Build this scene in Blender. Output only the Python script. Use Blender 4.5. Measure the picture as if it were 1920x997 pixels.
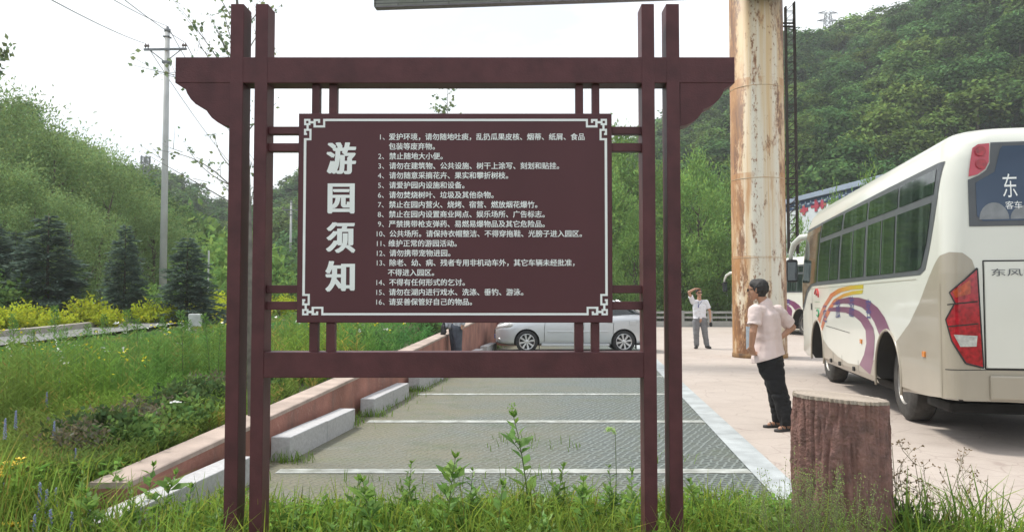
import bpy, bmesh, math, random
import numpy as np
from mathutils import Vector, Matrix
from mathutils.geometry import tessellate_polygon

R = math.radians
rng = np.random.default_rng(7)
random.seed(7)
for o in list(bpy.data.objects):
    bpy.data.objects.remove(o)
scene = bpy.context.scene
COL = scene.collection

# ---------------------------------------------------------------- camera, sky, sun, exposure
FPX, TH, CAMH = 1500.0, math.atan((560 - 498.5) / 1500.0), 1.45
cam_d = bpy.data.cameras.new('camera')
cam_d.sensor_width = 36.0
cam_d.lens = 36.0 * FPX / 1920.0
cam_d.clip_start, cam_d.clip_end = 0.1, 4000
cam = bpy.data.objects.new('camera', cam_d)
cam.location = (0, 0, CAMH)
cam.rotation_euler = (R(90) + TH, 0, 0)
COL.objects.link(cam)
scene.camera = cam

SUN_EL, SUN_AZ = 58.0, -62.0          # azimuth clockwise from +Y (the viewing direction)
world = bpy.data.worlds.new('World')
scene.world = world
world.use_nodes = True
wn, wl = world.node_tree.nodes, world.node_tree.links
wn.clear()
w_out = wn.new('ShaderNodeOutputWorld')
w_bg = wn.new('ShaderNodeBackground')
w_sky = wn.new('ShaderNodeTexSky')
w_sky.sky_type = 'NISHITA'
w_sky.sun_disc = False
w_sky.sun_elevation = R(SUN_EL)
w_sky.sun_rotation = R(SUN_AZ)
w_sky.air_density = 1.0
w_sky.dust_density = 2.5
w_tc = wn.new('ShaderNodeTexCoord')
w_map = wn.new('ShaderNodeMapping')
w_map.inputs['Scale'].default_value = (1.0, 1.0, 3.2)
w_no = wn.new('ShaderNodeTexNoise')
w_no.inputs['Scale'].default_value = 2.6
w_no.inputs['Detail'].default_value = 6
w_no.inputs['Roughness'].default_value = 0.55
w_rp = wn.new('ShaderNodeValToRGB')
w_rp.color_ramp.elements[0].position = 0.40
w_rp.color_ramp.elements[0].color = (0.55, 0.55, 0.55, 1)
w_rp.color_ramp.elements[1].position = 0.52
w_rp.color_ramp.elements[1].color = (1, 1, 1, 1)
w_mx = wn.new('ShaderNodeMix')
w_mx.data_type = 'RGBA'
w_mx.inputs[7].default_value = (6.9, 7.15, 7.5, 1)      # sunlit cloud sheet
wl.new(w_tc.outputs['Generated'], w_map.inputs['Vector'])
wl.new(w_map.outputs[0], w_no.inputs['Vector'])
wl.new(w_no.outputs['Fac'], w_rp.inputs['Fac'])
wl.new(w_rp.outputs['Color'], w_mx.inputs[0])
wl.new(w_sky.outputs['Color'], w_mx.inputs[6])
wl.new(w_mx.outputs[2], w_bg.inputs['Color'])
w_bg.inputs['Strength'].default_value = 0.10
wl.new(w_bg.outputs[0], w_out.inputs['Surface'])

sun_d = bpy.data.lights.new('sun', 'SUN')
sun_d.energy = 2.3
sun_d.angle = R(10)
sun_d.color = (1.0, 0.95, 0.87)
sun = bpy.data.objects.new('sun', sun_d)
_sd = Vector((math.sin(R(SUN_AZ)) * math.cos(R(SUN_EL)), math.cos(R(SUN_AZ)) * math.cos(R(SUN_EL)), math.sin(R(SUN_EL))))
sun.rotation_euler = _sd.to_track_quat('Z', 'Y').to_euler()
sun.location = _sd * 60
COL.objects.link(sun)

vs = scene.view_settings
vs.view_transform = 'Standard'
vs.look = 'None'
vs.exposure = 0.90
vs.gamma = 1.0
vs.use_curve_mapping = False
scene.cycles.max_bounces = 6
scene.cycles.diffuse_bounces = 3
scene.cycles.glossy_bounces = 3
scene.cycles.transmission_bounces = 4
scene.cycles.transparent_max_bounces = 6
scene.cycles.volume_bounces = 1
scene.cycles.caustics_reflective = False
scene.cycles.caustics_refractive = False

# ---------------------------------------------------------------- measuring helpers
CT, ST = math.cos(TH), math.sin(TH)
def at(px, py, Y):
    """World point at depth Y that the photograph shows at pixel (px, py)."""
    u, v = (px - 960) / FPX, (498.5 - py) / FPX
    yy = CT - v * ST
    return Vector((u / yy * Y, Y, CAMH + (ST + v * CT) / yy * Y))
def gp(px, py, z=0.0):
    u, v = (px - 960) / FPX, (498.5 - py) / FPX
    dz = ST + v * CT
    t = (z - CAMH) / dz
    return Vector((u * t, (CT - v * ST) * t, z))

# ---------------------------------------------------------------- object helpers
def tag(o, label=None, cat=None, group=None, kind=None):
    if label: o['label'] = label
    if cat: o['category'] = cat
    if group: o['group'] = group
    if kind: o['kind'] = kind
    return o
def empty(name, loc=(0, 0, 0), rz=0.0):
    o = bpy.data.objects.new(name, None)
    o.location = loc
    o.rotation_euler = (0, 0, rz)
    o.empty_display_size = 0.2
    COL.objects.link(o)
    return o
KIDS = {}
def link_mesh(name, me, parent=None):
    o = bpy.data.objects.new(name, me)
    COL.objects.link(o)
    if parent is not None:
        o.parent = parent
        KIDS.setdefault(parent.name, []).append(o)
    return o
def obj(name, bm, mat, parent=None, smooth=False, recalc=True):
    me = bpy.data.meshes.new(name)
    if recalc:
        bmesh.ops.recalc_face_normals(bm, faces=bm.faces[:])
    bm.to_mesh(me)
    bm.free()
    for m in (mat if isinstance(mat, (list, tuple)) else [mat]):
        me.materials.append(m)
    if smooth:
        me.polygons.foreach_set('use_smooth', [True] * len(me.polygons))
    return link_mesh(name, me, parent)
def smooth_angle(o, deg=35):
    me = o.data
    me.polygons.foreach_set('use_smooth', [True] * len(me.polygons))
    bm = bmesh.new(); bm.from_mesh(me)
    for e in bm.edges:
        if len(e.link_faces) == 2 and e.calc_face_angle(0) > R(deg):
            e.smooth = False
    bm.to_mesh(me); bm.free()
def copy_tree(o, parent=None):
    c = o.copy()
    COL.objects.link(c)
    if parent is not None:
        c.parent = parent
        KIDS.setdefault(parent.name, []).append(c)
    for ch in list(KIDS.get(o.name, [])):
        copy_tree(ch, c)
    return c

def add_box(bm, lo, hi, bevel=0.0):
    x0, y0, z0 = lo; x1, y1, z1 = hi
    v = [bm.verts.new(p) for p in ((x0,y0,z0),(x1,y0,z0),(x1,y1,z0),(x0,y1,z0),(x0,y0,z1),(x1,y0,z1),(x1,y1,z1),(x0,y1,z1))]
    fs = [bm.faces.new([v[i] for i in q]) for q in ((3,2,1,0),(4,5,6,7),(0,1,5,4),(1,2,6,5),(2,3,7,6),(3,0,4,7))]
    if bevel > 0:
        es = list({e for f in fs for e in f.edges})
        bmesh.ops.bevel(bm, geom=es, offset=bevel, segments=2, affect='EDGES', profile=0.6)
def box(lo, hi, bevel=0.0):
    bm = bmesh.new(); add_box(bm, lo, hi, bevel); return bm
def add_prism(bm, pts, y0, y1):
    """polygon in XZ pushed from y0 to y1"""
    a = [bm.verts.new((p[0], y0, p[1])) for p in pts]
    b = [bm.verts.new((p[0], y1, p[1])) for p in pts]
    n = len(pts)
    bm.faces.new(a); bm.faces.new(b[::-1])
    for i in range(n):
        bm.faces.new((a[i], b[i], b[(i+1) % n], a[(i+1) % n]))
def add_tube(bm, pts, rad, seg=8, cap=True):
    pts = [Vector(p) for p in pts]
    n = len(pts)
    if not isinstance(rad, (list, tuple, np.ndarray)):
        rad = [rad] * n
    rings = []
    t0 = (pts[1] - pts[0]).normalized()
    up = Vector((0, 0, 1)) if abs(t0.z) < 0.9 else Vector((1, 0, 0))
    nx = t0.cross(up).normalized()
    for i in range(n):
        t = (pts[min(i+1, n-1)] - pts[max(i-1, 0)])
        if t.length < 1e-9: t = t0
        t.normalize()
        nx = (nx - t * nx.dot(t))
        if nx.length < 1e-6: nx = t.orthogonal()
        nx.normalize()
        ny = t.cross(nx)
        rings.append([bm.verts.new(pts[i] + (nx * math.cos(a) + ny * math.sin(a)) * float(rad[i])) for a in [2*math.pi*k/seg for k in range(seg)]])
    for i in range(n-1):
        for k in range(seg):
            bm.faces.new((rings[i][k], rings[i][(k+1) % seg], rings[i+1][(k+1) % seg], rings[i+1][k]))
    if cap:
        bm.faces.new(rings[0][::-1]); bm.faces.new(rings[-1])
def tube(pts, rad, seg=8):
    bm = bmesh.new(); add_tube(bm, pts, rad, seg); return bm
def add_lathe(bm, prof, seg=32, M=Matrix.Identity(4), cap=True):
    """profile (r, z) round Z, moved by M"""
    rings = []
    for r, z in prof:
        rings.append([bm.verts.new(M @ Vector((r*math.cos(2*math.pi*k/seg), r*math.sin(2*math.pi*k/seg), z))) for k in range(seg)])
    for i in range(len(rings)-1):
        for k in range(seg):
            bm.faces.new((rings[i][k], rings[i][(k+1) % seg], rings[i+1][(k+1) % seg], rings[i+1][k]))
    if cap:
        bm.faces.new(rings[0][::-1]); bm.faces.new(rings[-1])
def add_ellipsoid(bm, c, r, M=None, u=12, v=8):
    mt = Matrix.Translation(c) @ (M or Matrix.Identity(4)) @ Matrix.Diagonal((r[0], r[1], r[2], 1))
    bmesh.ops.create_uvsphere(bm, u_segments=u, v_segments=v, radius=1.0, matrix=mt)
def evaluated(o):
    dg = bpy.context.evaluated_depsgraph_get()
    me = bpy.data.meshes.new_from_object(o.evaluated_get(dg))
    return me
def boolean_cut(o, cutters):
    for c in cutters:
        m = o.modifiers.new('cut', 'BOOLEAN'); m.operation = 'DIFFERENCE'; m.object = c; m.solver = 'EXACT'
    me = evaluated(o)
    o.modifiers.clear()
    old = o.data; o.data = me; bpy.data.meshes.remove(old)
    for c in cutters:
        d = c.data; bpy.data.objects.remove(c); bpy.data.meshes.remove(d)

# value noise for shaping meshes
_NT = rng.random((64, 64, 64)).astype(np.float32)
def vnoise(p, s=1.0):
    p = np.asarray(p, float) * s
    i = np.floor(p).astype(int); f = p - i; f = f*f*(3-2*f)
    o = 0
    for dx in (0, 1):
        for dy in (0, 1):
            for dz in (0, 1):
                w = (f[..., 0] if dx else 1-f[..., 0]) * (f[..., 1] if dy else 1-f[..., 1]) * (f[..., 2] if dz else 1-f[..., 2])
                o = o + w * _NT[(i[..., 0]+dx) % 64, (i[..., 1]+dy) % 64, (i[..., 2]+dz) % 64]
    return o
def n2(x, y, s=1.0, k=0.0):
    x = np.asarray(x, float); y = np.asarray(y, float)
    return vnoise(np.stack([x, y, np.full_like(x, k)], -1), s)

# ---------------------------------------------------------------- materials
def mat(name, base=(0.5, 0.5, 0.5), rough=0.6, metal=0.0, spec=0.5, coat=0.0, var=0.12, vscale=6.0, bump=0.0, bscale=40.0, emit=None, dark=None):
    """Principled with a procedural mottling of the base colour and an optional fine bump."""
    m = bpy.data.materials.new(name); m.use_nodes = True
    N, L = m.node_tree.nodes, m.node_tree.links
    p = N['Principled BSDF']
    p.inputs['Roughness'].default_value = rough
    p.inputs['Metallic'].default_value = metal
    p.inputs['Specular IOR Level'].default_value = spec
    p.inputs['Coat Weight'].default_value = coat
    p.inputs['Coat Roughness'].default_value = 0.06
    tc = N.new('ShaderNodeTexCoord')
    no = N.new('ShaderNodeTexNoise'); no.inputs['Scale'].default_value = vscale; no.inputs['Detail'].default_value = 5
    L.new(tc.outputs['Object'], no.inputs['Vector'])
    rp = N.new('ShaderNodeValToRGB')
    b = np.array(base); d = np.array(dark) if dark is not None else b * (1-var)
    rp.color_ramp.elements[0].position = 0.3; rp.color_ramp.elements[0].color = (*d, 1)
    rp.color_ramp.elements[1].position = 0.7; rp.color_ramp.elements[1].color = (*np.minimum(b * (1+var*0.6), 0.95), 1)
    L.new(no.outputs['Fac'], rp.inputs['Fac'])
    L.new(rp.outputs['Color'], p.inputs['Base Color'])
    if bump > 0:
        nb = N.new('ShaderNodeTexNoise'); nb.inputs['Scale'].default_value = bscale; nb.inputs['Detail'].default_value = 4
        L.new(tc.outputs['Object'], nb.inputs['Vector'])
        bp = N.new('ShaderNodeBump'); bp.inputs['Strength'].default_value = bump; bp.inputs['Distance'].default_value = 0.02
        L.new(nb.outputs['Fac'], bp.inputs['Height']); L.new(bp.outputs[0], p.inputs['Normal'])
    return m
def nodes_of(m): return m.node_tree.nodes, m.node_tree.links, m.node_tree.nodes['Principled BSDF']
def mixnode(N, L, fac, a, b):
    x = N.new('ShaderNodeMix'); x.data_type = 'RGBA'
    for k, val in ((0, fac), (6, a), (7, b)):
        if hasattr(val, 'links') or isinstance(val, bpy.types.NodeSocket): L.new(val, x.inputs[k])
        elif isinstance(val, (int, float)): x.inputs[k].default_value = val
        else: x.inputs[k].default_value = (*val, 1)
    return x.outputs[2]
def ramp(N, L, src, stops):
    r = N.new('ShaderNodeValToRGB')
    els = r.color_ramp.elements
    while len(els) < len(stops): els.new(0.5)
    for e, (pos, c) in zip(els, stops):
        e.position = pos
        e.color = (c, c, c, 1) if isinstance(c, (int, float)) else (*c, 1)
    L.new(src, r.inputs['Fac'])
    return r.outputs['Color']
def noise(N, L, vec, scale, detail=4, rough=0.55):
    n = N.new('ShaderNodeTexNoise'); n.inputs['Scale'].default_value = scale
    n.inputs['Detail'].default_value = detail; n.inputs['Roughness'].default_value = rough
    if vec is not None: L.new(vec, n.inputs['Vector'])
    return n.outputs['Fac']
def mapped(N, L, src, scale=(1, 1, 1), rot=(0, 0, 0), loc=(0, 0, 0)):
    mp = N.new('ShaderNodeMapping')
    mp.inputs['Scale'].default_value = scale; mp.inputs['Rotation'].default_value = rot; mp.inputs['Location'].default_value = loc
    L.new(src, mp.inputs['Vector'])
    return mp.outputs[0]
def leaf_mat(name, base, trans=0.35, randv=0.25, gloss=0.0, base2=None):
    """foliage: base colour times the leaf's own tint, lit from both sides"""
    m = bpy.data.materials.new(name); m.use_nodes = True
    N, L = m.node_tree.nodes, m.node_tree.links
    N.clear()
    out = N.new('ShaderNodeOutputMaterial')
    atn = N.new('ShaderNodeAttribute'); atn.attribute_name = 'tint'
    oi = N.new('ShaderNodeObjectInfo')
    mr = N.new('ShaderNodeMapRange'); mr.inputs[3].default_value = 1-randv; mr.inputs[4].default_value = 1+randv
    L.new(oi.outputs['Random'], mr.inputs[0])
    mul = N.new('ShaderNodeMix'); mul.data_type = 'RGBA'; mul.blend_type = 'MULTIPLY'; mul.inputs[0].default_value = 1
    mul.inputs[6].default_value = (*base, 1)
    if base2:                                       # some plants of the kind are of the second colour
        wv_ = N.new('ShaderNodeMath'); wv_.operation = 'MULTIPLY'; wv_.inputs[1].default_value = 7.31; L.new(oi.outputs['Random'], wv_.inputs[0])
        fr_ = N.new('ShaderNodeMath'); fr_.operation = 'FRACT'; L.new(wv_.outputs[0], fr_.inputs[0])
        L.new(mixnode(N, L, ramp(N, L, fr_.outputs[0], [(.35, 0), (.9, 1)]), base, base2), mul.inputs[6])
    L.new(atn.outputs['Color'], mul.inputs[7])
    vm = N.new('ShaderNodeVectorMath'); vm.operation = 'SCALE'
    L.new(mul.outputs[2], vm.inputs[0]); L.new(mr.outputs[0], vm.inputs['Scale'])
    df = N.new('ShaderNodeBsdfDiffuse'); tr = N.new('ShaderNodeBsdfTranslucent')
    L.new(vm.outputs[0], df.inputs['Color']); L.new(vm.outputs[0], tr.inputs['Color'])
    ms = N.new('ShaderNodeMixShader'); ms.inputs[0].default_value = trans
    L.new(df.outputs[0], ms.inputs[1]); L.new(tr.outputs[0], ms.inputs[2])
    last = ms.outputs[0]
    if gloss > 0:
        gl = N.new('ShaderNodeBsdfGlossy'); gl.inputs['Roughness'].default_value = 0.45; gl.inputs['Color'].default_value = (0.8, 0.85, 0.8, 1)
        m2 = N.new('ShaderNodeMixShader'); m2.inputs[0].default_value = gloss
        L.new(last, m2.inputs[1]); L.new(gl.outputs[0], m2.inputs[2]); last = m2.outputs[0]
    L.new(last, out.inputs['Surface'])
    return m

# ---------------------------------------------------------------- foliage meshes (numpy)
def unit(a):
    return a / np.maximum(np.linalg.norm(a, axis=-1, keepdims=True), 1e-9)
def rand_dirs(n, r=None):
    return unit((r or rng).normal(size=(n, 3)))
class Leaves:
    """collects 4-cornered leaves, then links them as ONE mesh with a per-leaf tint"""
    def __init__(self): self.q, self.t = [], []
    def add(self, c, d, n, L, W, tint, fold=0.0):
        c = np.asarray(c, float); d = unit(np.asarray(d, float)); k = len(c)
        s = unit(np.cross(d, np.asarray(n, float)))
        L = np.broadcast_to(np.asarray(L, float), (k,))[:, None]; W = np.broadcast_to(np.asarray(W, float), (k,))[:, None]
        up = np.cross(s, d)
        q = np.stack([c, c + d*L*0.45 + s*W*0.5 + up*W*fold, c + d*L, c + d*L*0.45 - s*W*0.5 + up*W*fold], 1)
        self.q.append(q); self.t.append(np.broadcast_to(np.asarray(tint, float), (k, 3)))
    def blades(self, c, d, L, W, bend, tint):
        """grass blades: two quads, bending over along d (a horizontal unit direction)"""
        c = np.asarray(c, float); d = np.asarray(d, float); k = len(c)
        L = np.broadcast_to(np.asarray(L, float), (k,))[:, None]; W = np.broadcast_to(np.asarray(W, float), (k,))[:, None]
        b = np.broadcast_to(np.asarray(bend, float), (k,))[:, None]
        z = np.array([0, 0, 1.0]); s = unit(np.cross(d, z))
        mid = c + z*L*0.55 + d*L*b*0.35; tip = c + z*L*(1-0.45*b) + d*L*b
        self.q.append(np.stack([c - s*W*.5, c + s*W*.5, mid + s*W*.42, mid - s*W*.42], 1))
        self.q.append(np.stack([mid - s*W*.42, mid + s*W*.42, tip + s*W*.06, tip - s*W*.06], 1))
        t = np.broadcast_to(np.asarray(tint, float), (k, 3))
        self.t += [t, t]
    def build(self, name, m, parent=None, extra=None):
        q = np.concatenate(self.q).astype(np.float32); t = np.concatenate(self.t).astype(np.float32)
        n = len(q)
        me = bpy.data.meshes.new(name)
        me.vertices.add(n*4); me.vertices.foreach_set('co', q.reshape(-1))
        me.loops.add(n*4); me.loops.foreach_set('vertex_index', np.arange(n*4, dtype=np.int32))
        me.polygons.add(n)
        me.polygons.foreach_set('loop_start', np.arange(0, n*4, 4, dtype=np.int32))
        me.update(calc_edges=True)
        a = me.attributes.new('tint', 'FLOAT_COLOR', 'POINT')
        c = np.ones((n, 4, 4), np.float32); c[:, :, :3] = t[:, None, :]
        a.data.foreach_set('color', c.reshape(-1))
        me.materials.append(m)
        return link_mesh(name, me, parent)
def tints(n, base=(1, 1, 1), v=0.25, warm=0.12, r=None):
    r = r or rng
    k = (1 + (r.random((n, 1))*2-1)*v); w = (r.random(n)*2-1)*warm
    t = np.array(base)[None, :] * k
    t[:, 0] *= 1 + w; t[:, 2] *= 1 - w
    return t
# ================================================================ GROUND
def xw(y): return -2.56 + 0.0975 * (np.asarray(y, float) - 5)        # the low red wall's line
def walltop(y): return 0.10 + 0.038 * np.clip(np.asarray(y, float), 2.0, 26)
def sstep(a, b, x):
    t = np.clip((np.asarray(x, float) - a) / (b - a), 0, 1); return t*t*(3-2*t)
def ground_z(x, y):
    """height of the natural ground"""
    x = np.asarray(x, float); y = np.asarray(y, float)
    s = x - xw(y)
    low = np.where(y < 6.2, -0.01, -0.06) + 0.02*(n2(x, y, 1.3)-.5)*(y < 6.2)
    mead = 0.22 + 0.0135*np.clip(y, 0, 40) + 0.10*(n2(x, y, .45, 3.3)-.5)
    bank = walltop(y) - 0.07
    left = bank + (mead - bank)*sstep(0.2, 2.6, -s)
    left = left + 0.055*np.maximum(0, -x-15) * sstep(22, 34, y)
    near = sstep(3.2, 5.0, y)
    left = 0.06 + (left - 0.06)*near
    z = np.where(s < -0.12, left, low)
    return z + 0.012*np.maximum(0, y-44)*(s < -.12)
def grid_mesh(name, xs, ys, fz, m, skew=True):
    X, Y = np.meshgrid(xs, ys)
    if skew: X = X + xw(Y)
    Z = fz(X, Y)
    ny, nx = X.shape
    v = np.stack([X, Y, Z], -1).reshape(-1, 3)
    i = np.arange(ny*nx).reshape(ny, nx)
    f = np.stack([i[:-1, :-1], i[:-1, 1:], i[1:, 1:], i[1:, :-1]], -1).reshape(-1, 4)
    me = bpy.data.meshes.new(name)
    me.from_pydata(v.tolist(), [], f.tolist())
    me.materials.append(m)
    me.polygons.foreach_set('use_smooth', [True]*len(me.polygons))
    return link_mesh(name, me)

m_soil = mat('meadow_soil', (0.10, 0.12, 0.05), 0.95, var=0.5, vscale=1.6, bump=0.6, bscale=22, dark=(0.05, 0.05, 0.028))
sl = np.unique(np.concatenate([[-500, -300, -150, -90, -60], np.arange(-44, -6, 2.0), np.arange(-6, -.4, .4), [-.3, -.13, -.11, 0, .4, 1.2], np.arange(2, 12, 1.0), np.arange(12, 60, 8.0), [80, 150, 300, 500]]))
yl = np.unique(np.concatenate([[-200, -60, -20, -8], np.arange(-4, 50, .5), [55, 65, 80, 120, 200, 400, 900]]))
ground = tag(grid_mesh('ground', sl, yl, ground_z, m_soil), kind='structure')

def sheet(name, pts, z, m, thick=None):
    bm = bmesh.new()
    t = [bm.verts.new((p[0], p[1], z)) for p in pts]
    bm.faces.new(t)
    if thick:
        b = [bm.verts.new((p[0], p[1], z - thick)) for p in pts]
        for i in range(len(pts)):
            j = (i+1) % len(pts); bm.faces.new((t[i], b[i], b[j], t[j]))
    return obj(name, bm, m)

# stamped pinkish concrete of the coach yard
m_plaza = bpy.data.materials.new('stamped_concrete'); m_plaza.use_nodes = True
N, L, P = nodes_of(m_plaza)
tc = N.new('ShaderNodeTexCoord').outputs['Object']
big = noise(N, L, tc, 0.35, 5); mid = noise(N, L, tc, 2.4, 5); fine = noise(N, L, tc, 26, 4)
warp = N.new('ShaderNodeVectorMath'); warp.operation = 'ADD'
nz = N.new('ShaderNodeTexNoise'); nz.inputs['Scale'].default_value = 1.8; L.new(tc, nz.inputs['Vector'])
sc_ = N.new('ShaderNodeVectorMath'); sc_.operation = 'SCALE'; sc_.inputs['Scale'].default_value = 0.35
L.new(nz.outputs['Color'], sc_.inputs[0]); L.new(tc, warp.inputs[0]); L.new(sc_.outputs[0], warp.inputs[1])
vo = N.new('ShaderNodeTexVoronoi'); vo.feature = 'DISTANCE_TO_EDGE'; vo.inputs['Scale'].default_value = 1.9
L.new(warp.outputs[0], vo.inputs['Vector'])
c = mixnode(N, L, ramp(N, L, big, [(0.3, 0), (0.7, 1)]), (0.392, 0.333, 0.288), (0.470, 0.412, 0.366))
c = mixnode(N, L, ramp(N, L, mid, [(0.42, 0), (0.75, .6)]), c, (0.335, 0.28, 0.245))
c = mixnode(N, L, ramp(N, L, fine, [(0.35, 0), (0.8, .45)]), c, (0.52, 0.455, 0.405))
joint = ramp(N, L, vo.outputs['Distance'], [(0.0, .5), (0.022, 0)])
c = mixnode(N, L, joint, c, (0.26, 0.20, 0.175))
L.new(c, P.inputs['Base Color']); P.inputs['Roughness'].default_value = 0.72
bp = N.new('ShaderNodeBump'); bp.inputs['Strength'].default_value = 0.35; bp.inputs['Distance'].default_value = 0.02
L.new(mixnode(N, L, 0.5, fine, vo.outputs['Distance']), bp.inputs['Height']); L.new(bp.outputs[0], P.inputs['Normal'])
def xs_(y): return 2.0 + 0.098*(y-6.78)          # left edge of the pale kerb strip
plaza = tag(sheet('plaza', [(xs_(6.0)+.1, 6.0), (2.72, 5.15), (3.1, 4.4), (5, 3.2), (40, 2.6), (60, 42.4), (4.3, 42.4), (xs_(26.2)+.1, 26.2)], 0.0, m_plaza, 0.12), kind='structure')
plaza2 = tag(sheet('plaza_back', [(-0.55, 25.0), (xs_(26.2)+.1, 25.0), (xs_(26.2)+.1, 26.2), (4.3, 42.4), (0.9, 42.4)], -0.002, m_plaza, 0.1), kind='structure')

# parking bays: grey-green plastic grass grid, dry soil drifted in from the wall side
m_park = bpy.data.materials.new('grass_grid_paving'); m_park.use_nodes = True
N, L, P = nodes_of(m_park)
tc = N.new('ShaderNodeTexCoord').outputs['Object']
vr = N.new('ShaderNodeTexVoronoi'); vr.feature = 'DISTANCE_TO_EDGE'; vr.inputs['Scale'].default_value = 14; vr.inputs['Randomness'].default_value = 0.38
L.new(mapped(N, L, tc, (1, 1, 1), (0, 0, R(24))), vr.inputs['Vector'])
cell = ramp(N, L, vr.outputs['Distance'], [(0.10, 1), (0.2, 0)])
sx = N.new('ShaderNodeSeparateXYZ'); L.new(tc, sx.inputs[0])
drift = N.new('ShaderNodeMapRange'); drift.inputs[1].default_value = -1.9; drift.inputs[2].default_value = 0.9; drift.inputs[3].default_value = 1.0; drift.inputs[4].default_value = 0.0
sk = N.new('ShaderNodeMath'); sk.operation = 'MULTIPLY_ADD'; sk.inputs[1].default_value = -0.0975; sk.inputs[2].default_value = 0.7
L.new(sx.outputs['Y'], sk.inputs[0])
ad = N.new('ShaderNodeMath'); ad.operation = 'ADD'; L.new(sx.outputs['X'], ad.inputs[0]); L.new(sk.outputs[0], ad.inputs[1])
L.new(ad.outputs[0], drift.inputs[0])
patch = noise(N, L, tc, 0.9, 6, .62)
dm = N.new('ShaderNodeMath'); dm.operation = 'MULTIPLY_ADD'; dm.inputs[1].default_value = 0.52
L.new(drift.outputs[0], dm.inputs[0]); L.new(patch, dm.inputs[2])
soilf = ramp(N, L, dm.outputs[0], [(0.50, 0), (1.0, 1)])
fine = noise(N, L, tc, 45, 3); med = noise(N, L, tc, 7, 4)
grid = mixnode(N, L, cell, (0.055, 0.068, 0.062), (0.180, 0.208, 0.196))
grid = mixnode(N, L, ramp(N, L, med, [(0.45, 0), (0.75, .6)]), grid, (0.095, 0.105, 0.080))
soil = mixnode(N, L, fine, (0.100, 0.096, 0.056), (0.225, 0.207, 0.138))
soil = mixnode(N, L, ramp(N, L, cell, [(0, 0), (1, .35)]), soil, (0.11, 0.118, 0.098))
soil = mixnode(N, L, ramp(N, L, noise(N, L, tc, 3.1, 5), [(0.5, 0), (0.7, .55)]), soil, (0.11, 0.13, 0.05))
c = mixnode(N, L, soilf, grid, soil)
c = mixnode(N, L, ramp(N, L, noise(N, L, tc, 1.7, 7, .68), [(.54, 0), (.70, .6)]), c, (.075, .095, .045))
c = mixnode(N, L, ramp(N, L, noise(N, L, tc, 120, 2), [(.66, 0), (.72, .7)]), c, (.30, .30, .27))
pale = noise(N, L, mapped(N, L, tc, (0.5, 1.6, 1), (0, 0, 0), (3.1, .4, 0)), 1.1, 6, .6)
c = mixnode(N, L, ramp(N, L, pale, [(0.66, 0), (0.76, .6)]), c, (0.34, 0.33, 0.29))
L.new(c, P.inputs['Base Color']); P.inputs['Roughness'].default_value = 0.62
bp = N.new('ShaderNodeBump'); bp.inputs['Strength'].default_value = 0.5; bp.inputs['Distance'].default_value = 0.03
L.new(cell, bp.inputs['Height']); L.new(bp.outputs[0], P.inputs['Normal'])
def pk(y): return (float(xw(y))+.12, y)
parking = tag(sheet('parking_bay_paving', [pk(5.7), (xs_(5.9)+.05, 5.7), (xs_(25.0)+.05, 25.0), pk(25.0)], 0.004, m_park, 0.1), kind='structure')

m_line = mat('parking_line_concrete', (0.40, 0.42, 0.40), 0.9, var=0.3, vscale=7, bump=.3, bscale=60, dark=(.22, .23, .20))
m_kerb = mat('kerb_concrete', (0.40, 0.43, 0.435), 0.85, var=0.25, vscale=4, bump=.35, bscale=70)
for y in (6.78, 9.5, 12.2, 14.95, 17.7, 20.4):
    a = float(xw(y)) + .42
    tag(sheet('parking_line', [(a, y-.085), (xs_(y)-.004, y-.085), (xs_(y)-.004, y+.085), (a, y+.085)], 0.009, m_line), kind='structure')
tag(sheet('kerb_strip', [(xs_(5.75), 5.75), (xs_(5.75)+.25, 5.75), (xs_(25.2)+.25, 25.2), (xs_(25.2), 25.2)], 0.012, m_kerb), kind='structure')

# ---------------------------------------------------------------- low red wall
m_wall = mat('red_render', (0.36, 0.165, 0.125), 0.85, var=0.35, vscale=2.2, bump=.35, bscale=30)
N, L, P = nodes_of(m_wall)
src = P.inputs['Base Color'].links[0].from_socket
tc = N.new('ShaderNodeTexCoord').outputs['Object']
c = mixnode(N, L, ramp(N, L, noise(N, L, mapped(N, L, tc, (1, 1, .35)), 5, 6, .65), [(0.52, 0), (0.72, .65)]), src, (0.17, 0.12, 0.10))
c = mixnode(N, L, ramp(N, L, noise(N, L, tc, 14, 5), [(0.6, 0), (0.75, .5)]), c, (0.46, 0.30, 0.25))
L.new(c, P.inputs['Base Color'])
m_cap = mat('wall_cap_concrete', (0.42, 0.335, 0.285), 0.85, var=.28, vscale=3.5, bump=.3, bscale=50)
wall = tag(empty('low_wall', (float(xw(12)), 12, 0)), 'long low red rendered wall with pale cap beside the parking bays', 'wall')
def wall_strip(a, b, z0, z1, name, m, ys):
    bm = bmesh.new(); prev = None
    for y in ys:
        x = float(xw(y)); zt = float(walltop(y))
        q = [bm.verts.new((x+o - wall.location.x, y - 12, (z0 if zz == 0 else zt + z1 if zz == 1 else zt + z0))) for o, zz in ((a, 0 if z0 < 0 else 2), (b, 0 if z0 < 0 else 2), (b, 1), (a, 1))]
        if prev:
            for i in range(4): bm.faces.new((prev[i], prev[(i+1) % 4], q[(i+1) % 4], q[i]))
        else: bm.faces.new(q[::-1])
        prev = q
    bm.faces.new(prev)
    return obj(name, bm, m, wall)
ysw = np.concatenate([np.arange(5.1, 25.0, .65), [25.1]])
wall_strip(-.115, .115, -0.3, -.04, 'wall_body', m_wall, ysw)
bm = bmesh.new(); prev = None
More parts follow.
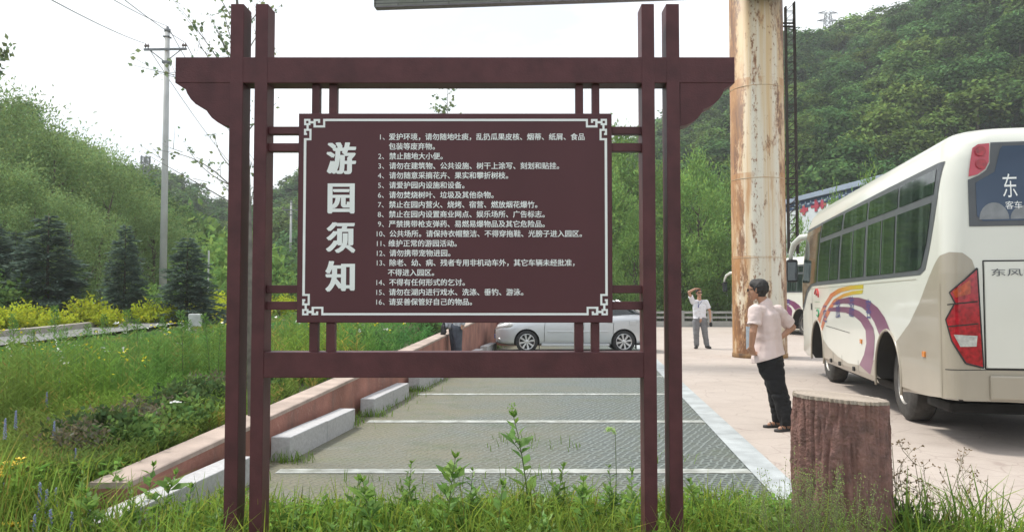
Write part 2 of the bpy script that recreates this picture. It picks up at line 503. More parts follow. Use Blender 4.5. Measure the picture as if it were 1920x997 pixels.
for y in ysw:
    x = float(xw(y)) - wall.location.x; zt = float(walltop(y))
    q = [bm.verts.new((x+o, y-12, zt+z)) for o, z in ((-.13, -.038), (.122, -.038), (.122, -.006), (.112, 0), (-.12, 0), (-.13, -.006))]
    if prev:
        for i in range(6): bm.faces.new((prev[i], prev[(i+1) % 6], q[(i+1) % 6], q[i]))
    else: bm.faces.new(q[::-1])
    prev = q
bm.faces.new(prev)
obj('wall_cap', bm, m_cap, wall)
# the end return behind the car
xe = float(xw(25.1)); zt = float(walltop(25.1))
m_wall2 = mat('red_paint', (0.30, 0.105, 0.085), 0.8, var=.3, vscale=2.4, bump=.25, bscale=30)
tag(obj('end_wall', box((xe-.1, 25.13, -.2), (2.3, 25.36, zt+.02), .01), m_wall2), 'dark red wall standing across behind the silver car', 'wall')

# grey granite parking blocks along the wall
m_block = mat('granite_block', (0.47, 0.47, 0.475), 0.75, var=.16, vscale=30, bump=.25, bscale=90)
def block_mesh():
    bm = bmesh.new()
    add_box(bm, (-.092, -.98, -.02), (.092, -.004, .215), .010)
    add_box(bm, (-.091, .004, -.02), (.094, .93, .212), .010)
    me = bpy.data.meshes.new('parking_block'); bm.to_mesh(me); bm.free(); me.materials.append(m_block); return me
bmesh_block = block_mesh()
blk = [(5.45, 'granite parking block lying in the weeds nearest the sign posts'),
       (8.2, 'long granite parking block between the two nearest white bay lines'),
       (10.95, 'granite parking block one bay beyond the long near block'),
       (13.65, 'granite parking block under the bottom rail of the sign'),
       (16.4, 'granite parking block hidden mostly behind the sign rail'),
       (19.1, 'granite parking block by the person in dark jeans'),
       (21.9, 'small looking granite block in front of the silver car')]
for y, lab in blk:
    o = link_mesh('parking_block', bmesh_block)
    o.location = (float(xw(y)) + .28, y, 0.0); o.rotation_euler = (0, 0, -math.atan(.0975) + random.uniform(-.015, .015))
    tag(o, lab, 'parking block', 'granite parking blocks along the red wall')

# ---------------------------------------------------------------- path across the meadow
m_path = mat('path_concrete', (0.17, 0.175, 0.165), 0.9, var=.3, vscale=1.4, bump=.3, bscale=40)
def rx(y): return -9.9 - 0.055*(np.asarray(y, float)-16)
bm = bmesh.new(); prev = None; bk = bmesh.new(); pk_ = None
for y in np.arange(6, 60, .7):
    x = float(rx(y)); z = max(float(ground_z(x+o, y)) for o in (0, -.8, -1.6, -2.5)) + .12
    a = (bm.verts.new((x, y, z)), bm.verts.new((x-1.6, y, z)))
    if prev: bm.faces.new((prev[0], a[0], a[1], prev[1]))
    prev = a
    q = [bk.verts.new(p) for p in ((x-1.6, y, z-.1), (x-1.6, y, z+.14), (x-1.85, y, z+.14), (x-1.85, y, z-.1))]
    if pk_:
        for i in range(3): bk.faces.new((pk_[i], pk_[i+1], q[i+1], q[i]))
    pk_ = q
tag(obj('path', bm, m_path), kind='structure')
tag(obj('path_kerb', bk, mat('path_kerb', (0.36, 0.33, 0.29), .9, var=.3, vscale=3, bump=.3)), kind='structure')

# ================================================================ HILLS
m_hill = mat('hill_soil', (0.07, 0.10, 0.045), 0.95, var=.4, vscale=.08, bump=.2, bscale=2)
class Hill:
    def __init__(self, name, sky, Df, Dr, z0, drop=0.0, back=60):
        self.px = np.array([p[0] for p in sky], float); self.py = np.array([p[1] for p in sky], float)
        self.Df, self.Dr, self.z0, self.drop = Df, Dr, z0, drop
        us = np.linspace(self.px[0], self.px[-1], 90); ts = np.concatenate([np.linspace(-.1, 1, 34), [1.2, 1.6, 2.2]])
        U, T = np.meshgrid(us, ts)
        X, Y, Z = self.pos(U, T)
        v = np.stack([X, Y, Z], -1).reshape(-1, 3); ny, nx = U.shape
        i = np.arange(ny*nx).reshape(ny, nx)
        f = np.stack([i[:-1, :-1], i[:-1, 1:], i[1:, 1:], i[1:, :-1]], -1).reshape(-1, 4)
        me = bpy.data.meshes.new(name); me.from_pydata(v.tolist(), [], f.tolist()); me.materials.append(m_hill)
        me.polygons.foreach_set('use_smooth', [True]*len(me.polygons))
        self.o = tag(link_mesh(name, me), kind='structure')
    def lim(self, f, u): return f(u) if callable(f) else np.full_like(u, f)
    def pos(self, u, t):
        u = np.asarray(u, float); t = np.asarray(t, float)
        df, dr = self.lim(self.Df, u), self.lim(self.Dr, u)
        D = df + (dr-df)*t
        yr = np.interp(u, self.px, self.py)
        zr = CAMH + dr*((498.5-yr)/FPX + ST)/(CT - (498.5-yr)/FPX*ST) - self.drop
        tt = np.clip(t, 0, 1)
        sh = tt**0.92
        z = self.z0 + (zr-self.z0)*sh - np.maximum(0, t-1)*(zr-self.z0)*.35 - np.maximum(0, -t)*3
        X = (u-960)/FPX*D/0.995
        z = z + (n2(X, D, .045, 5)-.5)*9*np.sin(np.pi*tt)*np.clip((zr-self.z0)/40, .1, 1) + (n2(X, D, .13, 9)-.5)*2.4*np.sin(np.pi*tt)
        return X, D, z
skyA = [(960, 470), (1100, 365), (1150, 318), (1200, 292), (1270, 246), (1366, 182), (1480, 100), (1530, 88), (1590, 84), (1650, 60), (1690, 52), (1740, 22), (1850, -45), (2000, -120), (2300, -210), (2700, -300)]
hillA = Hill('hill', skyA, 58.0, lambda u: np.interp(u, [960, 1366, 1740, 2700], [190, 172, 150, 120]), 0.0, .3)
skyC = [(-420, 120), (-200, 175), (0, 238), (70, 268), (150, 312), (210, 350), (270, 395), (330, 440), (380, 470)]
hillC = Hill('hill', skyC, 47.0, 66.0, 0.9, .6)
skyB = [(60, 345), (200, 345), (250, 345), (300, 340), (345, 365), (385, 398), (430, 420), (480, 405), (520, 378), (560, 345), (640, 330), (800, 318), (960, 340), (1060, 400), (1160, 470)]
hillB = Hill('hill', skyB, 80.0, 165.0, 0.8, 1.0)

# ---------------------------------------------------------------- trees
m_oak = leaf_mat('hill_leaves', (0.080, 0.160, 0.054), .28, .40, 0, (0.125, 0.185, 0.048))
m_willow = leaf_mat('willow_leaves', (0.205, 0.295, 0.115), .42, .2)
m_light = leaf_mat('light_green_leaves', (0.200, 0.325, 0.090), .42, .2)
m_spruce = leaf_mat('spruce_needles', (0.135, 0.190, 0.150), .28, .2)
m_yellow = leaf_mat('yellow_green_leaves', (0.44, 0.50, 0.045), .42, .3)
m_shrubgreen = leaf_mat('shrub_leaves', (0.15, 0.25, 0.075), .38, .2)
m_bark = mat('tree_bark', (0.105, 0.085, 0.065), .9, var=.4, vscale=9, bump=.6, bscale=30)
m_pale_bark = mat('sapling_bark', (0.20, 0.19, 0.165), .85, var=.35, vscale=14, bump=.4, bscale=40)

def crown_clusters(rx_, rz, n, r, lo=-.75, irr=.25):
    d = rand_dirs(n*3, r); d = d[d[:, 2] > lo][:n]
    rad = (0.62 + 0.38*r.random(len(d))**.5) * (1 + irr*(vnoise(d*1.7+11+r.random()*30)-.5)*2)
    return d * rad[:, None] * np.array([rx_, rx_, rz])
def oak_mesh(seed, nc=60, per=26, rx_=2.3, rz=2.0, ll=.30):
    r = np.random.default_rng(seed)
    Lv = Leaves()
    c = crown_clusters(rx_, rz, nc, r, -.45, .35) + [0, 0, rz + .9]
    for k in c:
        p = k + r.normal(size=(per, 3))*[.34, .34, .24]
        nrm = unit(rand_dirs(per, r)*.8 + unit(p - [0, 0, rz*.7]) + [0, 0, .5])
        d = np.cross(nrm, rand_dirs(per, r))
        Lv.add(p, d, nrm, ll*(1+.6*r.random(per)), ll*(.75+.4*r.random(per)), tints(per, np.array([1, 1, 1])*(.72+.56*r.random()), .22, .12, r))
    return Lv
oak_var = [oak_mesh(100+i, nc=62+4*i, rx_=2.1+.12*i, rz=1.75+.14*((i*3) % 5)) for i in range(6)]
oak_far = [oak_mesh(100+i, nc=50+3*i, per=15, rx_=2.1+.12*i, rz=1.75+.14*((i*3) % 5), ll=.42) for i in range(6)]
HILL_TREES = []
def scatter_hill(h, n, u0, u1, seed, smin=.85, smax=1.35, t1=1.02):
    r = np.random.default_rng(seed)
    u = r.uniform(u0, u1, n*6); t = r.uniform(-.02, t1, n*6)
    X, Y, Z = h.pos(u, t)
    w = Y**1.0 / Y.max()
    keep = r.random(len(u)) < w
    X, Y, Z = X[keep], Y[keep], Z[keep]
    sel = []
    cell = {}
    for x, y, z in zip(X, Y, Z):
        s = r.uniform(smin, smax)*(1 if r.random() < .75 else .7); g = 4.6*s; key = (int(x//5), int(y//5))
        ok = True
        for a in (-1, 0, 1):
            for b in (-1, 0, 1):
                for (xx, yy) in cell.get((key[0]+a, key[1]+b), ()):
                    if (xx-x)**2+(yy-y)**2 < g*g*.42: ok = False; break
                if not ok: break
            if not ok: break
        if ok:
            cell.setdefault(key, []).append((x, y)); sel.append((x, y, z-.6, s, r.integers(6), r.uniform(0, 6.28)))
        if len(sel) >= n: break
    return sel
treesA = scatter_hill(hillA, 1500, 1060, 2130, 21)
treesB = scatter_hill(hillB, 520, 80, 1130, 22, .8, 1.25)
treesC = scatter_hill(hillC, 130, -260, 370, 23, .62, .95, 1.05)
hill_all = [(t, 'C') for t in treesC] + [(t, 'A') for t in treesA] + [(t, 'B') for t in treesB]
def inview(t):
    px = 960 + FPX*t[0]/t[1]
    return -60 < px < 1980
hill_all.sort(key=lambda e: -(e[0][3]/e[0][1])*(1 if inview(e[0]) else .3))
oak_mesh_data = []
for i, Lv in enumerate(oak_var):
    o = Lv.build('crown', m_oak); oak_mesh_data.append(o.data)
    KIDS.pop(o.name, None); bpy.data.objects.remove(o)
oakq = [(np.concatenate(Lv.q), np.concatenate(Lv.t)) for Lv in oak_far]
_b = bmesh.new(); add_tube(_b, [(0, 0, -1), (.05, 0, 1.2), (0, .08, 3.0)], [.2, .15, .05], 6)
oak_trunk = bpy.data.meshes.new('trunk'); _b.to_mesh(oak_trunk); _b.free(); oak_trunk.materials.append(m_bark)
rest = Leaves()
hue_r = np.random.default_rng(5)
ntree = 0
for (x, y, z, s, v, a), hh in hill_all:
    if ntree < 297 and inview((x, y)):
        ntree += 1
        o = empty('hillside_tree', (x, y, z), a); o.scale = (s, s, s*hue_r.uniform(.85, 1.25))
        link_mesh('crown', oak_mesh_data[v], o); link_mesh('trunk', oak_trunk, o)
        if hh == 'A': tag(o, 'dense green broadleaf tree in the wood climbing the steep hillside behind the buses', 'tree', 'trees on the hillside behind the buses')
        elif hh == 'C': tag(o, 'darker rounded tree on the bank behind the pale willows', 'tree', 'rounded trees behind the willows')
        else: tag(o, 'dark green tree on the distant low hill seen past the sign posts', 'tree', 'trees on the distant low hill')
    else:
        q, t = oakq[v]; ca, sa = math.cos(a), math.sin(a)
        qq = q * s; qq = np.stack([qq[..., 0]*ca - qq[..., 1]*sa, qq[..., 0]*sa + qq[..., 1]*ca, qq[..., 2]], -1) + [x, y, z]
        k = hue_r.uniform(.6, 1.4); w = max(0, hue_r.uniform(-.5, 1))
        rest.q.append(qq); rest.t.append(t*k*np.array([1+.8*w, 1+.40*w, 1]))
m_forest = leaf_mat('forest_leaves', (0.080, 0.160, 0.054), .28, .0)
tag(rest.build('hillside_forest', m_forest), 'unbroken green broadleaf wood covering the upper hillsides', 'forest', kind='stuff')

def trunk_mesh(name, H, r0, limbs, r, m, parent, lean=.03):
    bm = bmesh.new()
    pts = [Vector((0, 0, -.15))] + [Vector((lean*H*(k/5)**1.5*r.uniform(-1, 1), lean*H*(k/5)**1.5*r.uniform(-1, 1), H*k/5)) for k in range(1, 6)]
    add_tube(bm, pts, [r0*1.25]+[r0*(1-.17*k) for k in range(1, 6)], 8)
    for i in range(limbs):
        h = H*r.uniform(.25, .9); a = r.uniform(0, 6.28); l = H*.35*(1.1-h/H)
        b = Vector((0, 0, h)); e = b + Vector((math.cos(a)*l*.7, math.sin(a)*l*.7, l))
        add_tube(bm, [b, (b+e)/2 + Vector((math.cos(a), math.sin(a), 0))*l*.1, e], [r0*.4, r0*.28, r0*.1], 6)
    return obj(name, bm, m, parent, True)
def willow(seed, H=9.0, rx_=2.3, n=170, per=64, m=None, ll=.185, lw=.05, low=.0):
    """tall feathery willow: many upswept sprays of narrow leaves"""
    r = np.random.default_rng(seed)
    root = empty('willow_tree')
    trunk_mesh('trunk', H*.8, .14, 9, r, m_bark, root)
    Lv = Leaves()
    rz = H*(.5-low/2)
    c = crown_clusters(rx_, rz, n, r, -.95, .28)
    c[:, 2] = c[:, 2] + H*low + rz
    k_ = 1 - .5*np.clip((c[:, 2]/H-.4)/.6, 0, 1)**1.6
    c[:, :2] *= k_[:, None]
    for k in c:
        ax = unit(np.array([k[0], k[1], 1.6+abs(r.normal())*1.2]) + r.normal(size=3)*.35)
        s = r.normal(size=per)*.42
        p = k + s[:, None]*ax + r.normal(size=(per, 3))*[.26, .26, .2]
        d = unit(ax*.9 + rand_dirs(per, r)*.8)
        Lv.add(p, d, rand_dirs(per, r), ll*(.7+.6*r.random(per)), lw*(.8+.5*r.random(per)), tints(per, np.array([1, 1, 1])*(.8+.42*r.random()), .22, .12, r))
    Lv.build('crown', m or m_willow, root)
    root['h'] = H
    return root
def place(proto, first, loc, h, rz, label, cat, group=None, sx=1.0):
    o = proto if first else copy_tree(proto)
    s = h/proto['h']
    o.location = loc; o.rotation_euler = (0, 0, rz); o.scale = (s*sx, s*sx, s)
    return tag(o, label, cat, group)
def plant_at(px, ytop, D, gz=None):
    """ground point and height of something seen at column px with its top at ytop, D metres out"""
    p = at(px, ytop, D)
    g = float(ground_z(p.x, D)) if gz is None else gz
    return Vector((p.x, D, g)), p.z - g
wv = [willow(31), willow(32, rx_=2.0, n=130), willow(33, rx_=2.6, n=170)]
used = set()
spec = [  # px, top y, depth, variant, label
    (-60, 165, 33, 2, 'tall feathery willow cut by the picture edge above the dark spruces'),
    (28, 185, 37, 0, 'tallest pale willow on the bank above the first big spruce'),
    (95, 232, 36, 1, 'pale feathery willow rising between the first two spruces'),
    (150, 262, 39, 2, 'broad pale willow just uphill of the second spruce'),
    (205, 300, 36, 0, 'pale willow standing straight behind the second spruce'),
    (250, 352, 38, 1, 'lower pale willow just short of the concrete utility pole'),
    (290, 395, 36, 2, 'small rounded willow whose crown meets the foot of the utility pole'),
    (60, 330, 31, 1, 'shorter willow in front of the tall bank willows'),
    (130, 372, 30, 0, 'shorter yellowish willow between the two dark spruces'),
    (-10, 300, 30, 0, 'shorter willow at the picture edge behind the spruce'),
    (-190, 130, 34, 1, 'tall willow beyond the picture edge'),
    (120, 255, 43, 2, 'pale willow filling the skyline between the taller bank willows'),
    (178, 285, 44, 0, 'pale willow at the back of the bank, above the pointed spruce'),
    (62, 215, 42, 1, 'pale willow at the back of the bank, second highest on the skyline'),
    (228, 330, 43, 2, 'pale willow sloping down towards the utility pole'),
    (5, 210, 44, 1, 'pale willow at the back of the bank by the picture edge'),
    (190, 400, 33, 2, 'low spreading willow just behind the pointed spruce'),
    (20, 390, 29, 2, 'low spreading willow behind the biggest spruce')]
for px, yt, D, v, lab in spec:
    loc, h = plant_at(px, yt, D)
    place(wv[v], v not in used, loc, h, random.uniform(0, 6.28), lab, 'tree', 'pale willows on the meadow bank', 1.45 + random.uniform(-.1, .15)); used.add(v)
wv2 = [willow(41, H=9.5, rx_=2.9, n=190, m=m_light, ll=.27, lw=.075), willow(42, H=9, rx_=2.7, n=170, m=m_light, ll=.27, lw=.075)]
used = set()
spec = [(1120, 300, 47, 0, 'light green willow mostly hidden by the notice board edge'),
        (1172, 272, 50, 1, 'light green willow showing between notice board and its right hand posts'),
        (1240, 345, 49, 0, 'slim light green willow glimpsed in the gap between the paired posts'),
        (1308, 318, 47, 1, 'bushy light green willow behind the man in the white shirt'),
        (1365, 330, 51, 0, 'light green willow whose crown touches the rusty column'),
        (1420, 300, 52, 1, 'light green willow hidden behind the rusty column'),
        (1275, 420, 45, 0, 'low leafy willow leaning over the concrete railing'),
        (1345, 440, 45.5, 1, 'low leafy willow over the railing next to the rusty column'),
        (1190, 420, 45, 1, 'low leafy willow over the railing behind the silver car')]
for px, yt, D, v, lab in spec:
    loc, h = plant_at(px, yt, D, 0.0)
    place(wv2[v], v not in used, loc, h, random.uniform(0, 6.28), lab, 'tree', 'light green willows beyond the railing'); used.add(v)

def spruce(seed, H=5.0, R0=1.5):
    r = np.random.default_rng(seed)
    root = empty('spruce_tree'); root['h'] = H
    obj('trunk', tube([(0, 0, -.1), (0, 0, H*.5), (0.01, 0, H*.98)], [.09, .055, .01], 8), m_bark, root, True)
    Lv = Leaves()
    z = .18
    while z < H*.97:
        rad = R0*min(1, .72+z*.5)*(1-z/H)**.72*(r.uniform(.68, 1.15)); nb = max(5, int(12*(1-z/H)+5))
        for i in range(nb):
            a = r.uniform(0, 6.28); l = rad*r.uniform(.75, 1.12)
            n = int(34*l/1.2)+10
            t = r.random(n)**.7
            rise = r.uniform(-.15, .25)
            c = np.stack([np.cos(a)*l*t, np.sin(a)*l*t, z + l*(rise*t - .32*t*t + .12*t**3)], -1)
            side = np.stack([-np.sin(a)*np.ones(n), np.cos(a)*np.ones(n), np.zeros(n)], -1)*(r.choice([-1, 1], n)*(1-t*.8)*.32*l*r.random(n))[:, None]
            d = unit(np.stack([np.cos(a)*np.ones(n), np.sin(a)*np.ones(n), np.full(n, .05)], -1) + side*2.0 + rand_dirs(n, r)*.35)
            Lv.add(c+side, d, unit(np.array([0, 0, 1.])+rand_dirs(n, r)*.6), .19+.15*r.random(n), .055+.04*r.random(n), tints(n, np.array([1, 1, 1])*r.uniform(.75, 1.25), .25, .08, r))
        z += r.uniform(.10, .17)*H/5
    Lv.build('crown', m_spruce, root)
    return root
sp = [spruce(51, 5.0, 2.15), spruce(52, 5.0, 1.8)]
used = set()
spec = [(92, 396, 25, 0, 1.12, 'broad dark blue-green spruce, the biggest one by the path'),
        (236, 418, 26, 1, .86, 'dark pointed spruce between the big spruce and the utility pole'),
        (352, 440, 26.5, 0, 1.12, 'dark spruce just past the foot of the utility pole'),
        (-20, 400, 26, 1, 1.1, 'dark spruce cut off by the picture edge'),
        
        
        (30, 430, 28, 0, 1.0, 'dark spruce between the edge spruce and the biggest one')]
for px, yt, D, v, sx_, lab in spec:
    loc, h = plant_at(px, yt, D)
    place(sp[v], v not in used, loc, h, random.uniform(0, 6.28), lab, 'spruce', 'dark spruces along the path', sx_); used.add(v)

def shrub(seed, name, H=1.4, rx_=.8, m=None, n=60, per=26, ll=.10, lw=.05, up=.7):
    r = np.random.default_rng(seed)
    root = empty(name); root['h'] = H
    bm = bmesh.new(); Lv = Leaves()
    for i in range(n):
        a = r.uniform(0, 6.28); q = r.random()**.6; h = H*(.35+.65*r.random())*(1-.3*q)
        e = np.array([math.cos(a)*rx_*q, math.sin(a)*rx_*q, h])
        if i < 14: add_tube(bm, [(0, 0, -.05), (e[0]*.4, e[1]*.4, h*.55), tuple(e)], [.014, .009, .003], 5)
        t = .45+.6*r.random(per)
        p = e*t[:, None]*[1, 1, 1] + r.normal(size=(per, 3))*.085*rx_
        p[:, 2] = np.maximum(p[:, 2], .03)
        d = unit(rand_dirs(per, r) + [0, 0, up])
        Lv.add(p, d, rand_dirs(per, r), ll*(.7+.6*r.random(per)), lw*(.8+.5*r.random(per)), tints(per, np.array([1, 1, 1])*(.75+.5*r.random()), .2, .12, r))
    obj('stems', bm, m_bark, root)
    Lv.build('foliage', m, root)
    return root
ys_ = [shrub(61, 'yellow_shrub', 1.4, .95, m_yellow, 70, 24, .15, .07), shrub(62, 'yellow_shrub', 1.4, .85, m_yellow, 60, 24, .15, .07)]
used = set()
spec = [(18, 575, 21.5, 0, 'yellow-green shrub at the picture edge across the path'),
        (52, 560, 22.5, 1, 'yellow-green shrub in front of the biggest spruce'),
        (110, 575, 22, 0, 'low yellow-green shrub at the foot of the biggest spruce'),
        (170, 548, 23.5, 1, 'bright yellow-green shrub between the first two spruces'),
        (205, 572, 23, 0, 'low yellow shrub at the foot of the pointed spruce'),
        (280, 558, 25.5, 1, 'yellow-green shrub left of the concrete marker stone'),
        (318, 566, 26, 0, 'yellow-green shrub at the foot of the spruce by the pole'),
        (385, 552, 28.5, 1, 'yellow shrub just behind the concrete marker stone'),
        (415, 540, 30, 0, 'brightest yellow shrub touching the outer sign post'),
        (-30, 560, 21, 1, 'yellow-green shrub beyond the picture edge'),
        (528, 548, 34, 0, 'yellow shrub glimpsed between sign post and notice board')]
for px, yt, D, v, lab in spec:
    loc, h = plant_at(px, yt, D)
    place(ys_[v], v not in used, loc, h, random.uniform(0, 6.28), lab, 'shrub', 'yellow shrubs along the path', 1.1); used.add(v)
gs = [shrub(63, 'green_bush', 2.2, 1.3, m_light, 90, 30, .22, .1), shrub(64, 'green_bush', 2.2, 1.4, m_shrubgreen, 90, 30, .2, .1)]
used = set()
spec = [(395, 470, 36, 0, 'light green bush past the spruces, left of the outer post'),
        (420, 420, 44, 0, 'light green leafy tree-high bush beside the outer sign post'),
        (372, 505, 33, 1, 'mid green bush behind the marker stone'),
        (520, 500, 44, 0, 'light green bush seen through the slot beside the notice board'),
        (545, 515, 48, 1, 'mid green bush at the foot of the far utility pole'),
        (490, 470, 46, 1, 'mid green bush hidden behind the inner sign post'),
        (600, 560, 40, 1, 'dark green bush behind the notice board, low left part'),
        (520, 585, 36, 1, 'low green bush under the yellow shrub beside the board'),
        (0, 500, 24.5, 1, 'mid green bush at the picture edge among the spruces'),
        (255, 520, 28, 0, 'light green bush between the pointed spruce and the pole'),
        (340, 380, 60, 1, 'round dark green bush on the slope behind the utility pole'),
        (395, 400, 62, 0, 'green bush on the far slope behind the outer post')]
for px, yt, D, v, lab in spec:
    loc, h = plant_at(px, yt, D)
    place(gs[v], v not in used, loc, h, random.uniform(0, 6.28), lab, 'bush', 'green bushes beyond the meadow', 1.15); used.add(v)
# lower trees at the foot of the big hill
fs = willow(71, H=6, rx_=1.9, n=90, per=44, m=m_light, ll=.22, lw=.10)
spec = [(1498, 405, 40, 'small green tree between the rusty column and the coach'),
        (1520, 440, 37, 'low green tree just above the coach mirror'),
        (1568, 372, 34.5, 'small pale green tree against the white hall wall'),
        (1628, 334, 31.5, 'light green sapling reaching the blue coping of the hall'),
        (1470, 420, 44, 'small green tree behind the ladder mast')]
for i, (px, yt, D, lab) in enumerate(spec):
    loc, h = plant_at(px, yt, D, 0.0)
    place(fs, i == 0, loc, h, random.uniform(0, 6.28), lab, 'tree', 'small trees by the white hall', .42)
# ---------------------------------------------------------------- the air
def add_haze(density):
    m = bpy.data.materials.new('haze'); m.use_nodes = True
    N, L = m.node_tree.nodes, m.node_tree.links
    N.clear(); out = N.new('ShaderNodeOutputMaterial'); v = N.new('ShaderNodeVolumePrincipled')
    v.inputs['Color'].default_value = (.93, .96, 1, 1); v.inputs['Density'].default_value = density; v.inputs['Anisotropy'].default_value = .2
    L.new(v.outputs[0], out.inputs['Volume'])
    o = obj('haze', box((-520, -220, -40), (520, 920, 170)), m)
    return tag(o, 'thin pale haze in the valley air', 'haze', kind='stuff')
add_haze(0.0007)
# ================================================================ NOTICE SIGN
SD = 4.2
def S(px, py, d=0.0):
    p = at(px, py, SD); return p
m_paint = mat('maroon_paint', (0.090, 0.028, 0.032), 0.5, spec=.35, var=.26, vscale=9, bump=.12, bscale=120)
m_panel = mat('maroon_panel', (0.088, 0.028, 0.034), 0.5, spec=.35, var=.10, vscale=2, bump=.05, bscale=160)
m_white = mat('white_lettering', (0.86, 0.88, 0.88), 0.6, var=.04)
sign = tag(empty('notice_sign', (-0.305, SD+.065, 0)), 'large maroon wooden notice sign with white park rules and paired posts', 'notice sign')
ox, oy = sign.location.x, sign.location.y
def sbox(name, x0, x1, z0, z1, y0, y1, bev=.004, par=None):
    return obj(name, box((x0-ox, y0-oy, z0), (x1-ox, y1-oy, z1), bev), m_paint, par or sign)
PT = .13
ztop = at(960, 7.5, SD).z
for x0, x1 in ((-1.498, -1.428), (-1.366, -1.299), (.689, .757), (.820, .890)):
    sbox('post', x0, x1, -.25, ztop, SD, SD+PT)
zb1, zb0 = at(960, 107, SD).z, at(960, 155.5, SD).z
bx0, bx1 = -1.789, 1.183
sbox('top_beam', bx0, bx1, zb0, zb1, SD+.003, SD+PT-.003)
zr1, zr0 = at(960, 660, SD).z, at(960, 708, SD).z
sbox('bottom_rail', -1.30, .690, zr0, zr1, SD+.003, SD+PT-.003)
# scalloped brackets
prof = [(328, 155), (347, 166.5), (350, 175), (357, 186), (366, 195), (376, 200.5), (385, 204), (388.5, 210.5), (396, 220.5), (407, 229), (418, 234), (429.5, 236.5), (430, 155)]
xc = (bx0+bx1)/2
pp = [(at(a, b, SD).x, at(a, b, SD).z) for a, b in prof]
pp = [(x, z - (.001 if z > zb0-.003 else 0)) for x, z in pp]
for sgn in (1, -1):
    bm = bmesh.new()
    add_prism(bm, [((x-ox) if sgn > 0 else (2*xc-x-ox), z) for x, z in pp], SD+.006-oy, SD+PT-.006-oy)
    obj('bracket', bm, m_paint, sign)
# slim struts to the board
BF, BB = SD+.022, SD+.072
bL, bR = at(556, 400, SD).x, at(1149, 400, SD).x
bT, bB = at(850, 211, SD).z, at(850, 605, SD).z
YS = (SD+.035, SD+.085)
def mx(px, py): return at(px, py, SD+.04).x
for a, b in ((585, 599.5), (617, 632), (1079, 1093.5), (1110, 1124)):
    sbox('strut', mx(a, 190), mx(b, 190), bT, zb0, *YS, .003)
for a, b in ((580, 596), (611.5, 628), (1077.5, 1094), (1108.5, 1124)):
    sbox('strut', mx(a, 630), mx(b, 630), zr1, bB, *YS, .003)
for a, b in ((237, 251), (268, 283.5), (534.5, 549.5), (565, 580.5)):
    z1, z0 = at(530, a, SD+.03).z, at(530, b, SD+.03).z
    sbox('strut', -1.299, bL, z0, z1, *YS, .003)
    sbox('strut', bR, .690, z0, z1, *YS, .003)
panel = obj('board', box((bL-ox, BF-oy, bB), (bR-ox, BB-oy, bT), .004), m_panel, sign)
# white fretwork border
kx = 4.2/1500.0
def pz(py): return at(853, py, BF).z
def px_(px): return at(px, 405, BF).x
L0, R0, T0, B0 = 568.5, 1138.8, 223.3, 590.8
rects = []
def R_(x0, y0, x1, y1): rects.append((x0, y0, x1, y1))
corner = [(0, 0, 11.8, 3.6), (0, 8.2, 11.8, 11.8), (0, 0, 3.6, 11.8), (8.2, 0, 11.8, 11.8), (11.8, 4.2, 17.7, 8.4),
          (17.7, .3, 30, 4.2), (17.7, .3, 22, 16), (17.7, 12.2, 39.6, 16), (35.8, 0, 39.6, 16), (26, .3, 30, 7.4),
          (4.6, 11.8, 8.6, 18.6), (0, 18.6, 14, 22.4), (10.2, 18.6, 14, 40), (0, 36.2, 14, 40), (0, 18.6, 3.9, 30.2), (0, 26.4, 5.6, 30.2)]
for cx_, sx_ in ((L0, 1), (R0, -1)):
    for cy_, sy_ in ((T0, 1), (B0, -1)):
        for a, b, c_, d_ in corner:
            X0, X1 = sorted((cx_+sx_*a, cx_+sx_*c_)); Y0, Y1 = sorted((cy_+sy_*b, cy_+sy_*d_))
            R_(X0, Y0, X1, Y1)
R_(L0+37, T0, R0-37, T0+4.2); R_(L0+37, B0-4.2, R0-37, B0)
R_(L0, T0+37, L0+4.6, B0-37); R_(R0-4.6, T0+37, R0, B0-37)
bm = bmesh.new()
for i, (a, b, c_, d_) in enumerate(rects):
    pr = .0015 + .00006*(i % 17)
    add_box(bm, (px_(a)-ox, BF-pr-oy, pz(d_)), (px_(c_)-ox, BF-oy-.0001*0+.001, pz(b)))
obj('border', bm, m_white, panel)

def text_geo(body, off=0.0, res=3):
    """outlines of a line of writing as (verts, faces), font size 1"""
    cu = bpy.data.curves.new('writing', 'FONT'); cu.body = body; cu.size = 1; cu.offset = off; cu.resolution_u = res
    o = bpy.data.objects.new('writing', cu); COL.objects.link(o)
    me = evaluated(o)
    v = np.array([tuple(p.co[:2]) for p in me.vertices]) if len(me.vertices) else np.zeros((0, 2))
    f = [tuple(p.vertices) for p in me.polygons]
    bpy.data.objects.remove(o); bpy.data.curves.remove(cu); bpy.data.meshes.remove(me)
    return v, f
_a, _ = text_geo('国'); _b, _ = text_geo('国国')
EM = _b[:, 0].max() - _a[:, 0].max()
def flat_mesh(name, items, m, parent, to3):
    V, F = [], []
    for v, f, k in items:
        o = len(V); V += [to3(x, y, k) for x, y in v]; F += [tuple(i+o for i in p) for p in f]
    me = bpy.data.meshes.new(name); me.from_pydata(V, [], F); me.materials.append(m)
    return link_mesh(name, me, parent)
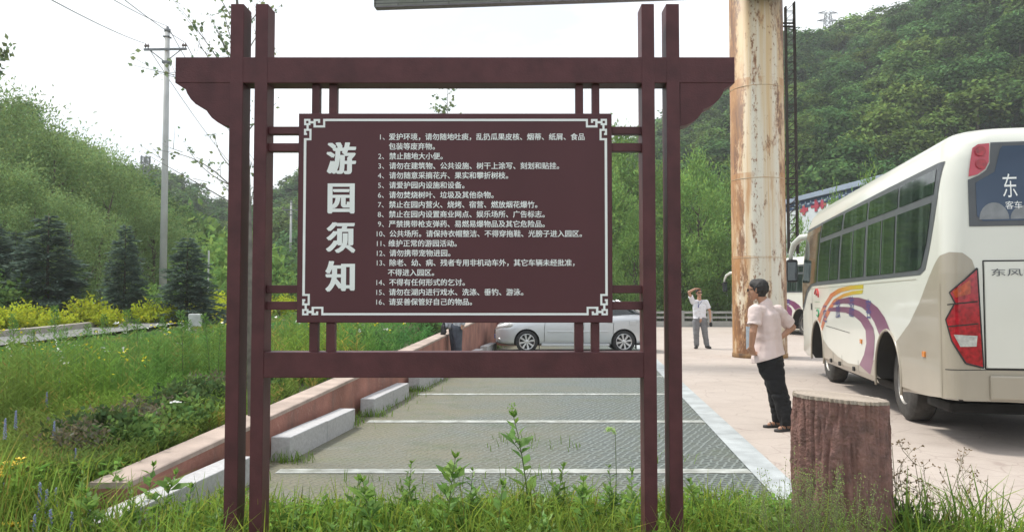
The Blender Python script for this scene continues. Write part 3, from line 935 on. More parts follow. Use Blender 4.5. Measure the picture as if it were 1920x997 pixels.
rules = [('1、', 709, '爱护环境，请勿随地吐痰，乱扔瓜果皮核、烟蒂、纸屑、食品', 728, 257), ('', 0, '包装等废弃物。', 728, 275),
 ('2、', 708, '禁止随地大小便。', 729, 293.2), ('3、', 708, '请勿在建筑物、公共设施、树干上涂写、刻划和贴挂。', 729, 311.3),
 ('4、', 708, '请勿随意采摘花卉、果实和攀折树枝。', 729, 329.3), ('5、', 708, '请爱护园内设施和设备。', 729, 347.5),
 ('6、', 708, '请勿焚烧树叶、垃圾及其他杂物。', 729, 365.7), ('7、', 708, '禁止在园内营火、烧烤、宿营、燃放烟花爆竹。', 729, 383.8),
 ('8、', 708, '禁止在园内设置商业网点、娱乐场所、广告标志。', 729, 401.9), ('9、', 708.5, '严禁携带枪支弹药、易燃易爆物品及其它危险品。', 729, 420),
 ('10、', 704, '公共场所。请保持衣帽整洁、不得穿拖鞋、光膀子进入园区。', 730.3, 438.2), ('11、', 704.5, '维护正常的游园活动。', 728.5, 456.4),
 ('12、', 704.5, '请勿携带宠物进园。', 730.5, 474.6), ('13、', 704.5, '除老、幼、病、残者专用非机动车外，其它车辆未经批准，', 730.2, 492.6),
 ('', 0, '不得进入园区。', 727.5, 511), ('14、', 704, '不得有任何形式的乞讨。', 730.2, 529.3), ('15、', 704, '请勿在湖内进行戏水、洗涤、垂钓、游泳。', 730, 547.6), ('16、', 704, '请妥善保管好自己的物品。', 730, 565.8)]
items = []
for num, nx_, body, bx_, cy in rules:
    sc = 13.68/EM
    v, f = text_geo(body)
    v = v*sc; cym = text_cy = 0.38*sc*1.0
    for k_, (ex, ey) in enumerate(((-.22, -.15), (.22, -.15), (-.22, .15), (.22, .15))): items.append((np.stack([bx_ + ex + v[:, 0], cy + ey + 4.9 - v[:, 1]], 1), f, k_*.5))
    if num:
        v, f = text_geo(num); v = v*sc
        w = v[:, 0].max()
        items.append((np.stack([nx_ + v[:, 0]*((bx_-5-nx_)/w if w > bx_-5-nx_ else 1), cy + 4.9 - v[:, 1]], 1), f, 0))
def to_board(x, y, k): return (px_(x)-ox, BF-.0022-.0002*k-oy, pz(y))
flat_mesh('lettering', items, m_white, panel, to_board)
items = []
for ch, x0, x1, y0, y1 in (('游', 611, 667, 267.5, 326.5), ('园', 614, 665, 344.5, 400), ('须', 611.5, 667, 417, 474), ('知', 611, 666.5, 489.5, 546.5)):
    v, f = text_geo(ch, 0, 4)
    lo, hi = v.min(0), v.max(0)
    for k, dx in enumerate((-2.7, -1.8, -.9, 0, .9, 1.8, 2.7)):
        w = x1-x0-5.4
        items.append((np.stack([x0+2.7+dx + (v[:, 0]-lo[0])/(hi[0]-lo[0])*w, y1 - .5 + (k % 3 - 1)*.9 - (v[:, 1]-lo[1])/(hi[1]-lo[1])*(y1-y0-1)], 1), f, k))
flat_mesh('title_lettering', items, m_white, panel, to_board)

# ================================================================ TREE STUMP
m_barkp = mat('painted_bark', (0.235, 0.122, 0.102), 0.75, var=.3, vscale=14, bump=.5, bscale=60, dark=(0.150, 0.086, 0.074))
m_cut = mat('cut_top', (0.38, 0.32, 0.26), .8, var=.3, vscale=5, bump=.3)
SX, SY = at(1583, 800, 4.42).x, 4.45
N, L, P = nodes_of(m_cut)
_w = N.new('ShaderNodeTexWave'); _w.wave_type = 'RINGS'; _w.rings_direction = 'Z'; _w.inputs['Scale'].default_value = 14; _w.inputs['Distortion'].default_value = 2.5; _w.inputs['Detail'].default_value = 3
_t = N.new('ShaderNodeTexCoord'); L.new(_t.outputs['Object'], _w.inputs['Vector'])
L.new(mixnode(N, L, ramp(N, L, _w.outputs['Fac'], [(.2, .35), (.8, 0)]), P.inputs['Base Color'].links[0].from_socket, (.25, .20, .15)), P.inputs['Base Color'])
stump = tag(empty('stump', (SX, SY, 0)), 'tall reddish brown tree stump with pale flat top at the yard edge', 'stump')
na, nz = 220, 90
zt = at(1576, 746, SY).z
A, Zz = np.meshgrid(np.linspace(0, 2*np.pi, na, endpoint=False), np.linspace(-.12, zt-.006, nz))
rad = .240 - .012*Zz + .03*np.exp(-np.clip(Zz, 0, 2)*4) + .012*np.cos(A-2.6)*(Zz/zt)
wob = (vnoise(np.stack([np.cos(A)*2, np.sin(A)*2, Zz*1.3], -1), 1.6)-.5)
ridge = vnoise(np.stack([np.cos(A)*5+wob*.9, np.sin(A)*5+wob*.9, Zz*.55], -1), 3.1)
ridge2 = vnoise(np.stack([np.cos(A)*11+wob*1.5, np.sin(A)*11+wob*1.5, Zz*1.6], -1), 3.3)
crack = np.abs(ridge-.5)*2
rad = rad + .019*np.clip(crack*2.4, 0, 1) + .016*(ridge2-.5) + .02*wob + .004*(rng.random(A.shape)-.5)
tilt = -.022*np.cos(A)*np.clip((Zz-.2)/zt, 0, 1)
V = np.stack([rad*np.cos(A), rad*np.sin(A), Zz+tilt], -1).reshape(-1, 3)
i = np.arange(na*nz).reshape(nz, na)
F = np.stack([i[:-1], np.roll(i, -1, 1)[:-1], np.roll(i, -1, 1)[1:], i[1:]], -1).reshape(-1, 4)
me = bpy.data.meshes.new('bark'); me.from_pydata(V.tolist(), [], F.tolist()); me.materials.append(m_barkp)
me.polygons.foreach_set('use_smooth', [True]*len(me.polygons))
link_mesh('bark', me, stump)
bm = bmesh.new()
rt = rad[-1]*1.0
top = [bm.verts.new((rt[k]*math.cos(A[0, k])*1.012, rt[k]*math.sin(A[0, k])*1.012, zt-.006+tilt[-1, k])) for k in range(na)]
top2 = [bm.verts.new((rt[k]*math.cos(A[0, k])*1.0, rt[k]*math.sin(A[0, k])*1.0, zt+.012+tilt[-1, k])) for k in range(na)]
for k in range(na): bm.faces.new((top[k], top[(k+1) % na], top2[(k+1) % na], top2[k]))
bm.faces.new(top2)
obj('cut_top', bm, m_cut, stump)
# ================================================================ COACHES
m_bus = mat('coach_cream_paint', (0.66, 0.67, 0.605), .28, coat=.5, var=.035, vscale=1.5)
m_beige = mat('coach_beige_paint', (0.35, 0.315, 0.250), .32, coat=.4, var=.06, vscale=2)
m_frame = mat('coach_window_frame', (0.085, 0.093, 0.102), .4, var=.1)
m_black = mat('black_rubber', (0.022, 0.022, 0.023), .75, var=.3, vscale=12, bump=.2)
m_dust = mat('dusty_tyre', (0.055, 0.052, 0.048), .85, var=.4, vscale=9, bump=.3)
m_rim = mat('steel_rim', (0.30, 0.29, 0.27), .5, metal=.6, var=.3, vscale=8)
m_red = mat('red_lens', (0.36, 0.010, 0.020), .12, coat=.6, var=.5, vscale=26)
m_pink = mat('red_lamp_housing', (0.50, 0.055, 0.085), .25, coat=.4, var=.08)
m_amber = mat('amber_lens', (0.70, 0.24, 0.04), .2, coat=.5, var=.2, vscale=20)
m_clear = mat('clear_lens', (0.62, 0.62, 0.60), .15, metal=.4, coat=.6, var=.3, vscale=30)
m_orange = mat('orange_stripe', (0.56, 0.16, 0.045), .3, coat=.4, var=.06)
N, L, P = nodes_of(m_orange)
_sx = N.new('ShaderNodeSeparateXYZ'); L.new(N.new('ShaderNodeTexCoord').outputs['Object'], _sx.inputs[0])
_mr = N.new('ShaderNodeMapRange'); _mr.inputs[1].default_value = 1.3; _mr.inputs[2].default_value = 3.2; L.new(_sx.outputs['Y'], _mr.inputs[0])
L.new(ramp(N, L, _mr.outputs[0], [(0, (.56, .46, .03)), (.45, (.62, .34, .05)), (1, (.55, .15, .05))]), P.inputs['Base Color'])
m_purple = mat('purple_stripe', (0.185, 0.045, 0.125), .3, coat=.4, var=.25, vscale=1.2)
m_navy = mat('navy_lettering', (0.045, 0.055, 0.20), .4, var=.1)
m_chrome = mat('grey_lettering', (0.10, 0.11, 0.12), .35, metal=.5, var=.3, vscale=40)
m_emgreen = mat('green_emblem', (0.03, 0.25, 0.10), .4)
m_dark = mat('dark_underbody', (0.03, 0.029, 0.027), .9, var=.3)
m_mirror = mat('mirror_glass', (0.25, 0.27, 0.28), .05, metal=.9, var=.1)
def glass_mat(name, tint, backing):
    """tinted pane: sharp reflection over a dim view of what is inside"""
    m = bpy.data.materials.new(name); m.use_nodes = True
    N, L, P = nodes_of(m)
    tc = N.new('ShaderNodeTexCoord').outputs['Object']
    # hanging curtains and seat backs seen dimly through the tint
    w = noise(N, L, mapped(N, L, tc, (0.3, 7.0, .25)), 1.5, 3)
    c = mixnode(N, L, ramp(N, L, w, [(0.42, 0), (0.62, 1)]), tint, backing)
    L.new(c, P.inputs['Base Color'])
    P.inputs['Roughness'].default_value = 0.05; P.inputs['Specular IOR Level'].default_value = 0.38
    return m
m_sglass = glass_mat('tinted_side_glass', (0.010, 0.018, 0.016), (0.042, 0.062, 0.052))
m_rglass = glass_mat('tinted_rear_glass', (0.030, 0.055, 0.100), (0.055, 0.085, 0.140))

RG = [(0.36, 1.09, -1.97, 6.25, .2, .35), (0.46, 1.15, -2.07, 6.35, .2, .4), (1.70, 1.15, -2.07, 6.37, .2, .4), (2.20, 1.128, -2.055, 6.27, .2, .4),
      (2.62, 1.108, -2.035, 6.09, .22, .45), (2.80, 1.092, -2.02, 5.97, .25, .5), (2.94, 1.065, -2.01, 5.82, .30, .55), (3.04, 1.01, -1.96, 5.57, .34, .6),
      (3.11, .90, -1.86, 5.17, .36, .6), (3.16, .68, -1.6, 4.57, .34, .4), (3.175, .35, -1.0, 3.77, .2, .3)]
RZ = np.array([g[0] for g in RG])
def ring_at(z):
    return [float(np.interp(z, RZ, [g[k] for g in RG])) for k in range(1, 6)]
def surf(s, z, off=0.0, side=-1):
    """point on the coach skin: s runs back along the side from the rear axle, round the rear corner and across the back"""
    w, yr, yf, rr, rf = ring_at(z); w += off; yr -= off; yf += off; rr += off; rf += off
    s_c = 1.87; q = math.pi/2*.2
    f0 = -5.97; qf = math.pi/2*.4
    if s < f0 - qf:
        x = -(w-rf) + (f0-qf-s)*(w-rf)/(1.15-.4); y = yf
    elif s < f0:
        a = (f0-s)/qf*math.pi/2; x = -(w-rf) - rf*math.cos(a); y = yf-rf+rf*math.sin(a)
    elif s <= s_c:
        x = -w; t = (s-f0)/(s_c-f0); y = (yf-rf)*(1-t) + (yr+rr)*t
    elif s <= s_c+q:
        a = (s-s_c)/q*math.pi/2; x = -(w-rr) - rr*math.cos(a); y = yr+rr-rr*math.sin(a)
    else:
        x = -.95 + (s-s_c-q)                          # across the back: true width, bending only where the corner starts
        dx = abs(x) - (w-rr)
        y = yr if dx <= 0 else yr+rr-math.sqrt(max(0, rr*rr-dx*dx))
    return Vector((x if side < 0 else -x, y, z))
def S_of_x(x): return 1.87 + math.pi/2*.2 + (x+.95)      # rear face position
def skin(name, poly, m, parent, off=.003, step=.06, arch=True, side=-1, holes=None, thick=0):
    """a patch of the skin inside a polygon of (s, z)"""
    bm = bmesh.new()
    vs_ = [bm.verts.new((p[0], p[1], 0)) for p in poly]
    tris = tessellate_polygon([[Vector((p[0], p[1], 0)) for p in poly]])
    for t in tris:
        try: bm.faces.new([vs_[k] for k in t])
        except ValueError: pass
    s0, s1 = min(p[0] for p in poly), max(p[0] for p in poly); z0, z1 = min(p[1] for p in poly), max(p[1] for p in poly)
    cuts_s = [s for s in np.concatenate([np.arange(-6.6, -5.5, .07), np.arange(1.87, 2.2, .026), ([-.61+.05*k for k in range(25)] if arch else []), ([3.9+.05*k-8.95 for k in range(25)] if arch else [])]) if s0 < s < s1]
    cuts_z = [z for z in np.concatenate([RZ, np.arange(.4, 1.2, .05) if arch else []]) if z0 < z < z1]
    for s in cuts_s: bmesh.ops.bisect_plane(bm, geom=bm.verts[:]+bm.edges[:]+bm.faces[:], plane_co=(s, 0, 0), plane_no=(1, 0, 0))
    for z in cuts_z: bmesh.ops.bisect_plane(bm, geom=bm.verts[:]+bm.edges[:]+bm.faces[:], plane_co=(0, z, 0), plane_no=(0, 1, 0))
    if arch:
        dead = [f for f in bm.faces if any(math.hypot(f.calc_center_median().x - c, f.calc_center_median().y - .5) < .565 for c in (0, -4.55))]
        bmesh.ops.delete(bm, geom=dead, context='FACES')
    for v in bm.verts: v.co = surf(v.co.x, v.co.y, off, side)
    return obj(name, bm, m, parent)
def rrect(x0, x1, z0, z1, r, n=4):
    out = []
    for cx, cz, a0 in ((x1-r, z1-r, 0), (x0+r, z1-r, 90), (x0+r, z0+r, 180), (x1-r, z0+r, 270)):
        for k in range(n+1):
            a = R(a0+90*k/n); out.append((cx+r*math.cos(a), cz+r*math.sin(a)))
    return out
def circ(cx, cz, r, n=24): return [(cx+r*math.cos(2*math.pi*k/n), cz+r*math.sin(2*math.pi*k/n)) for k in range(n)]
def ycurve(pts): return [(-y, z) for y, z in pts]

def make_wheel(parent, x, y, r=.46, w=.27, sgn=-1):
    wh = empty('wheel'); wh.parent = parent; KIDS.setdefault(parent.name, []).append(wh)
    wh.location = (x, y, r)
    M = Matrix.Rotation(R(90)*sgn, 4, 'Y')
    bm = bmesh.new()
    add_lathe(bm, [(r*.56, -w/2), (r*.9, -w/2), (r*.985, -w*.38), (r, -w*.2), (r, w*.2), (r*.985, w*.38), (r*.9, w/2), (r*.6, w/2), (r*.56, w*.40)], 40, M)
    obj('tyre', bm, m_dust, wh, True); smooth_angle(wh.children[0] if wh.children else KIDS[wh.name][0], 40)
    bm = bmesh.new()
    add_lathe(bm, [(r*.585, w*.48), (r*.55, w*.38), (r*.50, w*.02), (r*.30, 0), (r*.26, w*.3), (r*.12, w*.34)], 32, M, cap=False)
    add_lathe(bm, [(r*.125, w*.30), (r*.12, w*.345)], 24, M)
    for k in range(8):
        a = 2*math.pi*k/8
        add_lathe(bm, [(.018, w*.1), (.018, w*.2)], 8, M @ Matrix.Translation((r*.38*math.cos(a), r*.38*math.sin(a), 0)))
    obj('rim', bm, m_rim, wh, False)
    return wh

def make_coach():
    root = empty('coach')
    # ---- body
    bm = bmesh.new(); rings = []
    for z, w, yr, yf, rr, rf in RG:
        pts = []
        for cx, cy, a0, rad_ in ((w-rf, yf-rf, 0, rf), (-(w-rf), yf-rf, 90, rf), (-(w-rr), yr+rr, 180, rr), (w-rr, yr+rr, 270, rr)):
            for k in range(9):
                a = R(a0+90*k/8); pts.append((cx+rad_*math.cos(a), cy+rad_*math.sin(a), z))
        rings.append([bm.verts.new(p) for p in pts])
    n = len(rings[0])
    for i in range(len(rings)-1):
        for k in range(n): bm.faces.new((rings[i][k], rings[i][(k+1) % n], rings[i+1][(k+1) % n], rings[i+1][k]))
    bm.faces.new(rings[0][::-1]); bm.faces.new(rings[-1])
    for v in bm.verts:                              # the tail overhang sweeps up
        if v.co.z < .5 and v.co.y < -.5: v.co.z += .11*min(1, (-.5-v.co.y)/1.0)*(1 if v.co.z < .4 else .6)
    body = obj('body', bm, [m_bus, m_dark], root)
    cut = []
    for y in (0, 4.55):
        b = bmesh.new(); add_lathe(b, [(.57, -1.6), (.57, 1.6)], 48, Matrix.Translation((0, y, .5)) @ Matrix.Rotation(R(90), 4, 'Y'))
        c_ = obj('cutter', b, m_dark); cut.append(c_)
    boolean_cut(body, cut)
    body.data.materials.clear(); body.data.materials.append(m_bus); body.data.materials.append(m_dark)
    for p in body.data.polygons:
        c_ = p.center
        p.material_index = 1 if any(abs(math.hypot(c_.y-y, c_.z-.5)-.57) < .02 and abs(p.normal.x) < .5 for y in (0, 4.55)) or p.normal.z < -.9 else 0
    smooth_angle(body, 32)
    obj('chassis', box((-.85, -1.2, .25), (.85, 5.4, .362), .03), m_dark, root)
    obj('wheel_well', box((-.62, -.7, .3), (.62, 5.2, 1.0)), m_dark, root)
    for y in (0, 4.55):
        for sg in (-1, 1): make_wheel(root, sg*(1.15-.31), y, sgn=sg)
    for sd in (-1, 1):
        # arch lips
        for y in (0, 4.55):
            bm = bmesh.new()
            pts = [Vector((sd*1.152, y+.575*math.cos(R(a)), .5+.575*math.sin(R(a)))) for a in range(-14, 195, 8)]
            add_tube(bm, pts, .016, 6); obj('arch_lip', bm, m_beige, root, True)
        # glazing band and panes
        skin('window_band', [(1.97, 2.80), (1.86, 2.45), (1.62, 1.95), (1.50, 1.75), (1.33, 1.70), (-5.0, 1.68), (-5.45, 1.55), (-5.95, 1.22), (-6.55, 1.12), (-6.55, 2.70), (-6.0, 2.75), (-4.6, 2.77), (0, 2.80)], m_frame, root, .004, arch=False, side=sd)
        edges_lo = [(1.36, .42), (.34, -.98), (-1.12, -2.62), (-2.76, -4.44)]
        for i, (a, b) in enumerate(edges_lo):
            if i == 0: poly = [(1.68, 2.42), (1.52, 2.0), (1.36, 1.78), (1.26, 1.755), (b, 1.75), (b, 2.42)]
            else: poly = rrect(b, a, 1.75, 2.42, .03)
            skin('window', poly, m_sglass, root, .009, arch=False, side=sd)
        for i, (a, b) in enumerate(((1.74, .50), (.42, -1.0), (-1.10, -2.58), (-2.72, -4.44))):
            if i == 0: poly = [(1.84, 2.745), (1.74, 2.5), (b, 2.5), (b, 2.745)]
            else: poly = rrect(b, a, 2.50, 2.735, .03)
            skin('window', poly, m_sglass, root, .009, arch=False, side=sd)
        skin('window', [(-4.54, 1.74), (-5.05, 1.72), (-5.5, 1.62), (-5.95, 1.30), (-6.5, 1.22), (-6.5, 2.64), (-5.95, 2.70), (-4.54, 2.72)], m_sglass, root, .009, arch=False, side=sd)
        for a in (-.25, -1.85, -3.45):          # sliding-pane bars
            skin('window_bar', [(a-.02, 1.75), (a+.02, 1.75), (a+.02, 2.42), (a-.02, 2.42)], m_frame, root, .012, arch=False, side=sd)
        # painted sweep
        if sd < 0:
            o1 = [(4.72, .93), (4.42, 1.13), (3.99, 1.33), (3.34, 1.53), (2.71, 1.61), (1.92, 1.64), (1.13, 1.64), (1.13, 1.585), (1.85, 1.58), (2.55, 1.55), (3.16, 1.48), (3.64, 1.34), (4.11, 1.13), (4.44, .92)]
            o2 = [(4.28, .91), (4.0, 1.12), (3.55, 1.30), (3.07, 1.44), (2.39, 1.525), (1.78, 1.56), (1.14, 1.57), (1.2, 1.52), (1.78, 1.51), (2.39, 1.475), (2.98, 1.39), (3.38, 1.24), (3.78, 1.08), (4.08, .91)]
            pA = [(3.21, 1.37), (2.72, 1.44), (2.01, 1.475), (1.37, 1.465), (.86, 1.43), (.4, 1.34), (.08, 1.22), (-.16, 1.06), (-.24, .9), (-.22, .6), (.3, .6), (.24, .9), (.37, 1.01), (.58, 1.15), (.87, 1.265), (1.24, 1.335), (1.79, 1.375), (2.4, 1.38), (3.08, 1.35)]
            pB = [(3.5, 1.30), (2.73, 1.33), (1.94, 1.33), (1.38, 1.28), (.94, 1.2), (.65, 1.08), (.58, .97), (.62, .81), (.7, .62), (.84, .46), (1.44, .54), (1.16, .7), (1.02, .86), (1.05, 1.03), (1.33, 1.14), (1.73, 1.21), (2.25, 1.245), (2.91, 1.25), (3.55, 1.25)]
            skin('orange_stripe', ycurve(o1), m_orange, root, .0030, side=sd); skin('orange_stripe', ycurve(o2), m_orange, root, .0030, side=sd)
            skin('purple_stripe', ycurve(pA), m_purple, root, .0034, side=sd); skin('purple_stripe', ycurve(pB), m_purple, root, .0038, side=sd)
        skin('lower_panel', ycurve([(4.35, .93), (4.15, .80), (3.6, .66), (2.88, .56), (2.16, .51), (1.44, .535), (.95, .60), (.4, .72), (.4, .375), (4.3, .375)]), m_beige, root, .0026, side=sd)
        skin('rear_quarter_panel', [(.14, .86), (.5, 1.0), (.93, 1.19), (1.30, 1.42), (1.55, 1.62), (1.78, 1.79), (1.92, 1.87), (2.03, 1.90), (2.14, 1.89), (2.23, 1.82), (2.265, 1.70), (2.285, .78), (3.134, .78), (3.134, .46), (2.0, .50), (1.6, .47), (.8, .42), (.5, .385), (.3, .385), (.1, .6)], m_beige, root, .0026, side=sd)
        # flaps, seams, markers
        for y in (3.2, 2.55, 1.5):
            skin('panel_seam', [(-y-.006, .42), (-y+.006, .42), (-y+.006, .60), (-y-.006, .60)], m_dark, root, .005, arch=False, side=sd)
        skin('panel_seam', ycurve([(3.75, 1.0), (2.0, .955), (2.0, .962), (3.75, 1.007)]), m_dark, root, .005, arch=False, side=sd)
        skin('panel_seam', ycurve([(4.985, .9), (4.97, .9), (4.97, 1.67), (4.985, 1.67)]), m_dark, root, .005, arch=False, side=sd)
        skin('panel_seam', [(1.2, 1.655), (-5.2, 1.628), (-5.2, 1.634), (1.2, 1.661)], m_beige, root, .005, arch=False, side=sd)
        skin('panel_seam', [(1.97, .775), (2.33, .785), (3.134, .785), (3.134, .777), (2.33, .777), (1.97, .767)], m_dark, root, .0045, arch=False, side=sd)
        skin('panel_seam', [(1.92, .50), (1.926, .50), (1.926, 1.60), (1.92, 1.60)], m_beige, root, .006, arch=False, side=sd)
        for y in (3.35, 2.7, 1.75):
            p = surf(-y, .46, .01, sd); obj('latch', box((p.x-.012, p.y-.05, p.z-.03), (p.x+.012, p.y+.05, p.z+.03), .006), m_dark, root)
        for y, z in ((1.30, .87), (-1.42, .88)):
            p = surf(-y, z, .006, sd); obj('side_marker', box((p.x-.012, p.y-.045, p.z-.03), (p.x+.012, p.y+.045, p.z+.03), .008), m_amber, root)
        skin('fuel_catch', rrect(-5.0, -5.09, 1.26, 1.37, .01)[::-1] if False else [(-5.12, 1.25), (-5.02, 1.25), (-5.02, 1.37), (-5.12, 1.37)], m_dark, root, .006, arch=False, side=sd)
        # upper and lower lamps on the rear corners
        xs = sd
        cl = skin('tail_lamp_cluster', [(S_of_x(-.91), 2.62), (S_of_x(-.83), 2.64), (S_of_x(-.76), 2.69), (S_of_x(-.725), 2.76), (S_of_x(-.712), 2.94), (S_of_x(-.81), 2.935), (S_of_x(-.86), 2.90), (S_of_x(-.885), 2.78)], m_pink, root, .012, arch=False, side=sd)
        for z, mm in ((2.865, m_red), (2.74, m_red)):
            l = skin('lamp', circ(S_of_x(-.795), z, .048), mm, cl, .024, arch=False, side=sd)
        tl = skin('tail_light', [(S_of_x(-.865), 1.74), (S_of_x(-1.10)+.0, 1.51), (S_of_x(-1.055), 1.41), (S_of_x(-1.14), 1.25), (S_of_x(-1.09), 1.05), (S_of_x(-.98), .84), (S_of_x(-.83), .80)], m_red, root, .016, arch=False, side=sd)
        skin('lens', [(S_of_x(-1.07), 1.11), (S_of_x(-.88), 1.10), (S_of_x(-.89), 1.0), (S_of_x(-1.02), .995)], m_clear, tl, .021, arch=False, side=sd)
        skin('lens', [(S_of_x(-1.07), 1.52), (S_of_x(-.93), 1.635), (S_of_x(-.93), 1.50), (S_of_x(-1.05), 1.46)], mat('orange_red_lens', (.42, .07, .02), .15, coat=.5, var=.4, vscale=30), tl, .021, arch=False, side=sd)
        for z_ in (1.40, 1.19): skin('lens_seam', [(S_of_x(-1.12), z_-.012), (S_of_x(-.87), z_+.02), (S_of_x(-.87), z_+.032), (S_of_x(-1.12), z_)], m_dark, tl, .0185, arch=False, side=sd)
        bm = bmesh.new(); rim_ = [(-.865, 1.74), (-1.10, 1.51), (-1.055, 1.41), (-1.14, 1.25), (-1.09, 1.05), (-.98, .84), (-.83, .80), (-.865, 1.74)]
        for (xa, za), (xb, zb_) in zip(rim_[:-1], rim_[1:]):
            add_tube(bm, [surf(S_of_x(xa+(xb-xa)*t), za+(zb_-za)*t, .012, sd) for t in np.linspace(0, 1, 5)], .009, 5)
        obj('lamp_rim', bm, m_black, tl)
        p = surf(S_of_x(-.665), .61, .004, sd); b = bmesh.new(); add_lathe(b, [(.055, 0), (.05, .014), (.03, .02)], 24, Matrix.Translation(p) @ Matrix.Rotation(R(90), 4, 'X')); obj('reflector', b, m_red, root)
        # head lamps
        skin('headlight', [(-6.65, .75), (-6.3, .78), (-6.15, .98), (-6.7, 1.0)], m_clear, root, .012, arch=False, side=sd)
    # ---- rear
    W = .92
    skin('rear_window_frame', [(S_of_x(a_), z_) for a_, z_ in ((-.92, 2.14), (.92, 2.14), (.915, 2.59), (.82, 2.63), (.75, 2.68), (.715, 2.75), (.70, 2.95), (-.70, 2.95), (-.715, 2.75), (-.75, 2.68), (-.82, 2.63), (-.915, 2.59))], m_frame, root, .006, arch=False)
    g = skin('rear_window', [(S_of_x(-.85), 2.24), (S_of_x(-.80), 2.19), (S_of_x(.80), 2.19), (S_of_x(.85), 2.24), (S_of_x(.85), 2.56), (S_of_x(.68), 2.66), (S_of_x(.62), 2.88), (S_of_x(.6), 2.91), (S_of_x(-.6), 2.91), (S_of_x(-.62), 2.88), (S_of_x(-.68), 2.66), (S_of_x(-.85), 2.56)], m_rglass, root, .010, arch=False)
    def rear_text(name, body, x0, x1, z0, z1, m, par, off, bold=.02):
        v, f = text_geo(body); lo, hi = v.min(0), v.max(0)
        flat_mesh(name, [(v, f, 0)], m, par, lambda x, y, k: surf(S_of_x(x0+(x-lo[0])/(hi[0]-lo[0])*(x1-x0)), z0+(y-lo[1])/(hi[1]-lo[1])*(z1-z0), off))
    rear_text('window_lettering', '东', -.615, -.49, 2.41, 2.64, m_white, g, .0125, .03)
    rear_text('window_lettering', '客车', -.60, -.455, 2.30, 2.375, m_white, g, .0125, .02)
    # seat backs and a pale cushion standing behind the rear glass are seen as pale shapes low in the pane
    for x, z, a, b_ in ((-.70, 2.27, .13, .10), (-.44, 2.26, .12, .08)):
        skin('seat_cover', [(S_of_x(x+a*math.cos(t)), 2.205 + max(0, b_*1.6*math.sin(t))) for t in np.linspace(0, math.pi, 14)], mat('seat_cover', (.22, .235, .25), .5, var=.2, vscale=12) if 'seat_cover' not in bpy.data.materials else bpy.data.materials['seat_cover'], g, .0115, arch=False)
    hatch = skin('rear_hatch', rrect(S_of_x(-.80), S_of_x(.80), .80, 1.80, .02), m_bus, root, .010, arch=False)
    bm = bmesh.new()
    for a, b in (((-.81, .79), (-.81, 1.81)), ((-.81, 1.81), (.81, 1.81)), ((.81, 1.81), (.81, .79)), ((.81, .79), (-.81, .79))):
        add_tube(bm, [surf(S_of_x(a[0]), a[1], .0035), surf(S_of_x(b[0]), b[1], .0035)], .006, 4)
    obj('hatch_seam', bm, m_dark, root)
    rear_text('hatch_lettering', '东风客车', -.745, -.2, 1.665, 1.735, m_chrome, hatch, .018, .05)
    obj('rear_bumper', box((-.78, -2.10, .50), (.78, -2.062, .73), .02), m_beige, root)
    skin('plate_recess', rrect(S_of_x(-.24), S_of_x(.24), .86, 1.02, .01), m_frame, root, .013, arch=False)
    # ---- front
    skin('windscreen', [(-6.35, 1.5), (-6.6, 1.42), (-7.35, 1.42), (-7.35, 2.72), (-6.6, 2.70), (-6.3, 2.6)], m_sglass, root, .010, arch=False)
    skin('windscreen', [(-6.35, 1.5), (-6.6, 1.42), (-7.33, 1.42), (-7.33, 2.72), (-6.6, 2.70), (-6.3, 2.6)], m_sglass, root, .010, arch=False, side=1)
    # ---- emblem and small writing by the front door pillar
    def side_text(name, body, y0, y1, z0, z1, m, off=.0055, bold=.01):
        v, f = text_geo(body); lo, hi = v.min(0), v.max(0)
        flat_mesh(name, [(v, f, 0)], m, root, lambda x, y, k: surf(-(y0+(x-lo[0])/(hi[0]-lo[0])*(y1-y0)), z0+(y-lo[1])/(hi[1]-lo[1])*(z1-z0), off))
    bm = bmesh.new()
    add_tube(bm, [surf(-4.52+.17*math.cos(t), 1.52+.10*math.sin(t), .006) for t in np.linspace(-.4, 3.0, 12)], .018, 5)
    add_tube(bm, [surf(-4.46+.09*math.cos(t), 1.50+.06*math.sin(t), .006) for t in np.linspace(-.2, 3.0, 9)], .015, 5)
    obj('emblem', bm, mat('emblem_red', (.5, .05, .05), .4), root)
    for z in (1.395, 1.285): skin('emblem_rule', [(-4.75, z), (-4.25, z), (-4.25, z+.006), (-4.75, z+.006)], m_emgreen, root, .005, arch=False)
    bm = bmesh.new(); add_tube(bm, [surf(-4.45+.10*math.cos(t), 1.20+.06*math.sin(t), .006) for t in np.linspace(-2.5, 2.4, 12)], .014, 5); obj('emblem', bm, m_emgreen, root)
    for ch, y, z, s_ in (('旅', 2.78, 1.30, .30), ('游', 1.85, 1.34, .30), ('客', .86, 1.32, .26), ('运', 3.82, 1.20, .28)):
        side_text('side_lettering', ch, y+s_*.55, y-s_*.55, z-s_*.5, z+s_*.5, m_navy, .0060, -.004)
    # ---- mirrors: long drooping arms ahead of the front corners
    for sd in (-1, 1):
        arm = [Vector((sd*1.00, 5.95, 2.66)), Vector((sd*1.13, 6.22, 2.66)), Vector((sd*1.24, 6.42, 2.54)), Vector((sd*1.29, 6.50, 2.35)), Vector((sd*1.29, 6.52, 2.2))]
        mr = obj('mirror', tube(arm, [.06, .065, .06, .045, .04], 10), m_bus, root, True)
        bm = bmesh.new(); add_box(bm, (sd*1.27-.11, 6.44, 1.78), (sd*1.27+.11, 6.56, 2.24), .05); obj('mirror_housing', bm, m_black, mr)
        bm = bmesh.new(); add_box(bm, (sd*1.27-.09, 6.432, 1.82), (sd*1.27+.09, 6.438, 2.18), .002); obj('mirror_glass', bm, m_mirror, mr)
    return root
hx, hy = .1885, .982
coach = make_coach()
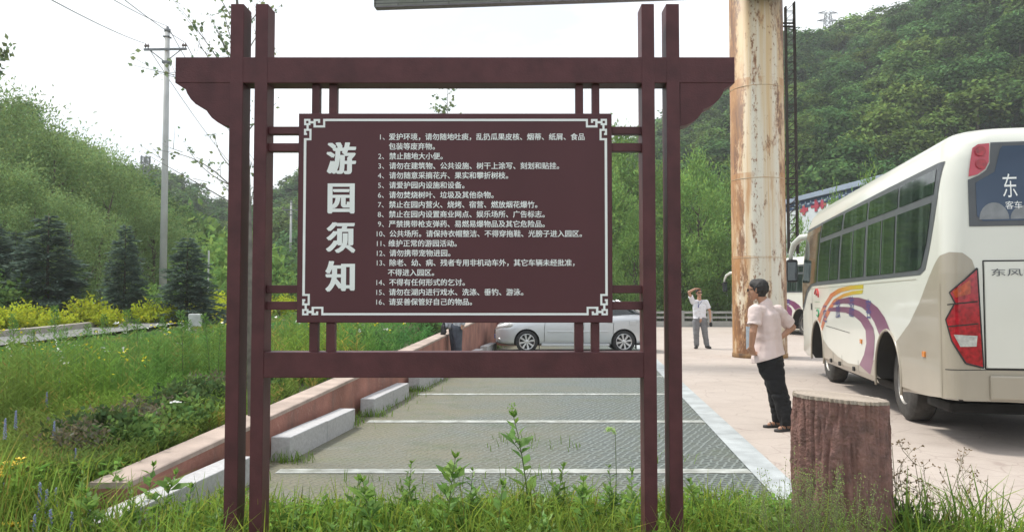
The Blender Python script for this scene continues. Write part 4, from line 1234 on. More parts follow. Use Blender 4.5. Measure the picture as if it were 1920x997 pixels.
coach.location = (4.63 - .982*.12 + .982*1.15, 9.57 + .189*.12 - .189*1.15, 0)
_a = -math.atan2(hx, hy)
coach.location += Vector((hx, hy, 0))*.10
coach.rotation_euler = (0, 0, _a)
tag(coach, 'cream coach with orange and purple swoosh seen from behind at the right', 'coach', 'cream coaches')
coach['label'] = 'cream coach close by, red tail lights towards us and purple swoosh on its side'
c2 = copy_tree(coach)
h2 = Vector((-.172, .985, 0)).normalized(); n2_ = Vector((-h2.y, h2.x, 0))
rwp = Vector((1499-960, 0, 0))/FPX*31.5; rwp.y = 31.5
c2.location = rwp - n2_*1.15
c2.rotation_euler = (0, 0, -math.atan2(h2.x, h2.y))
tag(c2, 'second cream coach farther off, mostly hidden behind the rusty column', 'coach', 'cream coaches')
# ================================================================ SILVER CAR
m_silver = mat('silver_paint', (0.60, 0.625, 0.645), .25, metal=.4, coat=.8, var=.03, vscale=2)
m_alloy = mat('alloy', (0.62, 0.63, 0.64), .3, metal=.8, var=.1)
m_tyre = mat('car_tyre', (0.03, 0.03, 0.031), .8, var=.3, vscale=12)
m_cglass = mat('car_glass', (0.015, 0.022, 0.024), .03, spec=.8, var=.1)
car = tag(empty('parked_car', (0, 0, 0)), 'silver saloon car parked side-on behind the notice board', 'car')
# local: x forward is -x of the world (car faces the wall), so build nose at x=0, tail at x=4.5, near side at y=0
def car_loft(st, seg_fn, m, name, cap=True):
    bm = bmesh.new(); rings = []
    for s in st:
        rings.append([bm.verts.new(p) for p in seg_fn(s)])
    n = len(rings[0])
    for i in range(len(rings)-1):
        for k in range(n): bm.faces.new((rings[i][k], rings[i][(k+1) % n], rings[i+1][(k+1) % n], rings[i+1][k]))
    if cap: bm.faces.new(rings[0][::-1]); bm.faces.new(rings[-1])
    return obj(name, bm, m, car)
CW = .85
# station: x, half-width, bottom z, waist z, top z of the lower body
CS = [(.0, .52, .30, .52, .60), (.05, .64, .24, .56, .68), (.18, .75, .20, .60, .77), (.42, .81, .18, .66, .855), (.8, .845, .18, .72, .92), (1.2, .85, .18, .78, .965), (1.6, .85, .18, .82, .985), (2.4, .85, .18, .84, .99), (3.1, .85, .18, .86, 1.0),
      (3.6, .85, .19, .87, 1.035), (3.9, .835, .21, .86, 1.05), (4.12, .79, .24, .80, 1.03), (4.22, .70, .28, .72, .97), (4.26, .60, .34, .66, .86)]
def cring(s):
    x, w, zb, zw, zt = s
    half = [(w*.90, zb), (w*.975, zb+.08), (w, zb+(zw-zb)*.45), (w*.995, zw-.04), (w*.985, zw+ (zt-zw)*.35), (w*.93, zt-.035), (w*.82, zt), (w*.4, zt+.018)]
    return [(x, -a, b) for a, b in half] + [(x, a, b) for a, b in half[::-1]]
cb = car_loft(CS, cring, m_silver, 'body')
cut = []
WX = (.86, 3.47)
for x in WX:
    b = bmesh.new(); add_lathe(b, [(.345, -1.2), (.345, 1.2)], 40, Matrix.Translation((x, 0, .30)) @ Matrix.Rotation(R(90), 4, 'X')); cut.append(obj('cutter', b, m_dark))
m_ = cb.modifiers.new('s', 'SUBSURF'); m_.levels = 2; m_.render_levels = 2
me = evaluated(cb); cb.modifiers.clear(); cb.data = me
boolean_cut(cb, cut)
smooth_angle(cb, 40)
obj('underbody', box((.35, -.62, .2), (3.95, .62, .62)), m_dark, car)
GS = [(1.12, .72, .96, .965), (1.45, .71, .97, 1.17), (1.95, .66, .98, 1.42), (2.5, .65, .98, 1.475), (3.05, .65, .98, 1.45), (3.55, .66, 1.0, 1.30), (3.92, .68, 1.03, 1.06)]
def gring(s):
    x, w, zb, zt = s; h = zt-zb
    half = [(w*1.09, zb-.03), (w*1.07, zb+.2*h), (w*.97, zb+.75*h), (w*.86, zb+.93*h), (w*.55, zt), (w*.2, zt+.01)]
    return [(x, -a, b) for a, b in half] + [(x, a, b) for a, b in half[::-1]]
gh = car_loft(GS, gring, m_cglass, 'windows'); smooth_angle(gh, 40)
RS = [(1.80, .655, 1.36), (1.95, .66, 1.425), (2.5, .655, 1.482), (3.05, .655, 1.458), (3.3, .65, 1.395)]
def rring(s):
    x, w, zt = s
    half = [(w*.99, zt-.10), (w*.93, zt-.045), (w*.55, zt+.004), (w*.2, zt+.014)]
    return [(x, -a, b) for a, b in half] + [(x, a, b-.0) for a, b in half[::-1]]
rf_ = car_loft(RS, rring, m_silver, 'roof'); smooth_angle(rf_, 50)
for sg in (-1, 1):
    for pts in ([(1.10, .80, .965), (1.5, .735, 1.19), (1.85, .655, 1.375)], [(3.28, .645, 1.40), (3.7, .69, 1.25), (3.95, .72, 1.06)]):
        obj('pillar', tube([(a, sg*b, c_) for a, b, c_ in pts], .035, 6), m_silver, car, True)
    obj('pillar', tube([(2.42, sg*.775, .99), (2.46, sg*.70, 1.2), (2.5, sg*.60, 1.42)], .03, 6), m_dark, car, True)
    obj('side_strip', box((1.42, sg*.852-.012, .555), (3.05, sg*.852+.012, .595), .008), m_silver, car)
    obj('sill', box((1.25, sg*.83-.02, .185), (3.08, sg*.83+.02, .245), .01), m_silver, car)
    for x in (1.33, 2.38, 3.18):
        obj('door_seam', tube([(x, sg*.853, .30), (x, sg*.856, .62), (x+.02, sg*.846, .80), (x+.03, sg*.80, .955)], .005, 4), m_dark, car)
    for x in (2.22, 3.12): obj('door_handle', box((x-.09, sg*.845-.02, .80), (x+.09, sg*.845+.02, .83), .01), m_silver, car)
    b = bmesh.new(); add_ellipsoid(b, (1.55, sg*.93, 1.02), (.07, .11, .075)); obj('wing_mirror', b, m_silver, car, True)
    b = bmesh.new(); add_ellipsoid(b, (.27, sg*.655, .70), (.27, .10, .095), Matrix.Rotation(R(-14), 4, 'Y') @ Matrix.Rotation(sg*R(28), 4, 'Z'), 20, 12); obj('headlight', b, m_clear, car, True)
    b = bmesh.new(); add_ellipsoid(b, (4.13, sg*.68, .83), (.10, .09, .11)); obj('tail_light', b, m_red, car, True)
    b = bmesh.new(); add_ellipsoid(b, (.14, sg*.66, .36), (.06, .06, .055)); obj('fog_light', b, m_clear, car, True)
    for x in WX: obj('mud_flap', box((x+.33, sg*.72-.09, .10), (x+.345, sg*.72+.09, .30)), m_black, car)
obj('fuel_flap', box((3.62, -.857, .74), (3.80, -.838, .86), .012), m_silver, car)
obj('grille', box((-.012, -.36, .50), (.06, .36, .62), .01), m_dark, car)
obj('front_plate', box((-.02, -.22, .36), (.03, .22, .47), .006), mat('plate_blue', (.05, .11, .38), .4), car)
for x in WX:
    for sg in (-1, 1):
        wh = empty('wheel'); wh.parent = car; KIDS.setdefault(car.name, []).append(wh); wh.location = (x, sg*.735, .30)
        M = Matrix.Rotation(R(90)*sg, 4, 'X') @ Matrix.Scale(-1, 4, (0, 0, 1)) if False else Matrix.Rotation(-R(90)*sg, 4, 'X')
        b = bmesh.new(); add_lathe(b, [(.20, -.1), (.28, -.1), (.30, -.07), (.302, 0), (.30, .07), (.282, .1), (.215, .102), (.205, .06), (.2, -.09)], 36, M); t_ = obj('tyre', b, m_tyre, wh, True)
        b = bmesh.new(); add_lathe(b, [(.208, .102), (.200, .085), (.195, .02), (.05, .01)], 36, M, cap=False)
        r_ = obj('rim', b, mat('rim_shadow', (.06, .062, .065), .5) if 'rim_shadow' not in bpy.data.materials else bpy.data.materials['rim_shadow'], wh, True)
        b = bmesh.new()
        add_lathe(b, [(.214, .100), (.205, .104), (.192, .092), (.192, .07)], 36, M, cap=False)
        add_lathe(b, [(.05, .05), (.05, .088), (.03, .096)], 16, M)
        for k in range(8):
            a = 2*math.pi*k/8+.2
            add_box(b, *[(-.02, .04, .06), (.02, .2, .085)], .004) if False else None
            d = Vector((math.cos(a), math.sin(a), 0)); n_ = Vector((-d.y, d.x, 0))
            q = [M @ (d*r0 + n_*w0 + Vector((0, 0, z0))) for r0, w0, z0 in ((.045, -.018, .086), (.195, -.030, .092), (.195, .030, .092), (.045, .018, .086))]
            q2 = [M @ (d*r0 + n_*w0 + Vector((0, 0, z0))) for r0, w0, z0 in ((.045, -.018, .05), (.195, -.030, .055), (.195, .030, .055), (.045, .018, .05))]
            va = [b.verts.new(p) for p in q]; vb = [b.verts.new(p) for p in q2]
            b.faces.new(va)
            for i in range(4): b.faces.new((va[i], vb[i], vb[(i+1) % 4], va[(i+1) % 4]))
        obj('spokes', b, m_alloy, wh)
car.location = (at(925, 620, 21.5).x+.03, 21.5+.85, 0)
car.rotation_euler = (0, 0, R(.6))

# ================================================================ RUSTY COLUMN, BILLBOARD, LADDER MAST
CX, CY, CR = at(1427.5, 600, 19.9).x, 20.05, .655
m_rust = bpy.data.materials.new('rusty_cream_paint'); m_rust.use_nodes = True
N, L, P = nodes_of(m_rust)
tc = N.new('ShaderNodeTexCoord').outputs['Object']
st = noise(N, L, mapped(N, L, tc, (3.2, 3.2, .10)), 1.7, 5, .6)
st2 = noise(N, L, mapped(N, L, tc, (9, 9, .16), (0, 0, 0), (4, 2, 0)), 1.4, 4, .6)
sx = N.new('ShaderNodeSeparateXYZ'); L.new(tc, sx.inputs[0])
up = N.new('ShaderNodeMapRange'); up.inputs[1].default_value = 2.5; up.inputs[2].default_value = 9.0; up.inputs[3].default_value = -.06; up.inputs[4].default_value = .22; L.new(sx.outputs['Z'], up.inputs[0])
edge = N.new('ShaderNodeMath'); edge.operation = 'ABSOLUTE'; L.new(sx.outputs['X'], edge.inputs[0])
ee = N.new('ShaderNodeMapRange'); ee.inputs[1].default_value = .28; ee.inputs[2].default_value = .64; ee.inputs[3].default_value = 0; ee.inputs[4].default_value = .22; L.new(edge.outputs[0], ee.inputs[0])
a1 = N.new('ShaderNodeMath'); a1.operation = 'ADD'; L.new(st, a1.inputs[0]); L.new(up.outputs[0], a1.inputs[1])
a2 = N.new('ShaderNodeMath'); a2.operation = 'ADD'; L.new(a1.outputs[0], a2.inputs[0]); L.new(ee.outputs[0], a2.inputs[1])
c = mixnode(N, L, ramp(N, L, a2.outputs[0], [(0.45, 0), (0.76, .8)]), (0.60, 0.565, 0.46), (0.52, 0.34, 0.14))
c = mixnode(N, L, ramp(N, L, st2, [(0.56, 0), (0.72, .65)]), c, (0.46, 0.25, 0.085))
c = mixnode(N, L, ramp(N, L, st2, [(0.28, .5), (0.42, 0)]), c, (0.66, 0.64, 0.57))
# dark rust blisters in a few vertical lines and under the weld rings
blis = noise(N, L, mapped(N, L, tc, (1, 1, .55)), 13, 6, .7)
lane = noise(N, L, mapped(N, L, tc, (1.6, 1.6, .05), (0, 0, 0), (0.3, 5, 1)), 1.9, 2)
bl = N.new('ShaderNodeMath'); bl.operation = 'MULTIPLY_ADD'; bl.inputs[1].default_value = .55; L.new(lane, bl.inputs[0]); L.new(blis, bl.inputs[2])
c = mixnode(N, L, ramp(N, L, bl.outputs[0], [(0.93, 0), (.98, .85)]), c, (0.105, 0.045, 0.018))
c = mixnode(N, L, ramp(N, L, bl.outputs[0], [(0.89, 0), (0.97, .45)]), c, (0.30, 0.13, 0.04))
pt_ = noise(N, L, mapped(N, L, tc, (1.3, 1.3, .33), (0, 0, 0), (7, 3, 1)), 1.9, 7, .7)
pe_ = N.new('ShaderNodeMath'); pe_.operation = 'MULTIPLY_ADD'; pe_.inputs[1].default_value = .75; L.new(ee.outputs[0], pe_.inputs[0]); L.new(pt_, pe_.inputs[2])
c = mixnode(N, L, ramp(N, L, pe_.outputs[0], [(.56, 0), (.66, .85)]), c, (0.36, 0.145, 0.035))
pd_ = N.new('ShaderNodeMath'); pd_.operation = 'MULTIPLY_ADD'; pd_.inputs[1].default_value = .45; L.new(blis, pd_.inputs[0]); L.new(pe_.outputs[0], pd_.inputs[2])
c = mixnode(N, L, ramp(N, L, pd_.outputs[0], [(.80, 0), (.89, .9)]), c, (0.13, 0.055, 0.02))
for zc, lo in ((6.9, .9), (4.55, 1.5), (2.5, .9)):        # rust bleeding down from the weld rings
    up_ = N.new('ShaderNodeMapRange'); up_.inputs[1].default_value = zc-lo; up_.inputs[2].default_value = zc; up_.inputs[3].default_value = 0; up_.inputs[4].default_value = .22
    L.new(sx.outputs['Z'], up_.inputs[0])
    ct_ = N.new('ShaderNodeMath'); ct_.operation = 'LESS_THAN'; ct_.inputs[1].default_value = zc; L.new(sx.outputs['Z'], ct_.inputs[0])
    ml_ = N.new('ShaderNodeMath'); ml_.operation = 'MULTIPLY'; L.new(up_.outputs[0], ml_.inputs[0]); L.new(ct_.outputs[0], ml_.inputs[1])
    bn_ = noise(N, L, mapped(N, L, tc, (1.5, 1.5, .28), (0, 0, 0), (zc, 1, 2)), 2.6, 6, .68)
    sm_ = N.new('ShaderNodeMath'); sm_.operation = 'ADD'; L.new(bn_, sm_.inputs[0]); L.new(ml_.outputs[0], sm_.inputs[1])
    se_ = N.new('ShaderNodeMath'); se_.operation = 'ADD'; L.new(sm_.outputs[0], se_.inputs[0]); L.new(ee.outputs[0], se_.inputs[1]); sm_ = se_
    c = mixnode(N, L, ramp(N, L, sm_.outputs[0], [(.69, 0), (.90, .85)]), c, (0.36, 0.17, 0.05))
    s2_ = N.new('ShaderNodeMath'); s2_.operation = 'MULTIPLY_ADD'; s2_.inputs[1].default_value = .35; L.new(blis, s2_.inputs[0]); L.new(sm_.outputs[0], s2_.inputs[2])
    c = mixnode(N, L, ramp(N, L, s2_.outputs[0], [(1.0, 0), (1.07, .9)]), c, (0.12, 0.05, 0.02))
L.new(c, P.inputs['Base Color']); P.inputs['Roughness'].default_value = .55
bp = N.new('ShaderNodeBump'); bp.inputs['Strength'].default_value = .3; bp.inputs['Distance'].default_value = .01; L.new(bl.outputs[0], bp.inputs['Height']); L.new(bp.outputs[0], P.inputs['Normal'])
m_ring = mat('rust_weld', (0.30, 0.17, 0.08), .8, var=.75, vscale=7, dark=(0.50, 0.44, 0.33))
column = tag(empty('billboard_column', (CX, CY, 0)), 'thick rust-streaked cream steel column rising out of the picture', 'column')
bm = bmesh.new(); add_lathe(bm, [(CR+.012, -.1), (CR+.010, .02), (CR, .05), (CR, 15)], 96); obj('shaft', bm, m_rust, column, True)
for py in (158, 332, 482):
    z = at(1427, py, CY-CR).z
    bm = bmesh.new(); add_lathe(bm, [(CR-.01, z-.012), (CR+.004, z-.008), (CR+.006, z), (CR+.003, z+.006), (CR-.01, z+.01)], 96, cap=False)
    obj('weld_ring', bm, m_ring, column, True)
bm = bmesh.new(); add_lathe(bm, [(CR-.01, -.02), (CR+.016, -.02), (CR+.016, .10), (CR-.01, .115)], 64, cap=False)
obj('base_ring', bm, mat('base_rust', (.26, .15, .06), .85, var=.7, vscale=5, dark=(.08, .045, .025)), column, True)
# faded paper notice stuck on the shaft
p0 = at(1403, 612, CY-CR); p1 = at(1411, 655, CY-CR)
bm = bmesh.new(); prev = None
for k in range(5):
    x = p0.x + (p1.x-p0.x)*k/4 - CX; y = -math.sqrt(max(.0, (CR+.006)**2 - x*x))
    a = (bm.verts.new((x, y, p1.z)), bm.verts.new((x, y, p0.z)))
    if prev: bm.faces.new((prev[0], a[0], a[1], prev[1]))
    prev = a
obj('paper_notice', bm, mat('faded_paper', (.34, .40, .45), .7, var=.2, vscale=20), column)

m_bill = bpy.data.materials.new('weathered_panel'); m_bill.use_nodes = True
N, L, P = nodes_of(m_bill)
tc = N.new('ShaderNodeTexCoord').outputs['Object']
br = N.new('ShaderNodeTexBrick'); br.inputs['Scale'].default_value = 1.0; br.inputs['Brick Width'].default_value = 1.3; br.inputs['Row Height'].default_value = .09; br.inputs['Mortar Size'].default_value = .012
br.inputs['Color1'].default_value = (.15, .155, .14, 1); br.inputs['Color2'].default_value = (.22, .225, .20, 1); br.inputs['Mortar'].default_value = (.06, .06, .06, 1)
L.new(mapped(N, L, tc, (1, 1, 1), (R(90), 0, 0)), br.inputs['Vector'])
c = mixnode(N, L, ramp(N, L, noise(N, L, tc, 2.2, 6, .65), [(.45, 0), (.7, .7)]), br.outputs['Color'], (.10, .11, .075))
L.new(c, P.inputs['Base Color']); P.inputs['Roughness'].default_value = .8
D1 = 20.9
pL = at(705, 16.5, D1-.85)
ang = math.atan(.0915)
bill = tag(empty('billboard', (CX, CY-.85, 0), -ang), 'grey weathered billboard overhead carried by the rusty column', 'billboard')
halfL = (Vector((CX, CY-.85, 0)) - Vector((pL.x, pL.y, 0))).length
zb = pL.z
obj('panel', box((-halfL, -.10, zb+.03), (halfL, .10, zb+5.5), .02), m_bill, bill)
obj('bottom_angle', box((-halfL-.02, -.12, zb), (halfL+.02, .12, zb+.028), .008), mat('purple_grey_steel', (.17, .155, .18), .6, var=.2), bill)
for x in (-halfL-.035, halfL+.005): obj('end_angle', box((x, -.115, zb+.03), (x+.03, .115, zb+5.5)), m_bill, bill)

m_iron = mat('dark_iron', (0.040, 0.036, 0.034), .8, var=.4, vscale=9, bump=.3, dark=(.045, .034, .027))
LD = 20.35
l0, l1 = at(1472.5, 300, LD).x+.07, at(1489, 300, LD).x+.07
ztop_ = at(1478, 12, LD).z
ladder = tag(empty('ladder_mast', ((l0+l1)/2, LD, 0)), 'narrow dark iron ladder mast beside the rusty column', 'ladder')
hw = (l1-l0)/2
for sg in (-1, 1):
    for dy in (0, .09):
        obj('rail', box((sg*hw-.018, dy-.018, 2.6), (sg*hw+.018, dy+.018, ztop_ - (0 if sg < 0 else -.12)), .003), m_iron, ladder)
bm = bmesh.new()
zz = 2.7; k = 0
while zz < ztop_-.1:
    for dy in (0, .09):
        add_tube(bm, [(-hw, dy, zz), (hw, dy, zz)], .008, 5)
        add_tube(bm, [(-hw, dy, zz), (hw, dy, zz+.22)], .006, 4)
    for sg in (-1, 1): add_tube(bm, [(sg*hw, 0, zz), (sg*hw, .09, zz)], .008, 4)
    zz += .22
obj('lattice', bm, m_iron, ladder)
for py in (44, 50, 335, 345):
    z = at(1475, py, LD).z
    obj('wall_tie', box((-hw-.5, -.015, z-.02), (hw, .015, z+.02)), m_iron, ladder)

# ================================================================ CONCRETE RAILING
m_rail = mat('railing_concrete', (0.36, 0.365, 0.345), .85, var=.2, vscale=3, bump=.2)
RY = 41.5
rail = tag(empty('railing', (12, RY, 0)), 'long grey concrete railing along the far side of the yard', 'railing')
def rz_(py): return at(1320, py, RY).z
zt_, zm, zbse = rz_(583.5), rz_(593.5), rz_(602)
X0, X1 = -9.0, 16.0
obj('base', box((X0, -.15, -.2), (X1, .15, zbse), .01), m_rail, rail)
for za in (zt_, zm+.02): obj('rail', box((X0, -.06, za-.115), (X1, .06, za), .01), m_rail, rail)
x = X0
while x < X1:
    obj('post', box((x-.11, -.10, zbse-.01), (x+.11, .10, zt_+.03), .012), m_rail, rail); x += 1.45
bm = bmesh.new()
x = X0+.7
while x < X1: add_box(bm, (x-.012, -.156, -.1), (x+.012, -.148, zbse-.02)); x += 1.6
obj('joints', bm, mat('joint_dark', (.12, .12, .115), .9), rail)

# ================================================================ WHITE HALL
m_hallw = mat('whitewash', (0.62, 0.66, 0.70), .8, var=.08, vscale=.7)
m_blue = mat('navy_band', (0.035, 0.060, 0.125), .6, var=.15)
m_bluew = mat('pale_motif', (0.33, 0.40, 0.50), .6)
m_coping = mat('blue_grey_coping', (0.30, 0.36, 0.46), .6, var=.12, vscale=2)
m_plum = mat('crimson_motif', (0.42, 0.06, 0.10), .6)
A_, B_ = Vector((13.87, 52, 0)), Vector((17.5, 26.0, 0))
hd = (B_-A_).normalized(); Lh = (B_-A_).length
hall = tag(empty('white_hall', A_, math.atan2(hd.y, hd.x)), 'long white hall with navy patterned band and red motifs behind the coach', 'hall')
zT = at(1472, 376, 44).z
obj('wall', box((0, 0, -.2), (Lh, 7, zT-.26), .0), m_hallw, hall)
obj('coping', box((-.1, -.14, zT-.26), (Lh+.1, 7.1, zT), .02), m_coping, hall)
obj('band', box((-.02, -.03, zT-.66), (Lh, .0-.002, zT-.27)), m_blue, hall)
bm = bmesh.new(); add_box(bm, (.2, -.0335, zT-.475), (Lh-.2, -.0300, zT-.462))
x = .3
while x < Lh-.3:
    add_box(bm, (x, -.036, zT-.55), (x+.22, -.0302, zT-.48)); add_box(bm, (x+.3, -.036, zT-.46), (x+.38, -.0302, zT-.36)); x += .55
obj('band_pattern', bm, m_bluew, hall)
obj('window_frame', box((2.0, -.05, 1.2), (4.2, -.003, 2.9), .01), m_frame, hall)
def hall_u(px):     # distance along the wall face that lands on column px
    k = (px-960)/FPX*.998
    # A.x + u*hd.x = k*(A.y+u*hd.y)
    return (k*A_.y - A_.x)/(hd.x - k*hd.y)
for px, py, sz in ((1511, 394, .42), (1534, 385, .5), (1546, 383, .36)):
    u = hall_u(px); Y = A_.y+u*hd.y; z = at(px, py, Y).z
    bm = bmesh.new()
    add_box(bm, (u-sz, -.03, z-.09), (u+sz, -.003, z+.09)); add_box(bm, (u-.12, -.036, z-sz*.62), (u+.12, -.004, z+sz*.62)); add_box(bm, (u+.3*sz, -.034, z-.35*sz), (u+.5*sz, -.0045, z+.3*sz))
    obj('wall_motif', bm, m_plum, hall)

# ================================================================ POLES, WIRES, TOWERS
m_conc = mat('pole_concrete', (0.43, 0.44, 0.43), .8, var=.14, vscale=2)
m_galv = mat('galvanised_steel', (0.20, 0.21, 0.22), .5, metal=.5, var=.2)
m_porc = mat('insulator', (0.16, 0.12, 0.11), .25, var=.2)
m_wire = mat('wire', (0.13, 0.135, 0.14), .6)
def utility_pole(loc, H, label, rz=0.0, r0=.15):
    root = tag(empty('utility_pole', loc, rz), label, 'utility pole', 'concrete utility poles')
    bm = bmesh.new(); add_lathe(bm, [(r0, -.3), (r0*.62, H)], 20); obj('shaft', bm, m_conc, root, True)
    za = H-.82
    arm = obj('cross_arm', box((-.86, -.17, za-.04), (.84, -.09, za+.04), .005), m_galv, root)
    for sg in (-1, 1):
        obj('brace', tube([(sg*.62, -.13, za-.03), (sg*.03, -.13, za-.48)], .02, 5), m_galv, root)
        for dx in (.80, .70):
            bm = bmesh.new(); add_lathe(bm, [(.015, 0), (.015, .06), (.05, .07), (.055, .12), (.03, .15), (.02, .2)], 10, Matrix.Translation((sg*dx, -.13, za+.04))); obj('insulator', bm, m_porc, arm, True)
    obj('collar', box((-.14, -.14, za-.54), (.14, .14, za-.44), .01), m_galv, root)
    bm = bmesh.new(); add_lathe(bm, [(.11, 0), (.12, .05), (.12, .12), (.05, .14), (.06, .2), (.02, .24)], 12, Matrix.Translation((0, 0, H-.1))); obj('pole_cap', bm, m_galv, root, True)
    obj('cap_arm', box((-.12, -.15, H-.32), (.12, .13, H-.28), .004), m_galv, root)
    return root
PD = 31.0
pt = at(314, 56, PD); gz = float(ground_z(pt.x, PD))
pole = utility_pole((pt.x, PD, gz), pt.z-gz, 'tall concrete utility pole with a cross arm among the spruces', R(-3))
pt2 = at(546, 378, 78.0); gz2 = float(ground_z(pt2.x, 78))
pole2 = utility_pole((pt2.x, 78, gz2), pt2.z-gz2, 'distant concrete utility pole seen beside the notice board', R(10))
def wire(name, a, b, sag, label, r=.011, grp='overhead power wires'):
    a, b = Vector(a), Vector(b); pts = []
    for k in range(25):
        t = k/24; p = a.lerp(b, t); p.z -= sag*4*t*(1-t); pts.append(p)
    return tag(obj(name, tube(pts, r, 5), m_wire), label, 'wire', grp)
def armtip(root, H, dx, top=False):
    M = Matrix.Translation(root.location) @ Matrix.Rotation(root.rotation_euler[2], 4, 'Z')
    return M @ Vector((dx, -.13, H-.82+.24) if not top else (0, 0, H+.14))
H1, H2 = pt.z-gz, pt2.z-gz2
wire('power_wire', armtip(pole, H1, -.8), at(137, 0, 17)+(at(137, 0, 17)-armtip(pole, H1, -.8))*1.2, .25, 'overhead wire running from the left tip of the cross arm to the sky')
wire('power_wire', armtip(pole, H1, 0, True), at(236, 0, 22)+(at(236, 0, 22)-armtip(pole, H1, 0, True))*1.5, .2, 'overhead wire leaving the tip of the pole, lower of two')
wire('power_wire', armtip(pole, H1, .8), at(252, 0, 20)+(at(252, 0, 20)-armtip(pole, H1, .8))*1.4, .2, 'overhead wire from the right tip of the cross arm going up')
for dx, top, lab in ((-.8, False, 'overhead wire from the left arm tip down to the distant pole'), (.8, False, 'overhead wire from the right arm tip down to the distant pole'), (0, True, 'overhead wire from the pole tip down to the distant pole')):
    wire('power_wire', armtip(pole, H1, dx, top), armtip(pole2, H2, dx, top), 1.2, lab, .014)
# thin white marker post and the stone by the path
p = gp(390, 590, .7); p = at(390, 515, 30); gz = float(ground_z(p.x, 30))
tag(obj('marker_post', tube([(p.x, 30, gz-.2), (p.x+.02, 30, at(389, 470, 30).z)], .035, 8), mat('white_post', (.55, .57, .55), .7)), 'thin white marker post standing in the bushes by the spruces', 'post')
p = at(366, 606, 24.5); gz = float(ground_z(p.x, 24.5))
bm = bmesh.new(); add_box(bm, (-.2, -.14, -.2), (.2, .14, at(366, 588, 24.5).z-gz), .05)
st_ = tag(obj('marker_stone', bm, mat('pale_stone', (.50, .53, .51), .8, var=.25, vscale=6, bump=.3)), 'pale square marker stone at the far edge of the path', 'marker stone')
st_.location = (p.x, 24.5, gz); st_.rotation_euler = (0, 0, R(20))

def lattice_tower(loc, H, w0, w1, n, label, cat, arms, r=.05, m=None):
    root = tag(empty('lattice_tower', loc), label, cat)
    bm = bmesh.new()
    def cpt(t, sx, sy):
        w = w0+(w1-w0)*t; return Vector((sx*w/2, sy*w/2, H*t))
    cs = ((-1, -1), (1, -1), (1, 1), (-1, 1))
    for sx, sy in cs: add_tube(bm, [cpt(0, sx, sy), cpt(1, sx, sy)], r, 4)
    for i in range(n):
        t0, t1 = i/n, (i+1)/n
        for k in range(4):
            a, b = cs[k], cs[(k+1) % 4]
            add_tube(bm, [cpt(t0, *a), cpt(t1, *b)], r*.6, 3); add_tube(bm, [cpt(t0, *b), cpt(t1, *a)], r*.6, 3); add_tube(bm, [cpt(t1, *a), cpt(t1, *b)], r*.6, 3)
    obj('frame', bm, m or m_galv, root)
    for t, l in arms:
        z = H*t; bm = bmesh.new()
        for sg in (-1, 1):
            for sy in (-1, 1):
                add_tube(bm, [(sg*w1*.4, sy*w1*.4, z), (sg*l, 0, z+.1)], r*.8, 4); add_tube(bm, [(sg*w1*.4, sy*w1*.4, z+H*.06), (sg*l, 0, z+.1)], r*.7, 4)
            add_tube(bm, [(sg*l, 0, z+.1), (sg*l, 0, z-H*.05)], r*.5, 4)
        obj('cross_arm', bm, m or m_galv, root)
    return root
TD = 176.0
pb, ptop = at(1553, 76, TD), at(1553, 25, TD)
m_tower = mat('tower_steel', (.16, .17, .18), .7)
pyl = lattice_tower((pb.x, TD, pb.z-3), ptop.z-pb.z+3, 2.6, 1.0, 9, 'steel lattice pylon standing on the ridge right of the column', 'pylon', ((.99, 2.2), (.8, 2.4)), .075, m_tower)
wire('ridge_wire', at(1571, 34, TD), at(1800, -45, TD+20), 1.0, 'thin wire running right from the ridge pylon, upper', .04, 'ridge pylon wires')
wire('ridge_wire', at(1572, 44, TD), at(1800, -22, TD+20), 1.0, 'thin wire running right from the ridge pylon, lower', .04, 'ridge pylon wires')
TD2 = 150.0
pb, ptop = at(272, 345, TD2), at(272, 294, TD2)
t2 = lattice_tower((pb.x, TD2, pb.z), ptop.z-pb.z, 1.5, 1.0, 8, 'small telecom lattice mast above the distant trees by the utility pole', 'telecom mast', ((.75, .9), (.95, .9)), .06, m_tower)
for a in range(6):
    x, y = math.cos(a*1.05)*.85, math.sin(a*1.05)*.85
    obj('antenna', box((x-.09, y-.09, (ptop.z-pb.z)*.80), (x+.09, y+.09, (ptop.z-pb.z)*1.02)), m_tower, t2)
# ================================================================ PEOPLE
m_skin = mat('skin', (0.46, 0.255, 0.165), .5, var=.10, vscale=9)
m_skin2 = mat('skin_tan', (0.40, 0.215, 0.135), .5, var=.10, vscale=9)
m_hair = mat('black_hair', (0.016, 0.014, 0.013), .5, var=.4, vscale=60, bump=.5, bscale=160)
m_pinksh = mat('pale_pink_shirt', (0.66, 0.545, 0.515), .8, var=.07, vscale=7, bump=.55, bscale=11)
m_blacktr = mat('black_trousers', (0.006, 0.006, 0.007), .9, var=.3, vscale=8, bump=.5, bscale=14)
m_whitesh = mat('white_t_shirt', (0.72, 0.73, 0.77), .85, var=.06, vscale=8, bump=.4, bscale=12)
m_greytr = mat('grey_trousers', (0.19, 0.195, 0.205), .85, var=.12, vscale=9, bump=.45, bscale=12)
m_jeans = mat('dark_jeans', (0.075, 0.085, 0.110), .85, var=.25, vscale=12, bump=.4, bscale=14)
m_jacket = mat('grey_patterned_jacket', (0.44, 0.46, 0.50), .85, var=.5, vscale=22)
m_bag = mat('black_cloth', (0.018, 0.018, 0.022), .8, var=.3)
m_shoe = mat('dark_shoe', (0.022, 0.020, 0.019), .6, var=.2)
m_sole = mat('shoe_sole', (0.20, 0.19, 0.18), .8)
m_lens = mat('dark_lens', (0.012, 0.012, 0.014), .1)
m_eye = mat('eye_white', (.6, .58, .55), .3); m_lip = mat('lip', (.34, .13, .11), .5)

